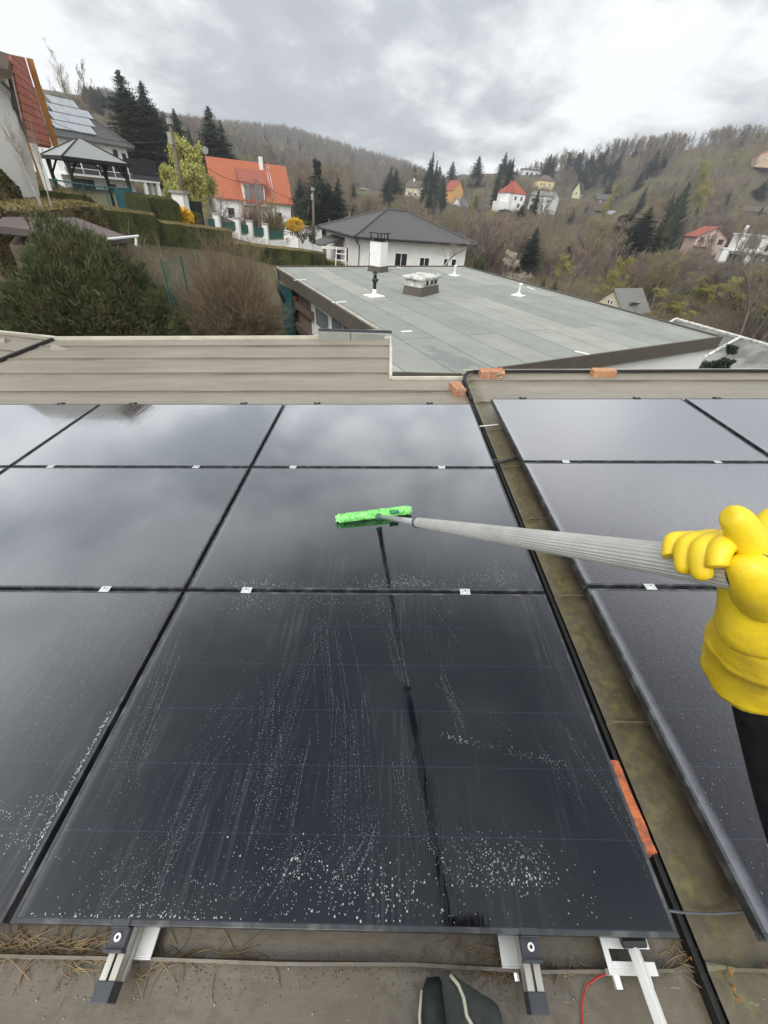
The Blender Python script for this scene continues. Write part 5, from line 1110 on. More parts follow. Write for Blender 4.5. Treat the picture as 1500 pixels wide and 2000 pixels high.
# --- house with the orange roof
t = house('orange', 'white house with a wide bright orange tiled roof, dormer and satellite dish', 'house', 14.2, 9.5, 4.4, yaw=8, roof='gable', rh=5.2, over=.5, tile='tiles_orange', rt=.2,
          wins=[('f', -4.6, 1.2, 1.1, 1.4, 'darkwin', 'wood'), ('f', -.2, 0, 1.8, 2.2), ('f', 4.6, 1.2, 1.2, 1.3, 'darkwin', 'wood'), ('r', 0, .8, .9, 1.2)])
b = MB(); b.bx(-2.0, 2.1, -5.15, -2.0, 3.6, 6.6); dm = b.build('dormer', M['white'], t)
b = MB(); vs = [(-2.5, -5.6, 6.45), (2.6, -5.6, 6.45), (2.6, -1.2, 8.5), (-2.5, -1.2, 8.5)]; b.add(vs+[(x, y, z+.2) for x, y, z in vs], [(3, 2, 1, 0), (4, 5, 6, 7), (0, 1, 5, 4), (1, 2, 6, 5), (2, 3, 7, 6), (3, 0, 4, 7)])
b.build('dormer_roof', M['tiles_rust'], dm)
b = MB(); b.bx(-1.6, 1.8, -5.19, -5.155, 3.8, 6.2); b.build('glass_door', M['greywin'], dm)
b = MB(); M['redframe'] = mat('red_window_frame', (.35, .07, .03), .5)
for x in (-1.6, -.5, .1, .7, 1.8): b.bx(x-.07, x+.07, -5.25, -5.192, 3.7, 6.25)
b.bx(-1.65, 1.85, -5.25, -5.192, 3.65, 3.8); b.build('door_frame', M['redframe'], dm)
b = MB(); b.bx(-2.4, 2.6, -6.6, -4.8, 3.3, 3.5); b.bx(-2.4, -2.25, -6.6, -6.45, -1, 3.3); b.bx(2.45, 2.6, -6.6, -6.45, -1, 3.3); b.build('balcony', M['concrete'], t)
b = MB(); b.box((2.6, -.6, 9.4), (.7, .7, 2.6)); b.build('chimney', M['white'], t)
b = MB(); b.box((-4.2, -3.0, 6.42), (1.1, 1.7, .12), rx=math.atan2(5.2, 4.75)); b.build('skylight', M['greywin'], t)
b = MB(); b.tube([(-7.4, .2, 6), (-7.4, .2, 10.6)], .05, 6); b.tube([(-7.4, .15, 10.6), (-7.4, .05, 10.6), (-7.4, -.08, 10.6)], [.1, .38, .55], 14); b.build('satellite_dish', M['concrete'], t)
b = MB(); sl_ = 5.2/4.75
for i in range(11): yy = -4.8+i*.42; b.bx(3.6, 4.05, yy-.03, yy+.03, 4.4+(yy+4.75)*sl_+.32, 4.4+(yy+4.75)*sl_+.36)
for x in (3.6, 4.05): b.tube([(x, -4.9, 4.35+.3), (x, -.4, 4.4+4.35*sl_+.34)], .035, 5)
b.build('roof_ladder', M['steel'], t)
b = MB(); b.bx(6.95, 7.1, -5.0, -4.85, -1, 4.3); b.build('downpipe', M['whitepaint'], t)

# --- modern white house with gazebo, far left
t = house('modern', 'modern white two storey house with solar panels on a black hipped roof', 'house', 10.0, 8.5, 5.7, yaw=30, roof='hip', rh=3.4, over=.8, tile='tiles_black',
          wins=[('f', -2.4, .1, 2.6, 2.3, 'darkwin', 'black'), ('f', 1.4, .1, 1.1, 2.1, 'darkwin', 'black'), ('f', -.6, 4.1, 1.6, 1.1, 'darkwin', 'black'), ('f', 3.2, 3.9, .5, 1.4, 'darkwin', 'black'), ('f', 4.4, 3.9, .45, 1.2, 'darkwin', 'black')], name='modern_house')
e_, f_ = 5.8, 5.05; sl_ = (3.4-.08)/f_
for j in range(4):                          # solar panels on the front slope
    for i in range(3):
        if j == 3 and i > 1: continue
        x0 = -3.9+j*.75+i*1.72; yf = -f_+.75+j*1.05; z_ = 5.78+(yf+f_)*sl_+.10
        b = MB(); vs = [(x0, yf, z_), (x0+1.68, yf, z_), (x0+1.68, yf+.92, z_+.92*sl_), (x0, yf+.92, z_+.92*sl_)]
        b.add(vs+[(x, y, z+.05) for x, y, z in vs], [(3, 2, 1, 0), (4, 5, 6, 7), (0, 1, 5, 4), (1, 2, 6, 5), (2, 3, 7, 6), (3, 0, 4, 7)]); b.build('solar_panel', M['solar_far'], t)
b = MB()
for (p0, p1) in (((-e_, -f_, 5.8), (-(e_-f_), 0, 9.12)), ((e_, -f_, 5.8), (e_-f_, 0, 9.12)), ((-(e_-f_), 0, 9.12), (e_-f_, 0, 9.12))): b.tube([p0, p1], .12, 6)
b.build('ridge_tiles', M['tile_dark'], t)
b = MB(); b.bx(-5.6, 7.6, -6.6, -4.25, 2.75, 3.05); b.build('balcony_slab', M['whitepaint'], t)
b = MB(); b.bx(-5.6, 7.6, -6.66, -6.6, 2.95, 3.35); b.build('slab_edge', M['cap'], t)
for x in (-5.5, -3.4, -1.3, .8): b = MB(); b.bx(x+.07, x+2.0, -6.63, -6.59, 3.4, 4.2); b.build('balcony_pane', M['darkwin'], t)
for x in (-5.55, -3.45, -1.35, .75, 2.85): b = MB(); b.bx(x, x+.09, -6.68, -6.6, 2.9, 4.35); b.build('balcony_post', M['whitepaint'], t)
b = MB(); b.bx(3.0, 7.4, -6.64, -6.58, 3.4, 4.75); b.build('balcony_screen', M['black'], t)
for x, y_ in ((5.0, -6.5), (7.1, -6.5), (7.1, -5.0)): b = MB(); b.bx(x, x+.4, y_, y_+.4, -2.5, 2.74); b.build('terrace_column', M['whitepaint'], t)
b = MB(); b.tube([(2.6, -6.2, 0), (2.6, -6.2, 2.6)], .03, 6); b.tube([(2.6, -6.2, 1.0), (2.6, -6.2, 1.5), (2.6, -6.2, 2.6)], [.22, .18, .03], 8); b.build('closed_parasol', M['whitepaint'], t)
GR = 33.
gz_c = at(192, 400, GR); zt = at(158, 272, GR)[2]; ze = at(100, 297, GR)[2]; a0 = -math.atan2(gz_c[0], gz_c[1])
gz = empty('gazebo', (gz_c[0], gz_c[1], gz_c[2]), a0+R(20)); tag(gz, 'black framed garden gazebo with a pale translucent roof', 'gazebo')
M['poly'] = mat('milky_polycarbonate', (.22, .23, .225), .35, spec=.5)
e1 = ze-gz_c[2]-.15; e2 = zt-gz_c[2]; w_ = 1.6
b = MB(); b.add([(-w_, -w_, e1), (w_, -w_, e1), (w_, w_, e1), (-w_, w_, e1), (-.12, -.12, e2), (.12, -.12, e2), (.12, .12, e2), (-.12, .12, e2)], [(0, 1, 5, 4), (1, 2, 6, 5), (2, 3, 7, 6), (3, 0, 4, 7), (4, 5, 6, 7), (3, 2, 1, 0)]); b.build('roof', M['poly'], gz)
b = MB()
for s in (-1, 1):
    b.box((0, s*w_, e1-.06), (2*w_+.1, .09, .16)); b.box((s*w_, 0, e1-.06), (.09, 2*w_+.1, .16))
    for q in (-1, 1): b.tube([(s*w_, q*w_, e1+.02), (s*.1, q*.1, e2+.02)], .035, 5)
b.build('frame', M['black'], gz)
for s in (-1, 1):
    for q in (-1, 1):
        b = MB(); b.box((s*1.38, q*1.38, e1/2-.6), (.15, .15, e1+1.2)); b.tube([(s*1.38, q*1.38, e1-.75), (s*.95, q*1.38, e1-.1)], .05, 5); b.tube([(s*1.38, q*1.38, e1-.75), (s*1.38, q*.95, e1-.1)], .05, 5); b.build('post', M['black'], gz)

# --- white gable house with the steep red roof at the far left edge
def wq(px, py, r): return Vector(at(px, py, r))
gl = empty('gable_house', tuple(at(20, 380, 15))); tag(gl, 'white gable end with a steep rust red tiled roof at the left edge', 'house')
o0 = Vector(at(20, 380, 15))
def ll(v): return tuple(v-o0)
wl = [wq(-260, 360, 13.5), wq(92, 372, 16), wq(22, 130, 16), wq(-60, 95, 14.8)]
b = MB(); back = Vector((-6.2, 4.6, 0))
b.add([ll(wq(-260, 560, 13.5)), ll(wq(108, 520, 16)), ll(wq(26, 140, 16)), ll(wq(-60, 85, 14.8)), ll(wq(-260, 200, 13.5))]+[ll(q+back) for q in (wq(-260, 560, 13.5), wq(108, 520, 16), wq(26, 140, 16), wq(-60, 85, 14.8), wq(-260, 200, 13.5))],
      [(0, 1, 2, 3, 4), (9, 8, 7, 6, 5), (1, 6, 7, 2), (2, 7, 8, 3), (3, 8, 9, 4), (4, 9, 5, 0), (0, 5, 6, 1)]); b.build('wall', M['white'], gl)
q0, q1, q2, q3 = wq(20, 106, 15.9), wq(48, 112, 18.0), wq(101, 285, 18.0), wq(58, 277, 15.9)
th = Vector((-.10, .02, -.06))
b = MB(); vs = [q0, q1, q2, q3]; b.add([ll(q) for q in vs]+[ll(q+th) for q in vs], [(0, 3, 2, 1), (4, 5, 6, 7), (0, 4, 7, 3), (3, 7, 6, 2), (2, 6, 5, 1), (1, 5, 4, 0)])
def redtile():
    m, t, b = newmat('large_rust_tiles'); l = t.links.new
    tcn = nd(t, 'ShaderNodeTexCoord'); br = nd(t, 'ShaderNodeTexBrick'); br.offset = 0
    mp = nd(t, 'ShaderNodeMapping'); l(tcn.outputs['Generated'], mp.inputs[0]); mp.inputs['Rotation'].default_value = (R(90), 0, 0)
    sp = nd(t, 'ShaderNodeSeparateXYZ'); l(tcn.outputs['Generated'], sp.inputs[0]); cb_ = nd(t, 'ShaderNodeCombineXYZ'); l(sp.outputs[1], cb_.inputs[0]); l(sp.outputs[2], cb_.inputs[1]); l(cb_.outputs[0], br.inputs[0])
    for k, v in (('Scale', 1.0), ('Mortar Size', .006), ('Brick Width', .5), ('Row Height', .085)): br.inputs[k].default_value = v
    br.inputs['Color1'].default_value = (.52, .17, .11, 1); br.inputs['Color2'].default_value = (.44, .14, .09, 1); br.inputs['Mortar'].default_value = (.10, .03, .02, 1)
    l(br.outputs[0], b.inputs['Base Color']); b.inputs['Roughness'].default_value = .7; return m
rt_ = b.build('roof', redtile(), gl)
M['ochre_wood'] = mat('ochre_wood', (.42, .20, .04), .7, c2=(.3, .13, .03), scale=3)
b = MB(); b.tube([ll(q1+Vector((.05, .1, 0))), ll(q2+Vector((.05, .1, 0)))], .09, 4); b.build('verge_board', M['ochre_wood'], gl)
b = MB(); a1, a2, a3, a4 = wq(-60, 80, 15), wq(20, 106, 16.2), wq(15, 136, 15.4), wq(-60, 122, 14.5)
b.add([ll(q) for q in (a1, a2, a3, a4)]+[ll(q-Vector((0, 0, .15))) for q in (a1, a2, a3, a4)], [(0, 1, 2, 3), (7, 6, 5, 4), (0, 4, 5, 1), (1, 5, 6, 2), (2, 6, 7, 3), (3, 7, 4, 0)]); b.build('upper_roof', M['wood'], gl)
b = MB(); b.tube([ll(wq(0, 156, 15)), ll(wq(24, 180, 15.6)), ll(wq(30, 215, 15.7))], .035, 5); b.tube([ll(wq(16, 138, 15.5)), ll(wq(36, 226, 15.8)), ll(wq(58, 278, 15.8))], .04, 5); b.build('bargeboard', M['fascia'], gl)
b = MB(); b.tube([ll(wq(58, 280, 15.7)), ll(wq(78, 340, 15.7)), ll(wq(86, 366, 15.7))], .06, 6); b.build('downpipe', M['ochre_wood'], gl)
b = MB(); b.tube([ll(wq(64, 280, 15.6)), ll(wq(95, 372, 15.6))], .10, 4); b.build('corner_post', M['whitepaint'], gl)

M['peach'] = mat('peach_plaster', (.50, .36, .26), .85)
# --- houses across the valley
W = [('f', -2.2, 1.0, 1.0, 1.2), ('f', 2.2, 1.0, 1.0, 1.2)]
house('beige', 'beige house with a brown gabled roof and white chimney on the far hillside', 'house', 10, 8, 4.6, yaw=-25, rh=3.2, wall='cream', tile='tile_brown', wins=[('f', -2.4, .9, 1.2, 1.2), ('f', 1.8, .9, 1.2, 1.2), ('r', 0, 2.9, .9, 1.2), ('r', -1.8, .8, 1, 1.2)], chim=[(-1.5, -.5, .8, 1.9, 'whitepaint')])
house('ochre', 'orange yellow house with a rust roof half hidden by the dark cypress', 'house', 9.5, 9, 5, yaw=40, rh=4.2, wall='orange_wall', tile='tile_red', ridge='y', wins=[('f', -1.8, 1, 1, 1.2, 'greywin'), ('f', 1.8, 1, 1, 1.2, 'greywin'), ('f', 0, 4.2, .9, 1.1, 'greywin')], chim=[(1, 1, .8, 1.5, 'whitepaint')])
house('whitegable', 'white gabled cottage below the orange yellow house', 'house', 8, 8, 2.6, yaw=-35, rh=3.0, wall='white', tile='tile_grey', ridge='y', wins=[('f', 0, 1, 1.6, 1.2)])
house('darkroof', 'house with a steep dark roof and three white skylights in the brown trees', 'house', 10, 8, 1.6, yaw=-30, rh=4.6, wall='white2', tile='tile_dark', wins=[('f', -3, .2, .9, 1.0, 'greywin'), ('f', 0, .2, .9, 1, 'greywin'), ('f', 3, .2, .9, 1, 'greywin')])
t = house('redvilla', 'white villa with a pointed bright red roof among the hillside trees', 'villa', 9, 8, 6.2, yaw=28, roof='hip', rh=4.8, over=.3, wall='white', tile='tile_red', name='villa', wins=[('f', -2.8, 3.6, .9, 1.5), ('f', 0, 3.6, .9, 1.5), ('f', 2.8, 3.6, .9, 1.5), ('f', -2.5, .8, 1.2, 1.6), ('f', 2, .8, 1.2, 1.6)])
b = MB(); b.bx(-7.5, -4.5, -5, 1, -2, 2.6); b.build('porch', M['white'], t); b = MB(); b.tube([(-3.2, -3.4, -1), (-3.2, -3.4, 6.2)], 1.5, 10); b.build('turret', M['white'], t); b = MB(); b.tube([(-3.2, -3.4, 6.2), (-3.2, -3.4, 11.4)], [1.9, .05], 10); b.build('turret_roof', M['tile_red'], t)
house('whitemod', 'pale modern house with dark ribbon windows right of the red roofed villa', 'house', 13, 8, 5.6, yaw=-30, roof='gable', rh=1.5, wall='white2', tile='tile_grey', wins=[('f', -4, 3.4, 2.0, 1.3), ('f', -.8, 3.4, 1.6, 1.3), ('f', -3.4, .5, 3.4, 1.8), ('f', 2.2, .8, 1.4, 1.6), ('f', 4.8, 3.3, 1.2, 1.2)])
house('yellow', 'yellow house with a brown hipped roof higher up the right slope', 'house', 12, 9, 4, yaw=15, roof='hip', rh=3.2, wall='yellow_wall', tile='tile_brown', wins=[('f', -3, 1.2, 1, 1.3), ('f', -1, 1.2, 1, 1.3), ('f', 3, 1.2, 1, 1.3)])
house('lime', 'narrow pale lime gable house between dark conifers', 'house', 6, 9, 5, yaw=-22, rh=4.4, ridge='y', wall='lime_wall', tile='tile_dark', wins=[('f', 0, 3.6, 1, 1.3), ('f', -1.3, .8, .9, 1.2), ('f', 1.3, .8, .9, 1.2)])
house('darkcabin', 'low dark cabin with pale snow like skylights on the slope', 'cabin', 10, 6, 1.8, yaw=10, rh=1.8, wall='wood', tile='tile_dark', name='cabin', wins=[('f', -2, .5, 1.2, .7, 'greywin'), ('f', 1.8, .5, 1.2, .7, 'greywin')])
house('greyshed', 'small white shed with a bright grey pitched roof amid bare trees', 'shed', 8, 6, 2.2, yaw=-35, rh=2.2, wall='white', tile='solar_far', name='shed_house')
house('pinkpanel', 'rose coloured gable wall glimpsed through the bare trees', 'house', 3.4, 5, 4.2, yaw=-60, rh=2.6, wall='pink_wall', tile='tile_brown', ridge='y', wins=[('f', -.5, 2.6, .9, 1.2, 'greywin'), ('f', .5, .6, 1., 1.2, 'greywin')])
t = house('pink', 'pink gabled house with a wide balcony on the right slope', 'house', 11, 9, 4.6, yaw=26, rh=2.7, over=.8, wall='pink_wall', tile='tile_red', ridge='y', wins=[('f', -3.6, 2.9, 1.4, 1.4, 'darkwin', 'wood'), ('f', 0, 3.2, .7, 1, 'darkwin', 'wood'), ('f', 3.4, 2.9, 1.6, 1.3, 'darkwin', 'wood'), ('f', -2, .5, 2.4, 1.2, 'darkwin', 'whitepaint')])
b = MB(); b.bx(-5.6, 1, -6.3, -4.5, 1.9, 2.1); b.bx(-5.6, 1, -6.3, -6.22, 2.1, 2.9); b.build('balcony', M['pink_wall'], t)
t = house('bigwhite', 'large white cubic modern villa at the right edge of the slope', 'villa', 15, 10, 3.2, yaw=18, roof='flat', rh=.35, over=.3, wall='white', tile='whitepaint', name='cubic_villa', wins=[('f', -4, .4, 5.2, 2.2, 'darkwin', 'whitepaint'), ('f', 2.2, .4, 3, 2.2, 'greywin', 'whitepaint'), ('f', 5.6, .6, 1.4, 1.9, 'darkwin', 'whitepaint')])
b = MB(); b.bx(-5.2, 7.3, -3, 4.8, 3.56, 6.3); b.bx(-5.6, 7.7, -3.6, 5, 6.3, 6.6); b.bx(-5.0, -4.2, -2.5, -1.8, 6.6, 8.2); b.build('upper_storey', M['white'], t)
b = MB(); b.bx(-2.8, 1.2, -3.06, -3.01, 3.9, 5.8); b.build('upper_window', M['greywin'], t); b = MB(); b.bx(3.4, 4.6, -3.06, -3.01, 3.7, 5.8); b.bx(5.4, 6.6, -3.06, -3.01, 3.7, 5.8); b.build('upper_window', M['darkwin'], t)
b = MB(); b.bx(-9.2, -7.4, -6, -5.7, -1.5, 3.4); b.bx(-9.2, 7.5, -6, -5.5, 3.1, 3.54); b.build('terrace_frame', M['whitepaint'], t)
house('chalet', 'white chalet with a dark A shaped roof high on the right hill', 'chalet', 9, 9, 3.0, yaw=25, rh=3.6, over=1.3, wall='white', tile='tile_dark', ridge='y', name='chalet', wins=[('f', -1.8, .6, 1.6, 1.3), ('f', 1.8, .6, 1.6, 1.3)])
house('orangebrown', 'peach coloured house with a red roof at the upper right edge', 'house', 11, 9, 4.4, yaw=20, rh=3.4, wall='peach', tile='tile_red', ridge='y', wins=[('f', -2, 1, 1.4, 1.3, 'greywin'), ('f', 2, 1, 1.4, 1.3, 'greywin')])
t = house('greygable', 'cream gabled house with grey tiled roof and red chimney below the bitumen roof', 'house', 5.2, 6.6, 3.0, yaw=-30, rh=2.7, over=.35, wall='cream', tile='tiles_grey', ridge='y', chim=[(-.7, .2, .5, .75, 'tile_red')], wins=[('f', -.25, 3.7, .26, .5), ('f', .25, 3.7, .26, .5)])
b = MB(); b.box((2.1, -.4, 4.2), (.25, 2.2, .5), ry=R(45)); b.build('dormer', M['tile_grey'], t)
t = house('greyfront', 'long building with grey pitched roofs edged in white at the lower right', 'building', 7.5, 4.2, .9, yaw=-30, rh=1.0, over=.35, wall='concrete', tile='tile_grey', name='outbuilding')
b = MB()
for (p0, p1) in (((-4.1, -2.5, .78), (-4.1, 0, 2.1)), ((4.1, -2.5, .78), (4.1, 0, 2.1)), ((-4.1, 0, 2.12), (4.1, 0, 2.12)), ((0, -2.5, .85), (0, 0, 2.15))): b.tube([p0, p1], .09, 5)
b.build('verge_tiles', M['dirtywhite'], t)
house('lowroof', 'pale grey low roof seen behind the white blossoming shrub', 'shed', 5, 4, 1.7, yaw=-25, rh=.7, wall='white2', tile='tiles_grey', name='low_shed')
house('hut', 'small brown garden hut with a dark gabled roof left of the pink house', 'hut', 4.5, 5, 2.0, yaw=25, rh=1.4, wall='wood', tile='tile_dark', ridge='y', name='garden_hut')
house('farwhite', 'small white house half hidden in the left part of the far wood', 'house', 9, 7, 3, yaw=10, rh=2.6, wall='white2', tile='tile_grey', wins=W)
house('hillwhite', 'long pale flat roofed house just under the skyline conifers', 'house', 17, 8, 3.4, yaw=20, roof='flat', rh=.5, over=.6, wall='white2', tile='tile_grey', wins=[('f', -5, 1, 2.2, 1.3), ('f', -1, 1, 2.2, 1.3), ('f', 4, 1, 2.2, 1.3)])
house('silver', 'barn with a bright silver sheet roof near the right edge', 'barn', 9, 7, 2.4, yaw=35, rh=2.4, wall='wood', tile='solar_far', name='barn')
house('brownroof', 'brown roofed house hidden in trees at the right edge', 'house', 12, 9, 3, yaw=15, rh=2.5, wall='wood', tile='tile_brown', wins=W)
W2 = [('f', -2, .9, 1.0, 1.2), ('f', 1.6, .9, 1.0, 1.2)]
house('xa', 'small white cottage left of the red roofed villa', 'house', 8, 7, 2.6, yaw=20, rh=2.6, wall='white', tile='tile_grey', wins=W2)
house('xb', 'small cream house below the lime gable house', 'house', 8, 7, 3, yaw=-20, rh=2.6, wall='cream', tile='tile_brown', wins=W2)
house('xc', 'small white house among the bare trees above the dark pine', 'house', 7, 7, 3, yaw=30, rh=2.4, wall='white2', tile='tile_red', wins=W2)
house('xd', 'small pale house left below the chalet', 'house', 9, 7, 2.6, yaw=10, rh=2.2, wall='white2', tile='tile_brown', wins=W2)
house('xe', 'small cream house in the wood above the black hipped roof', 'house', 8, 7, 3, yaw=-15, rh=2.4, wall='cream', tile='tile_dark', wins=W2)
house('pavilion', 'small open wooden pavilion in the middle of the bare trees', 'pavilion', 5, 4, 2.0, yaw=10, roof='hip', rh=1.2, over=.6, wall='wood', tile='tile_brown', name='pavilion')
bs = empty('brown_shed', tuple(at(150, 470, 12.0)), -math.atan2(at(150, 470, 12)[0], at(150, 470, 12)[1])); tag(bs, 'low garden shed with a flat purple brown roof behind the yew', 'shed')
o0 = Vector(at(150, 470, 12.0)); Rz = Matrix.Rotation(math.atan2(o0.x, o0.y), 3, 'Z')
def l2(px, py, r): return tuple(Rz @ (Vector(at(px, py, r))-o0))
rp = [l2(-10, 440, 11.6), l2(5, 424, 13.2), l2(138, 421, 14.2), l2(250, 462, 12.6), l2(205, 466, 11.4)]
b = MB(); b.add(rp+[(x, y, z-.12) for x, y, z in rp], [(4, 3, 2, 1, 0), (5, 6, 7, 8, 9)]+[(i, (i+1) % 5, 5+(i+1) % 5, 5+i) for i in range(5)]); M['shedroof'] = mat('purple_brown_felt', (.14, .11, .105), .8, c2=(.10, .08, .075), scale=2); b.build('roof', M['shedroof'], bs)
b = MB(); b.prism([(x*.93, y*.95) for x, y, z in rp], -2.2, min(z for _, _, z in rp)-.13); b.build('wall', M['wood'], bs)
b = MB(); b.tube([l2(205, 468, 11.35), l2(270, 461, 12.6)], .026, 6); b.tube([l2(266, 463, 12.55), l2(266, 480, 12.55)], .03, 6); b.build('gutter', M['whitepaint'], bs)
# ================================================================ vegetation
def tube_np(segs, sides):
    """segs: array (n,8) p0 p1 r0 r1 -> verts, quads"""
    s = np.asarray(segs); n = len(s); p0, p1, r0, r1 = s[:, :3], s[:, 3:6], s[:, 6], s[:, 7]
    d = p1-p0; d /= np.linalg.norm(d, axis=1)[:, None]+1e-9
    ref = np.where(np.abs(d[:, 2:3]) < .9, [[0, 0, 1.]], [[1., 0, 0]]); a = np.cross(d, ref); a /= np.linalg.norm(a, axis=1)[:, None]; b_ = np.cross(d, a)
    k = np.arange(sides)*2*PI/sides; ring = a[:, None]*np.cos(k)[None, :, None]+b_[:, None]*np.sin(k)[None, :, None]
    V = np.concatenate([p0[:, None]+ring*r0[:, None, None], p1[:, None]+ring*r1[:, None, None]], 1).reshape(-1, 3)
    i = np.arange(sides); q = np.stack([i, (i+1) % sides, sides+(i+1) % sides, sides+i], 1) if sides > 2 else np.array([[0, 1, 3, 2]])
    Fc = (q[None]+(np.arange(n)*2*sides)[:, None, None]).reshape(-1, 4); return V, Fc
def grow_bare(seed, h=1., spread=.34, nb=(10, 6, 6, 4), up=.55, trunk=.30, tw=1.):
    rg = random.Random(seed); S = [[], [], [], [], []]
    def br(p, d, L_, r_, lv, up_):
        n = (7, 4, 3, 2, 1)[lv]; pts_ = [p]; dd = d.copy()
        for i in range(n):
            dd = (dd+Vector((rg.gauss(0, .10), rg.gauss(0, .10), rg.gauss(0, .05)+up_*.12*(lv > 0)))).normalized(); q = pts_[-1]+dd*(L_/n); ra, rb = r_*(1-.8*i/n), r_*(1-.8*(i+1)/n)
            S[lv].append([*pts_[-1], *q, ra, rb]); pts_.append(q)
        if lv < 4:
            for c in range(nb[lv]):
                f_ = rg.uniform(trunk if lv == 0 else .15, 1)
                i = min(int(f_*n), n-1); q = pts_[i].lerp(pts_[i+1], f_*n-i); ax_ = (pts_[i+1]-pts_[i]).normalized(); o_ = Vector((rg.gauss(0, 1), rg.gauss(0, 1), rg.gauss(0, .5))); o_ = (o_-ax_*o_.dot(ax_)).normalized()
                ang = rg.uniform(.45, 1.0); nd_ = (ax_*math.cos(ang)+o_*math.sin(ang)+Vector((0, 0, up_*.35))).normalized()
                if lv == 0: Lc = h*spread*(1.25-.75*f_)*rg.uniform(.8, 1.2)
                else: Lc = L_*rg.uniform(.35, .62)*(1.15-.5*f_)
                br(q, nd_, Lc, r_*(1-.75*f_)*(.5 if lv == 0 else .55), lv+1, up_)
    br(Vector((0, 0, -.03)), Vector((0, 0, 1)), h*.98, h*.016, 0, up)
    for lv in (2, 3, 4):
        for s in S[lv]: s[6] = max(s[6], h*(.0012, .0010, .0009)[lv-2]*tw); s[7] = max(s[7], h*.0006*tw)
    tv, tf = tube_np(S[0]+S[1], 5); c1, f1 = tube_np(S[2]+S[3], 3)
    c2, f2 = tube_np(S[4], 3); return (tv, tf), (np.vstack([c1, c2]), np.vstack([f1, f2+len(c1)]))
def grow_conifer(seed, w=.19, lean=0, drop=.35, dense=1., top=1.2, full=1.7):
    rg = np.random.RandomState(seed); V = []; Fc = []; z = .04
    nl = int(62*dense)
    for i in range(nl):
        f_ = i/nl; z = .05+.93*f_; R_ = w*(min(1, (1-f_)*full)**.9)*rg.uniform(.72, 1.15)+.006; nb_ = int(13-6*f_)
        for k in range(nb_):
            an = rg.uniform(0, 2*PI); L_ = R_*rg.uniform(.65, 1.15); dx_, dy_ = math.cos(an), math.sin(an); px_, py_ = -dy_, dx_
            nseg = 4; prev = None
            for s in range(1, nseg+1):
                g0, g1 = (s-1)/nseg, s/nseg
                def pt(g, side, lift=0): rr = L_*g; wd = .22*L_*(1-g*.7)*side; return (dx_*rr+px_*wd, dy_*rr+py_*wd, z-drop*L_*g+.25*L_*g*g+lift)
                jag = rg.uniform(.6, 1.5)
                n0 = len(V); V += [pt(g0, 0, .004), pt(g1-.02, jag), pt(g1, 0, .002), pt(g1-.02, -jag), pt(g0+.06, 0, -.022)]
                Fc += [(n0, n0+3, n0+2), (n0, n0+2, n0+1), (n0+4, n0+1, n0+3)]
    tv, tf = tube_np(np.array([[0, 0, -.03, 0, 0, .95, .013, .002]]), 6)
    return (tv, tf), (np.array(V), np.array(Fc))
def grow_leafy(seed, n=5200, leaf=.014, spread=.33, droop=0., flat=1.):
    (tv, tf), (cv, cf) = grow_bare(seed, 1, spread, (13, 7, 5, 3), .5, .12, .8)
    rg = np.random.RandomState(seed); idx = rg.randint(0, len(cv), n); c = cv[idx]+rg.normal(0, .014, (n, 3))
    if droop: c[:, 2] -= rg.uniform(0, droop, n)*(np.hypot(c[:, 0], c[:, 1])*2)
    a = rg.normal(size=(n, 3)); a /= np.linalg.norm(a, axis=1)[:, None]
    if droop: a[:, 2] = -np.abs(a[:, 2])*3; a /= np.linalg.norm(a, axis=1)[:, None]
    b_ = rg.normal(size=(n, 3)); b_ = np.cross(a, b_); b_ /= np.linalg.norm(b_, axis=1)[:, None]; s = leaf*rg.uniform(.6, 1.4, n)[:, None]
    V = np.stack([c-b_*s*.5, c+b_*s*.5, c+a*s*(2.2 if droop else 1.2)], 1).reshape(-1, 3); Fc = np.arange(3*n).reshape(-1, 3)
    return (tv, tf), (cv, cf), (V, Fc)
MESH = {}
def two_mat_mesh(name, parts):
    """parts [(V, F, material)] -> one mesh; quads split to triangles"""
    Vs = []; Fs = []; mi = []; off = 0
    for i, (v, f, m) in enumerate(parts):
        f = np.asarray(f)
        if f.shape[1] == 4: f = np.vstack([f[:, [0, 1, 2]], f[:, [0, 2, 3]]])
        Vs.append(v); Fs.append(f+off); mi.append(np.full(len(f), i)); off += len(v)
    me = fast_mesh(name, np.vstack(Vs), np.vstack(Fs))
    for _, _, m in parts: me.materials.append(m)
    me.polygons.foreach_set('material_index', np.concatenate(mi).astype(np.int32)); me.update(); return me
KIND = {}
def make_kind(key, trunk, tm, crown, cm, extra=None):
    KIND[key] = dict(trunk=fast_mesh(key+'_trunk', *trunk), crown=None, one=None)
    KIND[key]['trunk'].materials.append(tm)
    if extra is None: cme = fast_mesh(key+'_crown', *crown); cme.materials.append(cm)
    else: cme = two_mat_mesh(key+'_crown', [(crown[0], crown[1], cm), (extra[0], extra[1], extra[2])])
    KIND[key]['crown'] = cme
    KIND[key]['one'] = two_mat_mesh(key, [(trunk[0], trunk[1], tm), (crown[0], crown[1], cm)]+([extra] if extra else []))
for i in range(4): t_, c_ = grow_bare(20+i, 1, .36, (11, 6, 5, 4), .5, .25, 1.15); make_kind('bare_b%d' % i, t_, M['bark'], c_, M['twig_brown'])
for i in range(3): t_, c_ = grow_bare(40+i, 1, .30, (12, 6, 5, 4), .9, .35, 1.1); make_kind('bare_g%d' % i, t_, M['bark'], c_, M['twig_grey'])
t_, c_ = grow_bare(60, 1, .33, (11, 6, 5, 4), .6, .22, 1.2); make_kind('bare_r0', t_, M['bark'], c_, M['twig_red'])
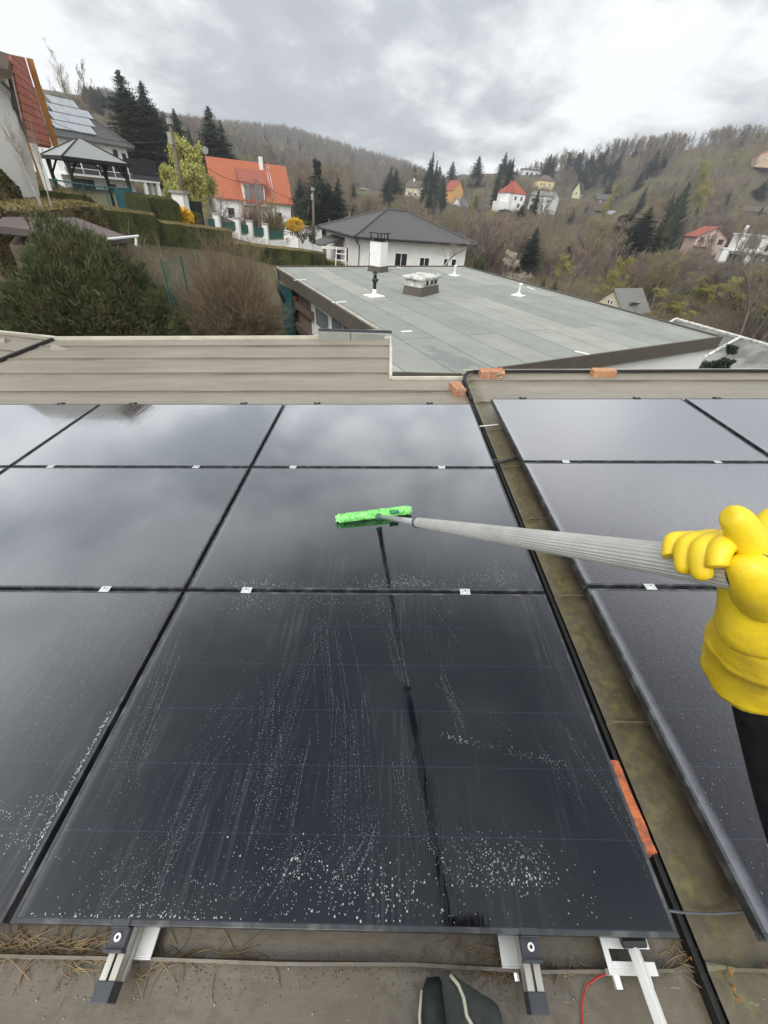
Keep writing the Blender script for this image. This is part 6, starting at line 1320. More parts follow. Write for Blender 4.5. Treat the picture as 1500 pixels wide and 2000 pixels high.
t_, c_ = grow_bare(61, 1, .38, (11, 6, 5, 4), .4, .15, 1.3); make_kind('bare_o0', t_, M['bark'], c_, M['twig_olive'])
t_, c_ = grow_bare(62, 1, .24, (14, 5, 5, 3), 1.4, .12, 1.1); make_kind('bare_p0', t_, M['bark'], c_, M['twig_pale'])
for i in range(3): t_, c_ = grow_conifer(70+i, (.17, .21, .15)[i]); make_kind('con%d' % i, t_, M['bark'], c_, M['needle'])
t_, c_ = grow_conifer(75, .21, dense=1.1, drop=.5, full=1.5); make_kind('con_big', t_, M['bark'], c_, M['needle_blue'])
t_, c_ = grow_conifer(76, .11, drop=-.8, dense=1.3); make_kind('column', t_, M['bark'], c_, M['needle'])
t_, c_ = grow_conifer(77, .16, drop=-.7, dense=1.3); make_kind('thuja', t_, M['bark'], c_, M['thuja'])
def pine(seed):
    (tv, tf), (cv, cf), lf = grow_leafy(seed, 14000, .022, .27); return (tv, tf), (cv, cf), (lf[0], lf[1], M['needle'])
t_, c_, l_ = pine(81); make_kind('pine', t_, M['bark'], c_, M['bark'], l_)
a_, b_, l_ = grow_leafy(82, 26000, .012, .34, .35); make_kind('willow', a_, M['bark'], b_, M['twig_olive'], (l_[0], l_[1], M['willow']))
a_, b_, l_ = grow_leafy(83, 22000, .0095, .36); make_kind('bud', a_, M['bark'], b_, M['twig_olive'], (l_[0], l_[1], M['yellowgreen']))
a_, b_, l_ = grow_leafy(84, 5000, .014, .34); make_kind('white_flower', a_, M['bark'], b_, M['twig_pale'], (l_[0], l_[1], M['blossom']))
t_, c_ = grow_bare(63, 1, .34, (8, 6, 5, 4), .9, .3, .55); make_kind('birch', t_, M['birch'], c_, M['twig_pale'])
def plant_at(kind, x, y, z, h, rz, sx=1., label=None, cat='tree', group=None, name='tree', parts=True):
    K = KIND[kind]
    if parts:
        t = empty(name, (x, y, z), rz); t.scale = (h*sx, h*sx, h)
        o = bpy.data.objects.new('trunk', K['trunk']); col.objects.link(o); o.parent = t
        o = bpy.data.objects.new('crown', K['crown']); col.objects.link(o); o.parent = t
    else:
        t = bpy.data.objects.new(name, K['one']); col.objects.link(t); t.location = (x, y, z); t.rotation_euler = (0, 0, rz); t.scale = (h*sx, h*sx, h)
    tag(t, label, cat, group); return t
rgv = random.Random(77)
TREES = []                                  # (azimuth, r, half width) kept free of scattered trees
def hides(px, pyt, r):
    for h_ in HS:
        k = h_['key']
        if k in BOX and r < h_['r']+12 and BOX[k][0]-10 < px < BOX[k][1]+10 and pyt < BOX[k][3]-3 and not (r > h_['r']-8 and pyt < BOX[k][2]): 
            pass
        if k in BOX and r < h_['r']+6 and BOX[k][0]-9 < px < BOX[k][1]+9 and pyt < BOX[k][3]-3: return True
        if k in BOX and r < 130 and r < h_['r'] and BOX[k][0]-24 < px < BOX[k][1]+24 and pyt < BOX[k][3]-12: return True
    return False
def tree_tip(kind, px, pyt, H, rmin, **k):
    """a tree of real height H standing where its tip meets the given outline"""
    a, te = azel(px, pyt); rs = np.linspace(rmin, 880, 120); zt_ = terr_many(np.full(120, a), rs)+H; ok = np.where(zt_ >= CAMZ+te*rs)[0]
    r = rs[ok[0]] if len(ok) else rmin
    if hides(px, pyt, r): return None
    return tree_px(kind, px, pyt, r/1.5 if r >= 26*1.5 else r, **k)
def tree_px(kind, px, pyt, r, wpx=None, label='tree', name='tree', cat='tree', group=None, base_py=None, parts=True, wnat=.28):
    r = r if r < 26 else r*1.5
    """a tree whose tip is seen at (px, pyt) standing r metres away on the ground"""
    top = at(px, pyt, r); x, y = top[0], top[1]; z = at(px, base_py, r)[2] if base_py else terr(x, y)-.1
    h = max(.8, top[2]-z); sx = 1.
    if wpx: dep = (CW.T@(top-CAM))[2]; sx = (wpx*dep/F_PX)/(h*wnat)
    TREES.append((math.atan2(x, y), r, 3.0, pyt, pix((x, y, z))[1])); return plant_at(kind, x, y, z, h, rgv.uniform(0, 6), sx, label, cat, group, name, parts)

# ---- hand placed trees
tree_px('con_big', 228, 128, 74, 100, 'tallest dark spruce rising behind the modern white house', 'spruce_tree', wnat=.24)
tree_px('con_big', 272, 150, 78, 80, 'second tall spruce leaning against the tallest one behind the white house', 'spruce_tree', wnat=.24)
tree_px('con0', 300, 205, 84, 60, 'shorter spruce right of the two tall spruces', 'spruce_tree', wnat=.25)
tree_px('con1', 337, 206, 95, 60, 'spruce with a broad top between the tall spruces and the willow', 'spruce_tree')
tree_px('column', 366, 244, 85, 22, 'slim spire shaped conifer behind the yellow willow', 'spruce_tree', wnat=.22)
tree_px('con_big', 404, 200, 80, 80, 'tall dark spruce left of the orange roofed house', 'spruce_tree', wnat=.24)
tree_px('con1', 428, 228, 84, 52, 'spruce close behind the satellite dish of the orange roofed house', 'spruce_tree')
tree_px('pine', 592, 320, 66, 50, 'rounded dark pine right of the orange roofed house', 'pine_tree', wnat=.5)
tree_px('con1', 620, 322, 70, 75, 'broad dark spruce right of the orange roofed house', 'spruce_tree')
tree_px('con0', 660, 342, 72, 50, 'thin pointed spruce behind the left end of the black hipped roof', 'spruce_tree')
tree_px('con1', 640, 352, 80, 60, 'spruce between the broad one and the thin pointed one', 'spruce_tree')
tree_px('con2', 585, 345, 90, 40, 'small spruce squeezed beside the orange roof', 'spruce_tree')
tree_px('column', 868, 338, 120, 30, 'dark cypress standing in front of the orange yellow house', 'cypress_tree', wnat=.22)
tree_px('column', 838, 352, 130, 32, 'dark cypress left of the orange yellow house', 'cypress_tree', wnat=.22)
tree_px('con1', 1052, 440, 62, 42, 'dark green spruce rising beyond the right edge of the bitumen roof', 'spruce_tree')
tree_px('column', 1350, 352, 95, 46, 'tall dark conifer left of the pink house', 'cypress_tree', wnat=.22)
tree_px('con1', 1275, 400, 90, 62, 'broad dark conifer in the middle of the right slope', 'spruce_tree')
tree_px('pine', 1240, 425, 88, 60, 'bushy dark pine on the right slope', 'pine_tree', wnat=.5)
tree_px('thuja', 1316, 415, 92, 26, 'golden green columnar conifer beside the tall dark one', 'cypress_tree', wnat=.32)
tree_px('con0', 1022, 398, 120, 30, 'dark spruce at the foot of the red roofed villa', 'spruce_tree')
tree_px('thuja', 942, 492, 38, 32, 'yellow green thuja just beyond the far corner of the bitumen roof', 'thuja_bush', wnat=.32)
tree_px('thuja', 1066, 538, 27, 26, 'left one of the two thujas peeking over the bitumen roof edge', 'thuja_bush', wnat=.32)
tree_px('thuja', 1088, 543, 26, 30, 'right one of the two thujas peeking over the bitumen roof edge', 'thuja_bush', wnat=.32)
tree_px('willow', 365, 272, 37, 118, 'yellow green weeping willow behind the leaning pole', 'willow_tree', wnat=.62)
tree_px('willow', 335, 325, 42, 80, 'smaller pale green willow in the garden left of the large one', 'willow_tree', wnat=.62)
tree_px('birch', 105, 88, 62, 120, 'tall bare tree standing against the sky at the upper left', 'bare_tree', wnat=.6)
tree_px('bare_g0', 70, 120, 58, 110, 'broad bare tree behind the red tiled roof', 'bare_tree', wnat=.6)
tree_px('bare_g1', 150, 130, 64, 90, 'bare tree right of the tall one against the sky', 'bare_tree', wnat=.6)
for i, (px_, pt_, r_) in enumerate([(12, 208, 11.5), (40, 230, 11.8), (28, 260, 11.2)]): tree_px('birch', px_, pt_, r_, 60, ['pale bare sapling at the very left before the white gable', 'pale bare sapling beside the red roof before the white gable', 'shortest bare sapling between the other two by the white gable'][i], 'bare_sapling', base_py=395, wnat=.6)
tree_px('white_flower', 1018, 502, 36, 60, 'white blossoming shrub beyond the bitumen roof', 'blossoming_shrub', 'shrub', wnat=.6)
tree_px('white_flower', 555, 452, 33, 34, 'small grey white blossoming shrub beside the garden shed', 'blossoming_shrub', 'shrub', wnat=.6)
tree_px('birch', 870, 462, 24, 120, 'bare apple tree before the windows of the black roofed bungalow', 'apple_tree', base_py=540, wnat=.6)
tree_px('bare_p0', 1250, 395, 78, 90, 'pale upright poplar with fanned bare branches on the right slope', 'poplar_tree', wnat=.45)
tree_px('bare_p0', 1215, 455, 66, 80, 'lower pale poplar with fanned bare branches', 'poplar_tree', wnat=.45)
for i, (px_, pt_, r_, w_) in enumerate([(1335, 572, 44, 80), (1455, 525, 62, 95), (1395, 540, 58, 70), (1215, 505, 55, 50), (1200, 358, 160, 24), (1400, 318, 170, 40)]):
    tree_px('bud', px_, pt_, r_, w_, ['yellow green budding tree right of the cream gabled house', 'large yellow green tree below the white cubic villa', 'yellow green tree left of the large one', 'small yellow green tree in the middle of the wood', 'tiny bright green tree below the dark skyline conifers', 'olive tree below the chalet'][i], 'budding_tree', wnat=.62)
tree_px('pine', 1392, 672, 17, 60, 'dark evergreen shrub at the corner of the white wall', 'evergreen_shrub', 'shrub', wnat=.5)
SKY = [(829, 308), (842, 310), (855, 306), (870, 322), (893, 326), (908, 328), (946, 312), (963, 310), (980, 318), (998, 306), (1012, 310), (1024, 300), (1038, 300), (1055, 306), (1070, 308), (1085, 302), (1118, 296), (1134, 296), (822, 300), (836, 297), (848, 292), (862, 306), (886, 316), (900, 318), (916, 322), (938, 300), (955, 296), (972, 312), (990, 292), (1005, 300), (1018, 296), (1030, 284), (1048, 290), (1062, 296), (1078, 300), (1092, 290),
       (1110, 286), (1125, 278), (1142, 290), (1160, 300), (1175, 292), (1190, 282), (1218, 276), (1235, 300), (765, 318), (775, 322), (795, 330), (760, 335), (712, 342), (700, 352), (690, 358), (740, 345), (1150, 318), (1100, 312), (1205, 310), (1165, 330), (1290, 290), (1310, 300)]
for i, (px_, pt_) in enumerate(SKY):
    H_ = rgv.uniform(14, 22); tree_tip(('con0', 'con1', 'con2', 'con1')[i % 4], px_, pt_+rgv.uniform(-4, 4), H_, 230, wpx=rgv.uniform(18, 30), label='dark conifer in the row along the skyline of the far slope', name='conifer_tree', group='dark conifers along the skyline', parts=False, wnat=.3)
CON2 = [(1112, 330), (1130, 338), (1150, 335), (1172, 322), (1196, 312), (1214, 300), (1140, 372), (1165, 362), (1195, 352), (1225, 366), (1245, 372), (1265, 362), (1258, 330), (960, 345), (940, 350), (975, 340), (1000, 346), (1060, 330), (1090, 340), (1105, 352), (845, 330), (825, 335), (860, 322), (800, 350), (1500, 350), (1488, 372), (1040, 352), (928, 362), (950, 372), (1108, 378), (1148, 392), (1280, 380), (1300, 395), (1320, 372), (985, 420), (1110, 420), (1145, 440), (700, 345), (745, 360), (765, 352)]
for i, (px_, pt_) in enumerate(CON2):
    tree_tip(('con0', 'con1', 'con1', 'con2')[i % 4], px_, pt_, rgv.uniform(11, 17), 215, wpx=rgv.uniform(16, 28), label='dark conifer scattered between the houses of the far slope', name='conifer_tree', group='dark conifers between the hillside houses', parts=False, wnat=.3)
for i in range(34):
    px_ = rgv.uniform(160, 330); tree_px('con%d' % (i % 3), px_, 158+(px_-160)*.36+rgv.uniform(-2, 16), rgv.uniform(200, 290), rgv.uniform(14, 24), 'dark spruce of the distant wood behind the tall spruces', 'conifer_tree', group='spruces of the left ridge', parts=False)
for i in range(12):
    px_ = rgv.uniform(445, 760); tree_px('con%d' % (i % 3), px_, 300+(px_-445)*.22+rgv.uniform(0, 40), rgv.uniform(180, 300), rgv.uniform(12, 20), 'single dark conifer in the brown wood of the left hill', 'conifer_tree', group='conifers in the brown wood', parts=False)

n_keep = len(TREES)
# ---- larger bare trees of the valley, standing out of the wood
big = [(895, 448), (925, 462), (955, 452), (985, 470), (1003, 446), (1035, 452), (1062, 470), (1098, 488), (1128, 470), (1150, 500), (1172, 486), (1196, 520), (1232, 505), (1262, 528), (1290, 548), (1320, 532), (1362, 548), (1395, 575), (1425, 560), (1448, 590), (1480, 575), (1412, 620), (1455, 635), (1340, 600), (1300, 602), (1380, 640),
       (640, 452), (690, 440), (720, 424), (742, 416), (830, 418), (850, 424), (870, 436), (915, 425), (970, 432), (1080, 432), (1010, 480), (1120, 430), (1210, 440), (1230, 450), (1430, 440), (1450, 430), (1290, 430), (1420, 380), (1390, 400), (1330, 440)]
wh = ['behind the black hipped roof', 'above the far corner of the bitumen roof', 'beyond the right edge of the bitumen roof', 'in the lower right of the valley']
for i, (px_, pt_) in enumerate(big):
    H_ = rgv.uniform(10, 15); a, te = azel(px_, pt_); kd = ('bare_b0', 'bare_g0', 'bare_b2', 'bare_r0', 'bare_b1', 'bare_o0', 'bare_g2')[i % 7]
    tree_tip(kd, px_, pt_, H_, 62 if px_ > 930 else 95, label='large bare tree %s' % (wh[0] if px_ < 900 else (wh[1] if px_ < 1010 else (wh[2] if px_ < 1260 else wh[3]))), name='bare_tree', group='large bare trees of the valley', parts=False)
# ---- bare woodland
cands = []
rw = random.Random(9)
hz = [(azel(h['px'], h['py'])[0], h['r'], h['py'], h['px'], BOX[h['key']][2] if h['key'] in BOX else h['py']-20) for h in HS if h['key'] not in ('none', 'brownshed', 'gable_left')]
N_T = 17000
aa = np.array([rw.uniform(-.86, .80) for _ in range(N_T)]); r2 = np.sqrt(np.array([rw.uniform(57**2, 880**2) for _ in range(N_T)]))
extra_r = np.array([rw.uniform(52, 330) for _ in range(6700)]); aa = np.append(aa, [rw.uniform(.10, .80) for _ in range(5200)]+[rw.uniform(-.5, .2) for _ in range(1500)]); r2 = np.append(r2, extra_r)
zz = terr_many(aa, r2)
SKX = [-100, 0, 150, 200, 330, 430, 560, 700, 800, 860, 1000, 1060, 1100, 1200, 1300, 1450, 1640]; SKY_ = [150, 190, 185, 170, 222, 232, 240, 285, 312, 345, 335, 308, 292, 268, 258, 243, 240]
i_t = 0
for a, r_, z in zip(aa, r2, zz):
    x, y = math.sin(a)*r_, math.cos(a)*r_; gx, gy = pix((x, y, z))
    if not (-120 < gx < 1640): continue
    h = rw.uniform(10, 16) if r_ > 330 else (rw.uniform(6, 10) if r_ < 110 else rw.uniform(7, 12))
    if gx < 700 and r_ < 105: continue
    if gx < 330 and r_ < 90: continue
    if gx < 930 and r_ < 70: continue
    if 474 < gx < 606 and 276 < gy < 306 and 480 < r_ < 700: continue
    tx, ty = pix((x, y, z+h)); bad = False
    sk = np.interp(tx, SKX, SKY_)+rw.uniform(0, 10)
    if ty < sk:                             # keep under the ridge line
        h *= (gy-sk)/max(1, gy-ty)
        if h < 5: continue
        tx, ty = pix((x, y, z+h))
    if 560 < gx < 930 and r_ < 110 and ty < 425: continue
    for (ha, hr, hpy, hpx, hty) in hz:
        hwid = (8 if hr > 60 else 9)
        if abs(a-ha) < hwid/hr+(2.2/r_ if r_ < hr else 0):
            if r_ < hr+7 and r_ > hr-8: bad = True; break
            lim = hpy-(hpy-hty)*.12 if hr > 60 else hpy-25
            if r_ < hr and ty < lim and gy > hty+2 and rw.random() < .96:
                h *= (gy-lim)/max(1, gy-ty)
                if h < 4.2: bad = True; break
                tx, ty = pix((x, y, z+h))
    if bad: continue
    for (ta, tr, tw_, tpy, tby) in TREES[:n_keep]:
        if abs(a-ta)*tr < tw_*1.3 and r_ < tr+3 and ty < tpy*.45+tby*.55: bad = True; break
    if bad: continue
    n_ = math.sin(a*37+r_*.02)+math.sin(r_*.045+a*11); q = rw.random()
    if r_ > 300: kd = 'bare_g%d' % rw.randrange(3) if q < .7 else 'bare_b%d' % rw.randrange(4)
    elif q < .10+.06*n_: kd = 'bare_r0'
    elif q < .24+.10*n_: kd = 'bare_o0'
    elif q < .62: kd = 'bare_b%d' % rw.randrange(4)
    else: kd = 'bare_g%d' % rw.randrange(3)
    if i_t > 300 and r_ > 90 and rw.random() < .035+.03*n_: kd = 'bud'; h *= .8
    elif i_t > 300 and r_ > 120 and rw.random() < .03-.03*n_: kd = 'con1'
    i_t += 1
    cands.append((r_/h, r_, x, y, z-.2, h, kd, a))
cands.sort()
lab = {'bare_b': ('bare brown tree with a rounded crown on the wooded slope', 'bare brown trees of the slope'), 'bare_g': ('bare grey upright tree on the wooded slope', 'bare grey trees of the slope'),
       'bud': ('yellow green budding tree among the bare wood', 'yellow green trees of the slope'), 'con1': ('dark single spruce among the bare wood', 'single spruces of the slope'),
       'bare_r': ('bare tree with reddish twigs on the wooded slope', 'reddish bare trees of the slope'), 'bare_o': ('olive tinged budding tree on the wooded slope', 'olive budding trees of the slope')}
wood_c = bpy.data.collections.new('woodland_kinds'); seen_k = {}
for c in cands[:300]:
    _, r_, x, y, z, h, kd, a = c; lb, gp = lab[kd[:6]]
    t = plant_at(kd, x, y, z, h, rw.uniform(0, 6), rw.uniform(.95, 1.35), lb, 'tree', gp, 'bare_tree', parts=(r_ < 85))
kinds = ['bare_b0', 'bare_b1', 'bare_b2', 'bare_b3', 'bare_g0', 'bare_g1', 'bare_g2', 'bare_o0', 'bare_r0', 'bud', 'con1']
for kd in kinds:                            # one single-mesh tree of each kind stands on the slope and is also the source of the far wood
    c = next((c for c in cands[300:] if c[6] == kd), None)
    cands.remove(c); lb, gp = lab[kd[:6]]
    o = plant_at(kd, c[2], c[3], c[4], c[5], 0, 1.1, lb, 'tree', gp, 'bare_tree', parts=False); wood_c.objects.link(o)
names = sorted(o.name for o in wood_c.objects); order = {}
for kd in kinds:
    for o in wood_c.objects:
        if o.data.name == kd: order[kd] = names.index(o.name)
rest = cands[300:]
me = bpy.data.meshes.new('bare_woodland'); me.vertices.add(len(rest)); me.vertices.foreach_set('co', np.array([[c[2], c[3], c[4]] for c in rest], dtype=np.float32).ravel())
def attr(nm, typ, vals): at_ = me.attributes.new(nm, typ, 'POINT'); at_.data.foreach_set('value', vals)
attr('kind', 'INT', np.array([order[c[6]] for c in rest], dtype=np.int32)); attr('rz', 'FLOAT', np.array([rw.uniform(0, 6.28) for _ in rest], dtype=np.float32)); attr('hh', 'FLOAT', np.array([c[5] for c in rest], dtype=np.float32))
me.update(); wo_ = bpy.data.objects.new('bare_woodland', me); col.objects.link(wo_); tag(wo_, 'mass of bare grey brown woodland covering the far hills', 'woodland', kind='stuff')
ng = bpy.data.node_groups.new('scatter_wood', 'GeometryNodeTree'); ng.interface.new_socket('Geometry', in_out='INPUT', socket_type='NodeSocketGeometry'); ng.interface.new_socket('Geometry', in_out='OUTPUT', socket_type='NodeSocketGeometry')
gi = ng.nodes.new('NodeGroupInput'); go_ = ng.nodes.new('NodeGroupOutput'); iop = ng.nodes.new('GeometryNodeInstanceOnPoints'); ci = ng.nodes.new('GeometryNodeCollectionInfo'); ci.inputs[0].default_value = wood_c; ci.inputs['Separate Children'].default_value = True; ci.inputs['Reset Children'].default_value = True
def na(nm, typ): n = ng.nodes.new('GeometryNodeInputNamedAttribute'); n.data_type = typ; n.inputs[0].default_value = nm; return n
k_, z_, s_ = na('kind', 'INT'), na('rz', 'FLOAT'), na('hh', 'FLOAT')
cx_ = ng.nodes.new('ShaderNodeCombineXYZ'); ng.links.new(z_.outputs[0], cx_.inputs[2]); m1 = ng.nodes.new('ShaderNodeMath'); m1.operation = 'MULTIPLY'; ng.links.new(s_.outputs[0], m1.inputs[0]); m1.inputs[1].default_value = 1.15
cs_ = ng.nodes.new('ShaderNodeCombineXYZ'); ng.links.new(m1.outputs[0], cs_.inputs[0]); ng.links.new(m1.outputs[0], cs_.inputs[1]); ng.links.new(s_.outputs[0], cs_.inputs[2])
ng.links.new(gi.outputs[0], iop.inputs['Points']); ng.links.new(ci.outputs[0], iop.inputs['Instance']); iop.inputs['Pick Instance'].default_value = True
ng.links.new(k_.outputs[0], iop.inputs['Instance Index']); ng.links.new(cx_.outputs[0], iop.inputs['Rotation']); ng.links.new(cs_.outputs[0], iop.inputs['Scale']); ng.links.new(iop.outputs[0], go_.inputs[0])
mod = wo_.modifiers.new('scatter', 'NODES'); mod.node_group = ng
print('woodland', len(rest), 'individuals', 300)

# ---- undergrowth: low brushwood covering the valley slopes
def brushwood():
    rg = np.random.RandomState(8); n = 26000; a = rg.uniform(-.5, .82, n); r_ = np.sqrt(rg.uniform(50**2, 270**2, n)); keep = (a > .12) | (r_ > 115); a, r_ = a[keep], r_[keep]
    z = terr_many(a, r_); x, y = np.sin(a)*r_, np.cos(a)*r_; n = len(a); S = []
    for k in range(6):
        d = rg.normal(size=(n, 3)); d[:, 2] = np.abs(d[:, 2])+.6; d /= np.linalg.norm(d, axis=1)[:, None]; L_ = rg.uniform(.7, 2.2, n)[:, None]
        p0 = np.stack([x, y, z-.1], -1)+rg.normal(0, .5, (n, 3))*[1, 1, 0]; S.append(np.hstack([p0, p0+d*L_, np.full((n, 1), .03), np.full((n, 1), .008)]))
    V, Fc = tube_np(np.vstack(S), 3); tag(objm('brushwood', fast_mesh('brushwood', V, Fc), M['twig_brown']), 'tangled brown brushwood covering the valley slopes', 'brushwood', kind='stuff')
brushwood()

# ---- clipped hedges
def hedge(pts, hgt, th, m, mt, label, leaf=.035, nleaf=9000, wob=.05, seed=1):
    """pts: (px, py of the upper front edge, r) from left to right"""
    P_ = [Vector(at(*p)) for p in pts]; t = empty('hedge', tuple(P_[0])); tag(t, label, 'hedge'); o0 = P_[0]; rg = np.random.RandomState(seed)
    L_ = [0]
    for i in range(1, len(P_)): L_.append(L_[-1]+(P_[i]-P_[i-1]).to_2d().length)
    n = max(8, int(L_[-1]/.22)); prof = [(0, -1), (0, -.5), (0, -.12), (.10, -.0), (.5, .015), (.9, 0), (1, -.12), (1, -1)]
    us = np.unique(np.concatenate([np.linspace(0, L_[-1], n), L_])); F0 = []; V_ = []
    def P_at(u): return Vector([float(np.interp(u, L_, [p[k] for p in P_])) for k in range(3)])
    for u in us:
        q = P_at(u); q2 = P_at(min(u+.1, L_[-1])); q1 = P_at(max(u-.1, 0)); d = (q2-q1).to_2d(); d = Vector((d.x, d.y)).normalized(); nrm = Vector((-d.y, d.x))
        for (f_, z_) in prof:
            w_ = mn.noise(Vector((u*1.3, f_*3+seed, z_*2)))*wob; V_.append((q.x-o0.x+nrm.x*(f_*th+w_), q.y-o0.y+nrm.y*(f_*th+w_), q.z-o0.z+(z_*hgt if z_ < -.2 else z_*.6)+w_*.5))
    m_ = len(prof); sides = []; tops = []
    for i in range(len(us)-1):
        for j in range(m_-1): (tops if 2 <= j <= 4 else sides).append((i*m_+j, (i+1)*m_+j, (i+1)*m_+j+1, i*m_+j+1))
    sides += [tuple(range(m_))[::-1], tuple((len(us)-1)*m_+k for k in range(m_))]
    b = MB(); b.add(V_, sides); b.f.extend([tuple(q) for q in []]); 
    # leaves on the front, back and top faces
    Vn = np.array(V_).reshape(len(us), m_, 3)
    def leaves(js, nn, bb):
        for _ in range(nn):
            i = rg.randint(0, len(us)-1); j = js[rg.randint(len(js))]; s_, t__ = rg.rand(), rg.rand()
            c = (Vn[i, j]*(1-s_)+Vn[i+1, j]*s_)*(1-t__)+(Vn[i, j+1]*(1-s_)+Vn[i+1, j+1]*s_)*t__
            a = rg.normal(size=3); a /= np.linalg.norm(a); e_ = np.cross(a, rg.normal(size=3)); e_ /= np.linalg.norm(e_); k = leaf*rg.uniform(.5, 1.3)
            bb.add([c-e_*k*.4, c+e_*k*.4, c+a*k], [(0, 1, 2)])
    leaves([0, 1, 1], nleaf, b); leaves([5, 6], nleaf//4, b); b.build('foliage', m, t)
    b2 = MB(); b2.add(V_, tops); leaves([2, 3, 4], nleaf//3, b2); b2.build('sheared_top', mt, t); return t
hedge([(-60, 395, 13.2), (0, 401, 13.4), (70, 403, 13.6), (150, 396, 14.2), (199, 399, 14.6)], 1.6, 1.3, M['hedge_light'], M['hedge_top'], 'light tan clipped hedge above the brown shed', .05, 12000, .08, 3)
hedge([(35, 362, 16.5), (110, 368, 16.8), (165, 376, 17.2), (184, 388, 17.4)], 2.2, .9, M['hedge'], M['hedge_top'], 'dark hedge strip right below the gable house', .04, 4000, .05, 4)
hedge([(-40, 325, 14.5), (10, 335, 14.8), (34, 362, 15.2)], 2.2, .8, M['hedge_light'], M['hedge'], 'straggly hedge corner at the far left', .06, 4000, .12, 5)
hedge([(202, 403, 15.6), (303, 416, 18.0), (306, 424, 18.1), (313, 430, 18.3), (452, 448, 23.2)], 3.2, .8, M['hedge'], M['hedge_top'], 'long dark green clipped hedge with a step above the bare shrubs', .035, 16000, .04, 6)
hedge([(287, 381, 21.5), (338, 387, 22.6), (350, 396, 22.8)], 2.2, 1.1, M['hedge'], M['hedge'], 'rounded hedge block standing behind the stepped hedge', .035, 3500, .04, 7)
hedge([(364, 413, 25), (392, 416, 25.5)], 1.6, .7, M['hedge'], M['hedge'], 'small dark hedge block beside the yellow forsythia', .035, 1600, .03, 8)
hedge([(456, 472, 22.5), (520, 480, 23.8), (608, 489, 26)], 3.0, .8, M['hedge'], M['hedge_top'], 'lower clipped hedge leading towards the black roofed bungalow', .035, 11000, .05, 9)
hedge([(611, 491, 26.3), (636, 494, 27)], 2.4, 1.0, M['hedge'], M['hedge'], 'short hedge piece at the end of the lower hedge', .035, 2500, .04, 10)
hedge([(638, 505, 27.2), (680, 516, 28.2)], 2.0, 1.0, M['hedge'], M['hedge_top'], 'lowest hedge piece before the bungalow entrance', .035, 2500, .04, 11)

# ---- shrubs
def twig_shrub(name, c, rad, nst, m, label, seed, up=1.0, sub=6, thick=.004, zc=.0, spike=0):
    rg = np.random.RandomState(seed); t = empty(name, c); tag(t, label, 'shrub'); S0 = []; S1 = []
    for _ in range(nst):
        d = rg.normal(size=3); d[2] = abs(d[2])*up+.15; d /= np.linalg.norm(d); L_ = rad[0]*(1/math.sqrt((d[0]**2+d[1]**2)+(d[2]*rad[0]/rad[1])**2))*rg.uniform(.72, 1.03)
        p = np.array([rg.normal(0, .10), rg.normal(0, .10), zc]); dd = d.copy(); pts_ = [p]
        for s in range(4): dd = dd+rg.normal(0, .08, 3); dd /= np.linalg.norm(dd); q = pts_[-1]+dd*L_/4; S0.append(np.r_[pts_[-1], q, thick*2*(1-.2*s), thick*2*(.8-.2*s)]); pts_.append(q)
        for k in range(sub):
            f_ = rg.uniform(.3, 1)*3.99; i = int(f_); q = pts_[i]+(pts_[i+1]-pts_[i])*(f_-i); e_ = dd+rg.normal(0, .55, 3)+np.array([0, 0, spike]); e_ /= np.linalg.norm(e_); l_ = L_*rg.uniform(.12, .32)
            q2 = q+e_*l_*.5; e2 = e_+rg.normal(0, .2, 3)+[0, 0, .15]; e2 /= np.linalg.norm(e2); S1.append(np.r_[q, q2, thick, thick*.8]); S1.append(np.r_[q2, q2+e2*l_*.5, thick*.8, thick*.4])
            for g_ in range(2): e3 = e_+rg.normal(0, .6, 3); e3 /= np.linalg.norm(e3); S1.append(np.r_[q2, q2+e3*l_*.45, thick*.6, thick*.35])
    o = objm('stems', fast_mesh('stems', *tube_np(np.array(S0), 4)), M['bark'], t); o = objm('twigs', fast_mesh('twigs', *tube_np(np.array(S1), 3)), m, t); return t
c = at(462, 640, 10.4); twig_shrub('bare_shrub', tuple(c-np.array([0, 0, .1])), (1.12, 1.95), 520, M['twig_tan'], 'round bare reddish brown shrub in front of the lower hedge', 3, sub=17, thick=.0029, spike=.35)
c = at(352, 660, 12.2); twig_shrub('bare_shrub', tuple(c-np.array([0, 0, .25])), (1.3, 1.75), 380, M['twig_pale'], 'pale twiggy shrub between the yew and the round bare shrub', 4, up=1.3, sub=12, thick=.0036, spike=.5)
c = at(300, 640, 12.8); twig_shrub('bare_shrub', tuple(c-np.array([0, 0, .2])), (1.1, 2.25), 260, M['twig_pale'], 'upright pale shrub just right of the yew top', 5, up=1.8, sub=10, thick=.0036, spike=.8)
c = at(398, 655, 11.8); twig_shrub('bare_shrub', tuple(c-np.array([0, 0, .2])), (.9, 1.5), 220, M['twig_tan'], 'low brown shrub filling the gap before the round bare shrub', 6, up=1.2, sub=10, thick=.0034, spike=.4)
c = at(505, 650, 11.6); twig_shrub('bare_shrub', tuple(c-np.array([0, 0, .2])), (.75, 1.0), 160, M['twig_olive'], 'small greenish shrub at the corner of the teal door', 7, up=1.2, sub=8, thick=.004)
c = at(492, 448, 40); twig_shrub('bare_shrub', tuple(c), (1.1, 2.3), 130, M['twig_red'], 'reddish shrub in front of the dormer of the orange roofed house', 8, thick=.014)
c = at(535, 452, 41); twig_shrub('bare_shrub', tuple(c), (1.15, 2.3), 150, M['twig_olive'], 'olive green bush at the right corner of the orange roofed house', 9, thick=.016)
c = at(425, 445, 41); twig_shrub('bare_shrub', tuple(c), (1.3, 2.6), 90, M['twig_grey'], 'grey bare shrub left of the orange roofed house', 10, thick=.012)
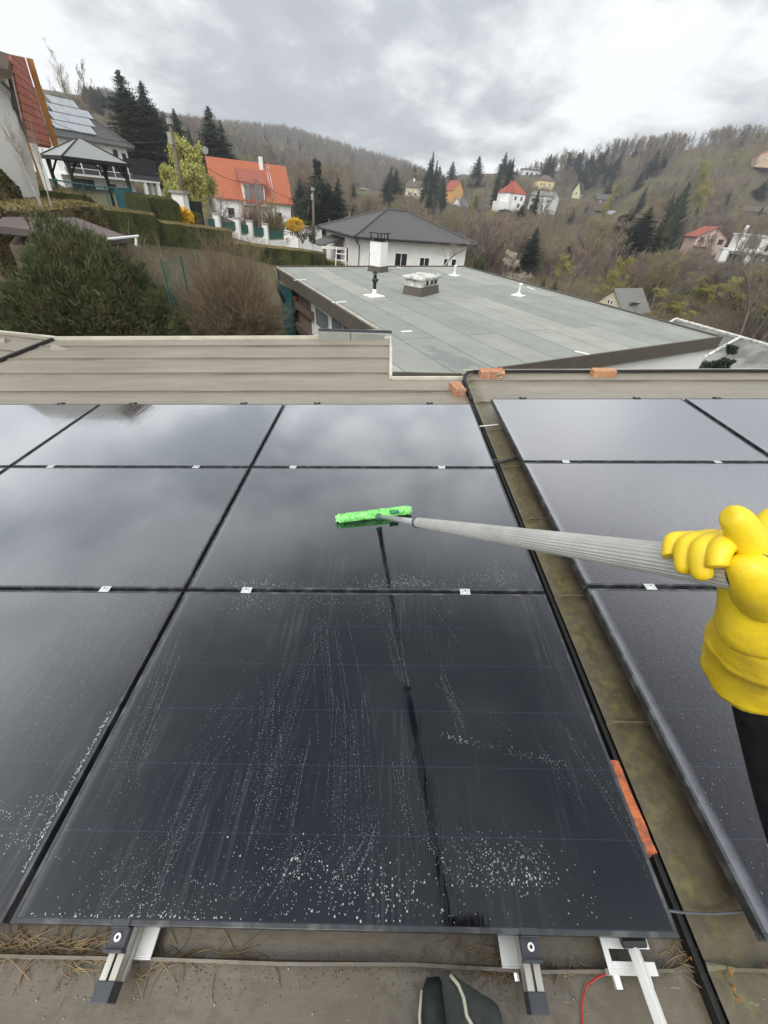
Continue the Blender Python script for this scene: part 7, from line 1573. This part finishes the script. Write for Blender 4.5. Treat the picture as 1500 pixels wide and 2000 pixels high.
def ball(name, px, py, r, rad, m, label, seed, n=2600, leaf=.06):
    rg = np.random.RandomState(seed); c = at(px, py, r); d = rg.normal(size=(n, 3)); d /= np.linalg.norm(d, axis=1)[:, None]; cc_ = d*np.array(rad)*rg.uniform(.6, 1.05, n)[:, None]
    a = d+rg.normal(0, .5, (n, 3)); a /= np.linalg.norm(a, axis=1)[:, None]; e_ = np.cross(a, rg.normal(size=(n, 3))); e_ /= np.linalg.norm(e_, axis=1)[:, None]; k = leaf*rg.uniform(.5, 1.4, n)[:, None]
    V = np.stack([cc_-e_*k*.35, cc_+e_*k*.35, cc_+a*k], 1).reshape(-1, 3); t = empty(name, tuple(c)); tag(t, label, 'shrub')
    objm('crown', fast_mesh('crown', V, np.arange(3*n).reshape(-1, 3)), m, t); b = MB()
    for q in range(7): an = q*.9; b.tube([(0, 0, -rad[2]*1.6), (math.cos(an)*rad[0]*.4, math.sin(an)*rad[1]*.4, -.1), (math.cos(an)*rad[0]*.7, math.sin(an)*rad[1]*.7, rad[2]*.5)], [.03, .02, .01], 5)
    b.build('stems', M['bark'], t); return t
ball('forsythia', 354, 424, 23.5, (.50, .45, .33), M['forsythia'], 'bright yellow forsythia above the step of the long hedge', 1, 2600, .09)
ball('forsythia', 576, 439, 43, (.8, .6, .45), M['forsythia'], 'small yellow forsythia right of the orange roofed house', 2, 1200, .12)
ball('forsythia', 1270, 500, 150, (1.2, 1, .9), M['forsythia'], 'yellow bush near the brown garden hut', 3, 700, .25)
ball('forsythia', 1333, 500, 160, (1.2, 1, .8), M['forsythia'], 'yellow bush left of the pink house', 4, 500, .25)
ball('evergreen_shrub', 590, 447, 44, (1.5, 1, .7), M['hedge'], 'low grey green bush behind the garden shed', 5, 1500, .12)
# the large yew next to the roof
yl, yr_, yt = at(-75, 560, 10.3), at(362, 610, 10.9), at(150, 424, 10.6)
yc = (yl+yr_)/2; yw = np.linalg.norm((yr_-yl)[:2])/2; yz0 = yc[2]-1.5; yh = (yt[2]-yz0)*.86
t = empty('yew_bush', (yc[0], yc[1], yz0)); tag(t, 'huge rounded dark green yew beside the far left corner of the roof', 'bush')
rg = np.random.RandomState(12); n = 46000
d = rg.normal(size=(n, 3)); d[:, 2] = np.abs(d[:, 2])*1.0-.05; d /= np.linalg.norm(d, axis=1)[:, None]
def yrad(d):
    cl = np.array([mn.noise(Vector(q)*6.5)+.6*mn.noise(Vector(q)*14) for q in d])
    return 1+.10*cl+.10*np.sin(d[:, 0]*5+1)*np.cos(d[:, 1]*4)+.07*np.sin(d[:, 2]*9+d[:, 0]*6)
shape = np.array([yw, yw*.92, yh]); depth = rg.power(3.2, n)*.42+.60
base = d*shape*(yrad(d)*depth)[:, None]
sp = d*.8+np.array([0, 0, .35])+rg.normal(0, .5, (n, 3)); sp /= np.linalg.norm(sp, axis=1)[:, None]; Ls_ = rg.uniform(.06, .15, n)
tip = base+sp*Ls_[:, None]
side = np.cross(sp, rg.normal(size=(n, 3))); side /= np.linalg.norm(side, axis=1)[:, None]
Vs = []; 
for k in range(9):                          # needles along each sprig, left and right
    f0 = k/9; c_ = base+sp*(Ls_*f0)[:, None]; s_ = side*(1 if k % 2 else -1)+sp*.9; s_ /= np.linalg.norm(s_, axis=1)[:, None]; nl = .027*(1-.35*f0); wv = sp*.008
    Vs.append(np.stack([c_-wv, c_+wv, c_+s_*nl], 1))
    s2_ = np.cross(side, sp)*(1 if k % 2 else -1)*.8+sp*.8; s2_ /= np.linalg.norm(s2_, axis=1)[:, None]; Vs.append(np.stack([c_-wv, c_+wv, c_+s2_*nl], 1))
Vs.append(np.stack([base-side*.004, base+side*.004, tip], 1))
V = np.concatenate(Vs).reshape(-1, 3); objm('foliage', fast_mesh('foliage', V, np.arange(len(V)).reshape(-1, 3)), M['yew'], t)
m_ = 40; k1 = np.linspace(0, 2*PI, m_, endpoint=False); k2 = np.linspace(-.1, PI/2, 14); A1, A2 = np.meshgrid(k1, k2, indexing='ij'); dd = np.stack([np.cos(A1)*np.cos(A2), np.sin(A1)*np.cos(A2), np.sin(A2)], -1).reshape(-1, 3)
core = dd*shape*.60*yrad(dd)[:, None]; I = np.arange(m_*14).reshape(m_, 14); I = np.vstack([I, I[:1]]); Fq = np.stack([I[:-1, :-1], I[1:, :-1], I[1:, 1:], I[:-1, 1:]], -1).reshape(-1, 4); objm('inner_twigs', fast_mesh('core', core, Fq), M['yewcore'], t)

# ---- poles, wires, fences, garden things
def pole(px, pyt, pyb, r, rad, label, box=True, m='polewood'):
    bse = Vector(at(px+ (pyb-pyt)*0, pyb, r)); tp = at(px, pyt, r); p = at(px, pyt, r); z0 = at(px, pyb, r)[2]; t = empty('utility_pole', (p[0], p[1], z0)); tag(t, label, 'pole'); h = tp[2]-z0
    b = MB(); b.tube([(0, 0, -1), (0, 0, h)], [rad*.95, rad*.65], 8); b.build('post', M[m], t, True)
    if box: b = MB(); b.box((-.06, -.05, h-h*.07-.25), (.18, .18, .4)); b.tube([(0, 0, h), (0, 0, h+.18)], rad*1.2, 8); b.build('cable_box', M['concrete'], t)
    return t, Vector((p[0], p[1], tp[2]))
_, w1 = pole(332, 243, 402, 25.5, .11, 'tall leaning wooden utility pole with a white box in front of the willow')
_, w2 = pole(499, 350, 446, 38, .12, 'wooden utility pole before the dormer of the orange roofed house', False)
_, w3 = pole(611, 372, 448, 42, .14, 'utility pole with a cable box right of the orange roofed house')
_, w4 = pole(683, 411, 440, 60, .15, 'small far utility pole left of the black hipped roof', False)
pole(643, 428, 448, 58, .10, 'short pole just above the eave of the black roofed bungalow', False)
pole(678, 422, 440, 62, .10, 'shortest pole left of the black hipped roof', False)
def wire(a, b_, sag, label):
    pts_ = [a.lerp(b_, i/14)-Vector((0, 0, sag*4*(i/14)*(1-i/14))) for i in range(15)]; b = MB(); b.tube(pts_, .012, 4); tag(b.build('wire', M['rubber'], None), label, 'wire')
wire(w1-Vector((0, 0, .5)), Vector(at(60, 215, 34)), .5, 'overhead wire from the leaning pole to the left')
wire(w1-Vector((0, 0, .5)), w2, .6, 'overhead wire between the leaning pole and the dormer pole')
wire(w2, w3-Vector((0, 0, .4)), .5, 'overhead wire passing the orange roof'); wire(w3-Vector((0, 0, .4)), w4, .7, 'overhead wire leading on to the small far pole')
fp = [(402, 437, 31.5), (425, 440, 32), (464, 447, 33.2), (489, 452, 34), (519, 457, 35)]
t = empty('garden_fence', tuple(at(*fp[0]))); tag(t, 'white garden wall with square pillars and green mesh panels', 'fence'); o0 = Vector(at(*fp[0])); P_ = [Vector(at(*q))-o0 for q in fp]
b = MB()
for p in P_[1:]:
    b = MB(); b.box((p.x, p.y, p.z-.2), (.34, .34, 1.5)); pl_ = b.build('pillar', M['white'], t); b = MB(); b.box((p.x, p.y, p.z+.58), (.42, .42, .07)); b.build('pillar_cap', M['concrete'], pl_)
b = MB(); g = MB()
P_.append(P_[-1]+(P_[-1]-P_[-2])*1.4)
for p, q in zip(P_[:-1], P_[1:]):
    dq = q-p; an = math.atan2(dq.y, dq.x); mid = (p+q)/2; b.box((mid.x, mid.y, mid.z-.9), (dq.length, .2, 1.2), rz=an); g.box((mid.x, mid.y, mid.z+.02), (dq.length-.4, .03, .42), rz=an); g.box((mid.x, mid.y, mid.z+.26), (dq.length-.3, .05, .05), rz=an)
b.build('low_wall', M['white'], t); g.build('mesh_panel', M['green_metal'], t)
t = empty('terrace_railing', tuple(at(62, 372, 27))); tag(t, 'dark green metal railing in front of the modern white house', 'railing'); o0 = Vector(at(62, 372, 27)); rp = [Vector(at(*q))-o0 for q in ((62, 347, 27), (110, 352, 27.6), (160, 360, 28.2), (205, 366, 28.8), (252, 368, 30))]
b = MB()
for p, q in zip(rp[:-1], rp[1:]):
    b.tube([p, q], .03, 5); b.tube([p-Vector((0, 0, .85)), q-Vector((0, 0, .85))], .02, 5)
    for i in range(9): s = p.lerp(q, i/9); b.tube([s, s-Vector((0, 0, .95))], .013, 4)
b.build('bars', M['green_metal'], t)
for p in rp: b = MB(); b.tube([p+Vector((0, 0, .08)), p-Vector((0, 0, 1.4))], .04, 6); b.build('post', M['green_metal'], t)
b = MB(); q = Vector(at(243, 385, 30)); b.box((q.x, q.y, q.z-.3), (.8, .05, 1.3), rz=.5); tag(b.build('green_screen', M['teal'], None), 'dark green privacy screen at the end of the railing', 'screen')
t = empty('gate_pillar', tuple(at(356, 410, 24.5))); tag(t, 'white square gate pillar behind the stepped hedge', 'pillar'); b = MB(); b.box((0, 0, .0), (.5, .5, 1.2)); b.build('shaft', M['white'], t); b = MB(); b.box((0, 0, .64), (.66, .66, .08)); b.build('cap', M['concrete'], t)
b = MB(); a1, a2 = Vector(at(318, 393, 27)), Vector(at(392, 404, 29)); b.box(((a1.x+a2.x)/2, (a1.y+a2.y)/2, (a1.z+a2.z)/2-.4), ((a2-a1).length, .15, 1.1), rz=math.atan2(a2.y-a1.y, a2.x-a1.x)); tag(b.build('dark_fence', M['black'], None), 'black garden fence behind the willow trunk', 'fence')
t = empty('wire_fence', tuple(at(340, 520, 10.6))); tag(t, 'green chain link fence behind the pale shrub', 'fence'); o0 = Vector(at(340, 520, 10.6)); a1, a2 = Vector(at(315, 512, 10.2))-o0, Vector(at(385, 494, 11.8))-o0; b = MB()
for s in (0, .5, 1): b = MB(); q = a1.lerp(a2, s); b.tube([q+Vector((0, 0, .05)), q-Vector((0, 0, 1.3))], .02, 6); b.build('post', M['green_metal'], t)
b = MB()
for i in range(26): q = a1.lerp(a2, i/25); b.tube([q, a1.lerp(a2, min(1, (i+5)/25))-Vector((0, 0, 1.1))], .002, 3); b.tube([q, a1.lerp(a2, max(0, (i-5)/25))-Vector((0, 0, 1.1))], .002, 3)
b.tube([a1, a2], .003, 3); b.build('mesh', M['green_metal'], t)
t = empty('ladder_chair', tuple(at(665, 525, 26))); tag(t, 'small white folding ladder before the bungalow entrance', 'ladder'); b = MB()
for s in (-.3, .3): b.tube([(s, 0, -.3), (s*.8, .1, 1.0)], .025, 5)
for z_ in (.1, .4, .7): b.tube([(-.3, .03, z_), (.3, .03, z_)], .02, 5)
b.build('frame', M['whitepaint'], t)
# ================================================================ the valley air
b = MB(); b.box((0, 0, 70), (2060, 2060, 320)); hz_o = b.build('haze', None)
hm = bpy.data.materials.new('valley_haze'); hm.use_nodes = True; t = hm.node_tree; t.nodes.clear(); o_ = t.nodes.new('ShaderNodeOutputMaterial'); v_ = t.nodes.new('ShaderNodeVolumePrincipled')
v_.inputs['Color'].default_value = (.92, .95, 1, 1); v_.inputs['Density'].default_value = .00045; v_.inputs['Anisotropy'].default_value = .2; t.links.new(v_.outputs[0], o_.inputs['Volume'])
hz_o.data.materials.append(hm); tag(hz_o, 'thin grey haze in the valley air', 'haze', kind='stuff')
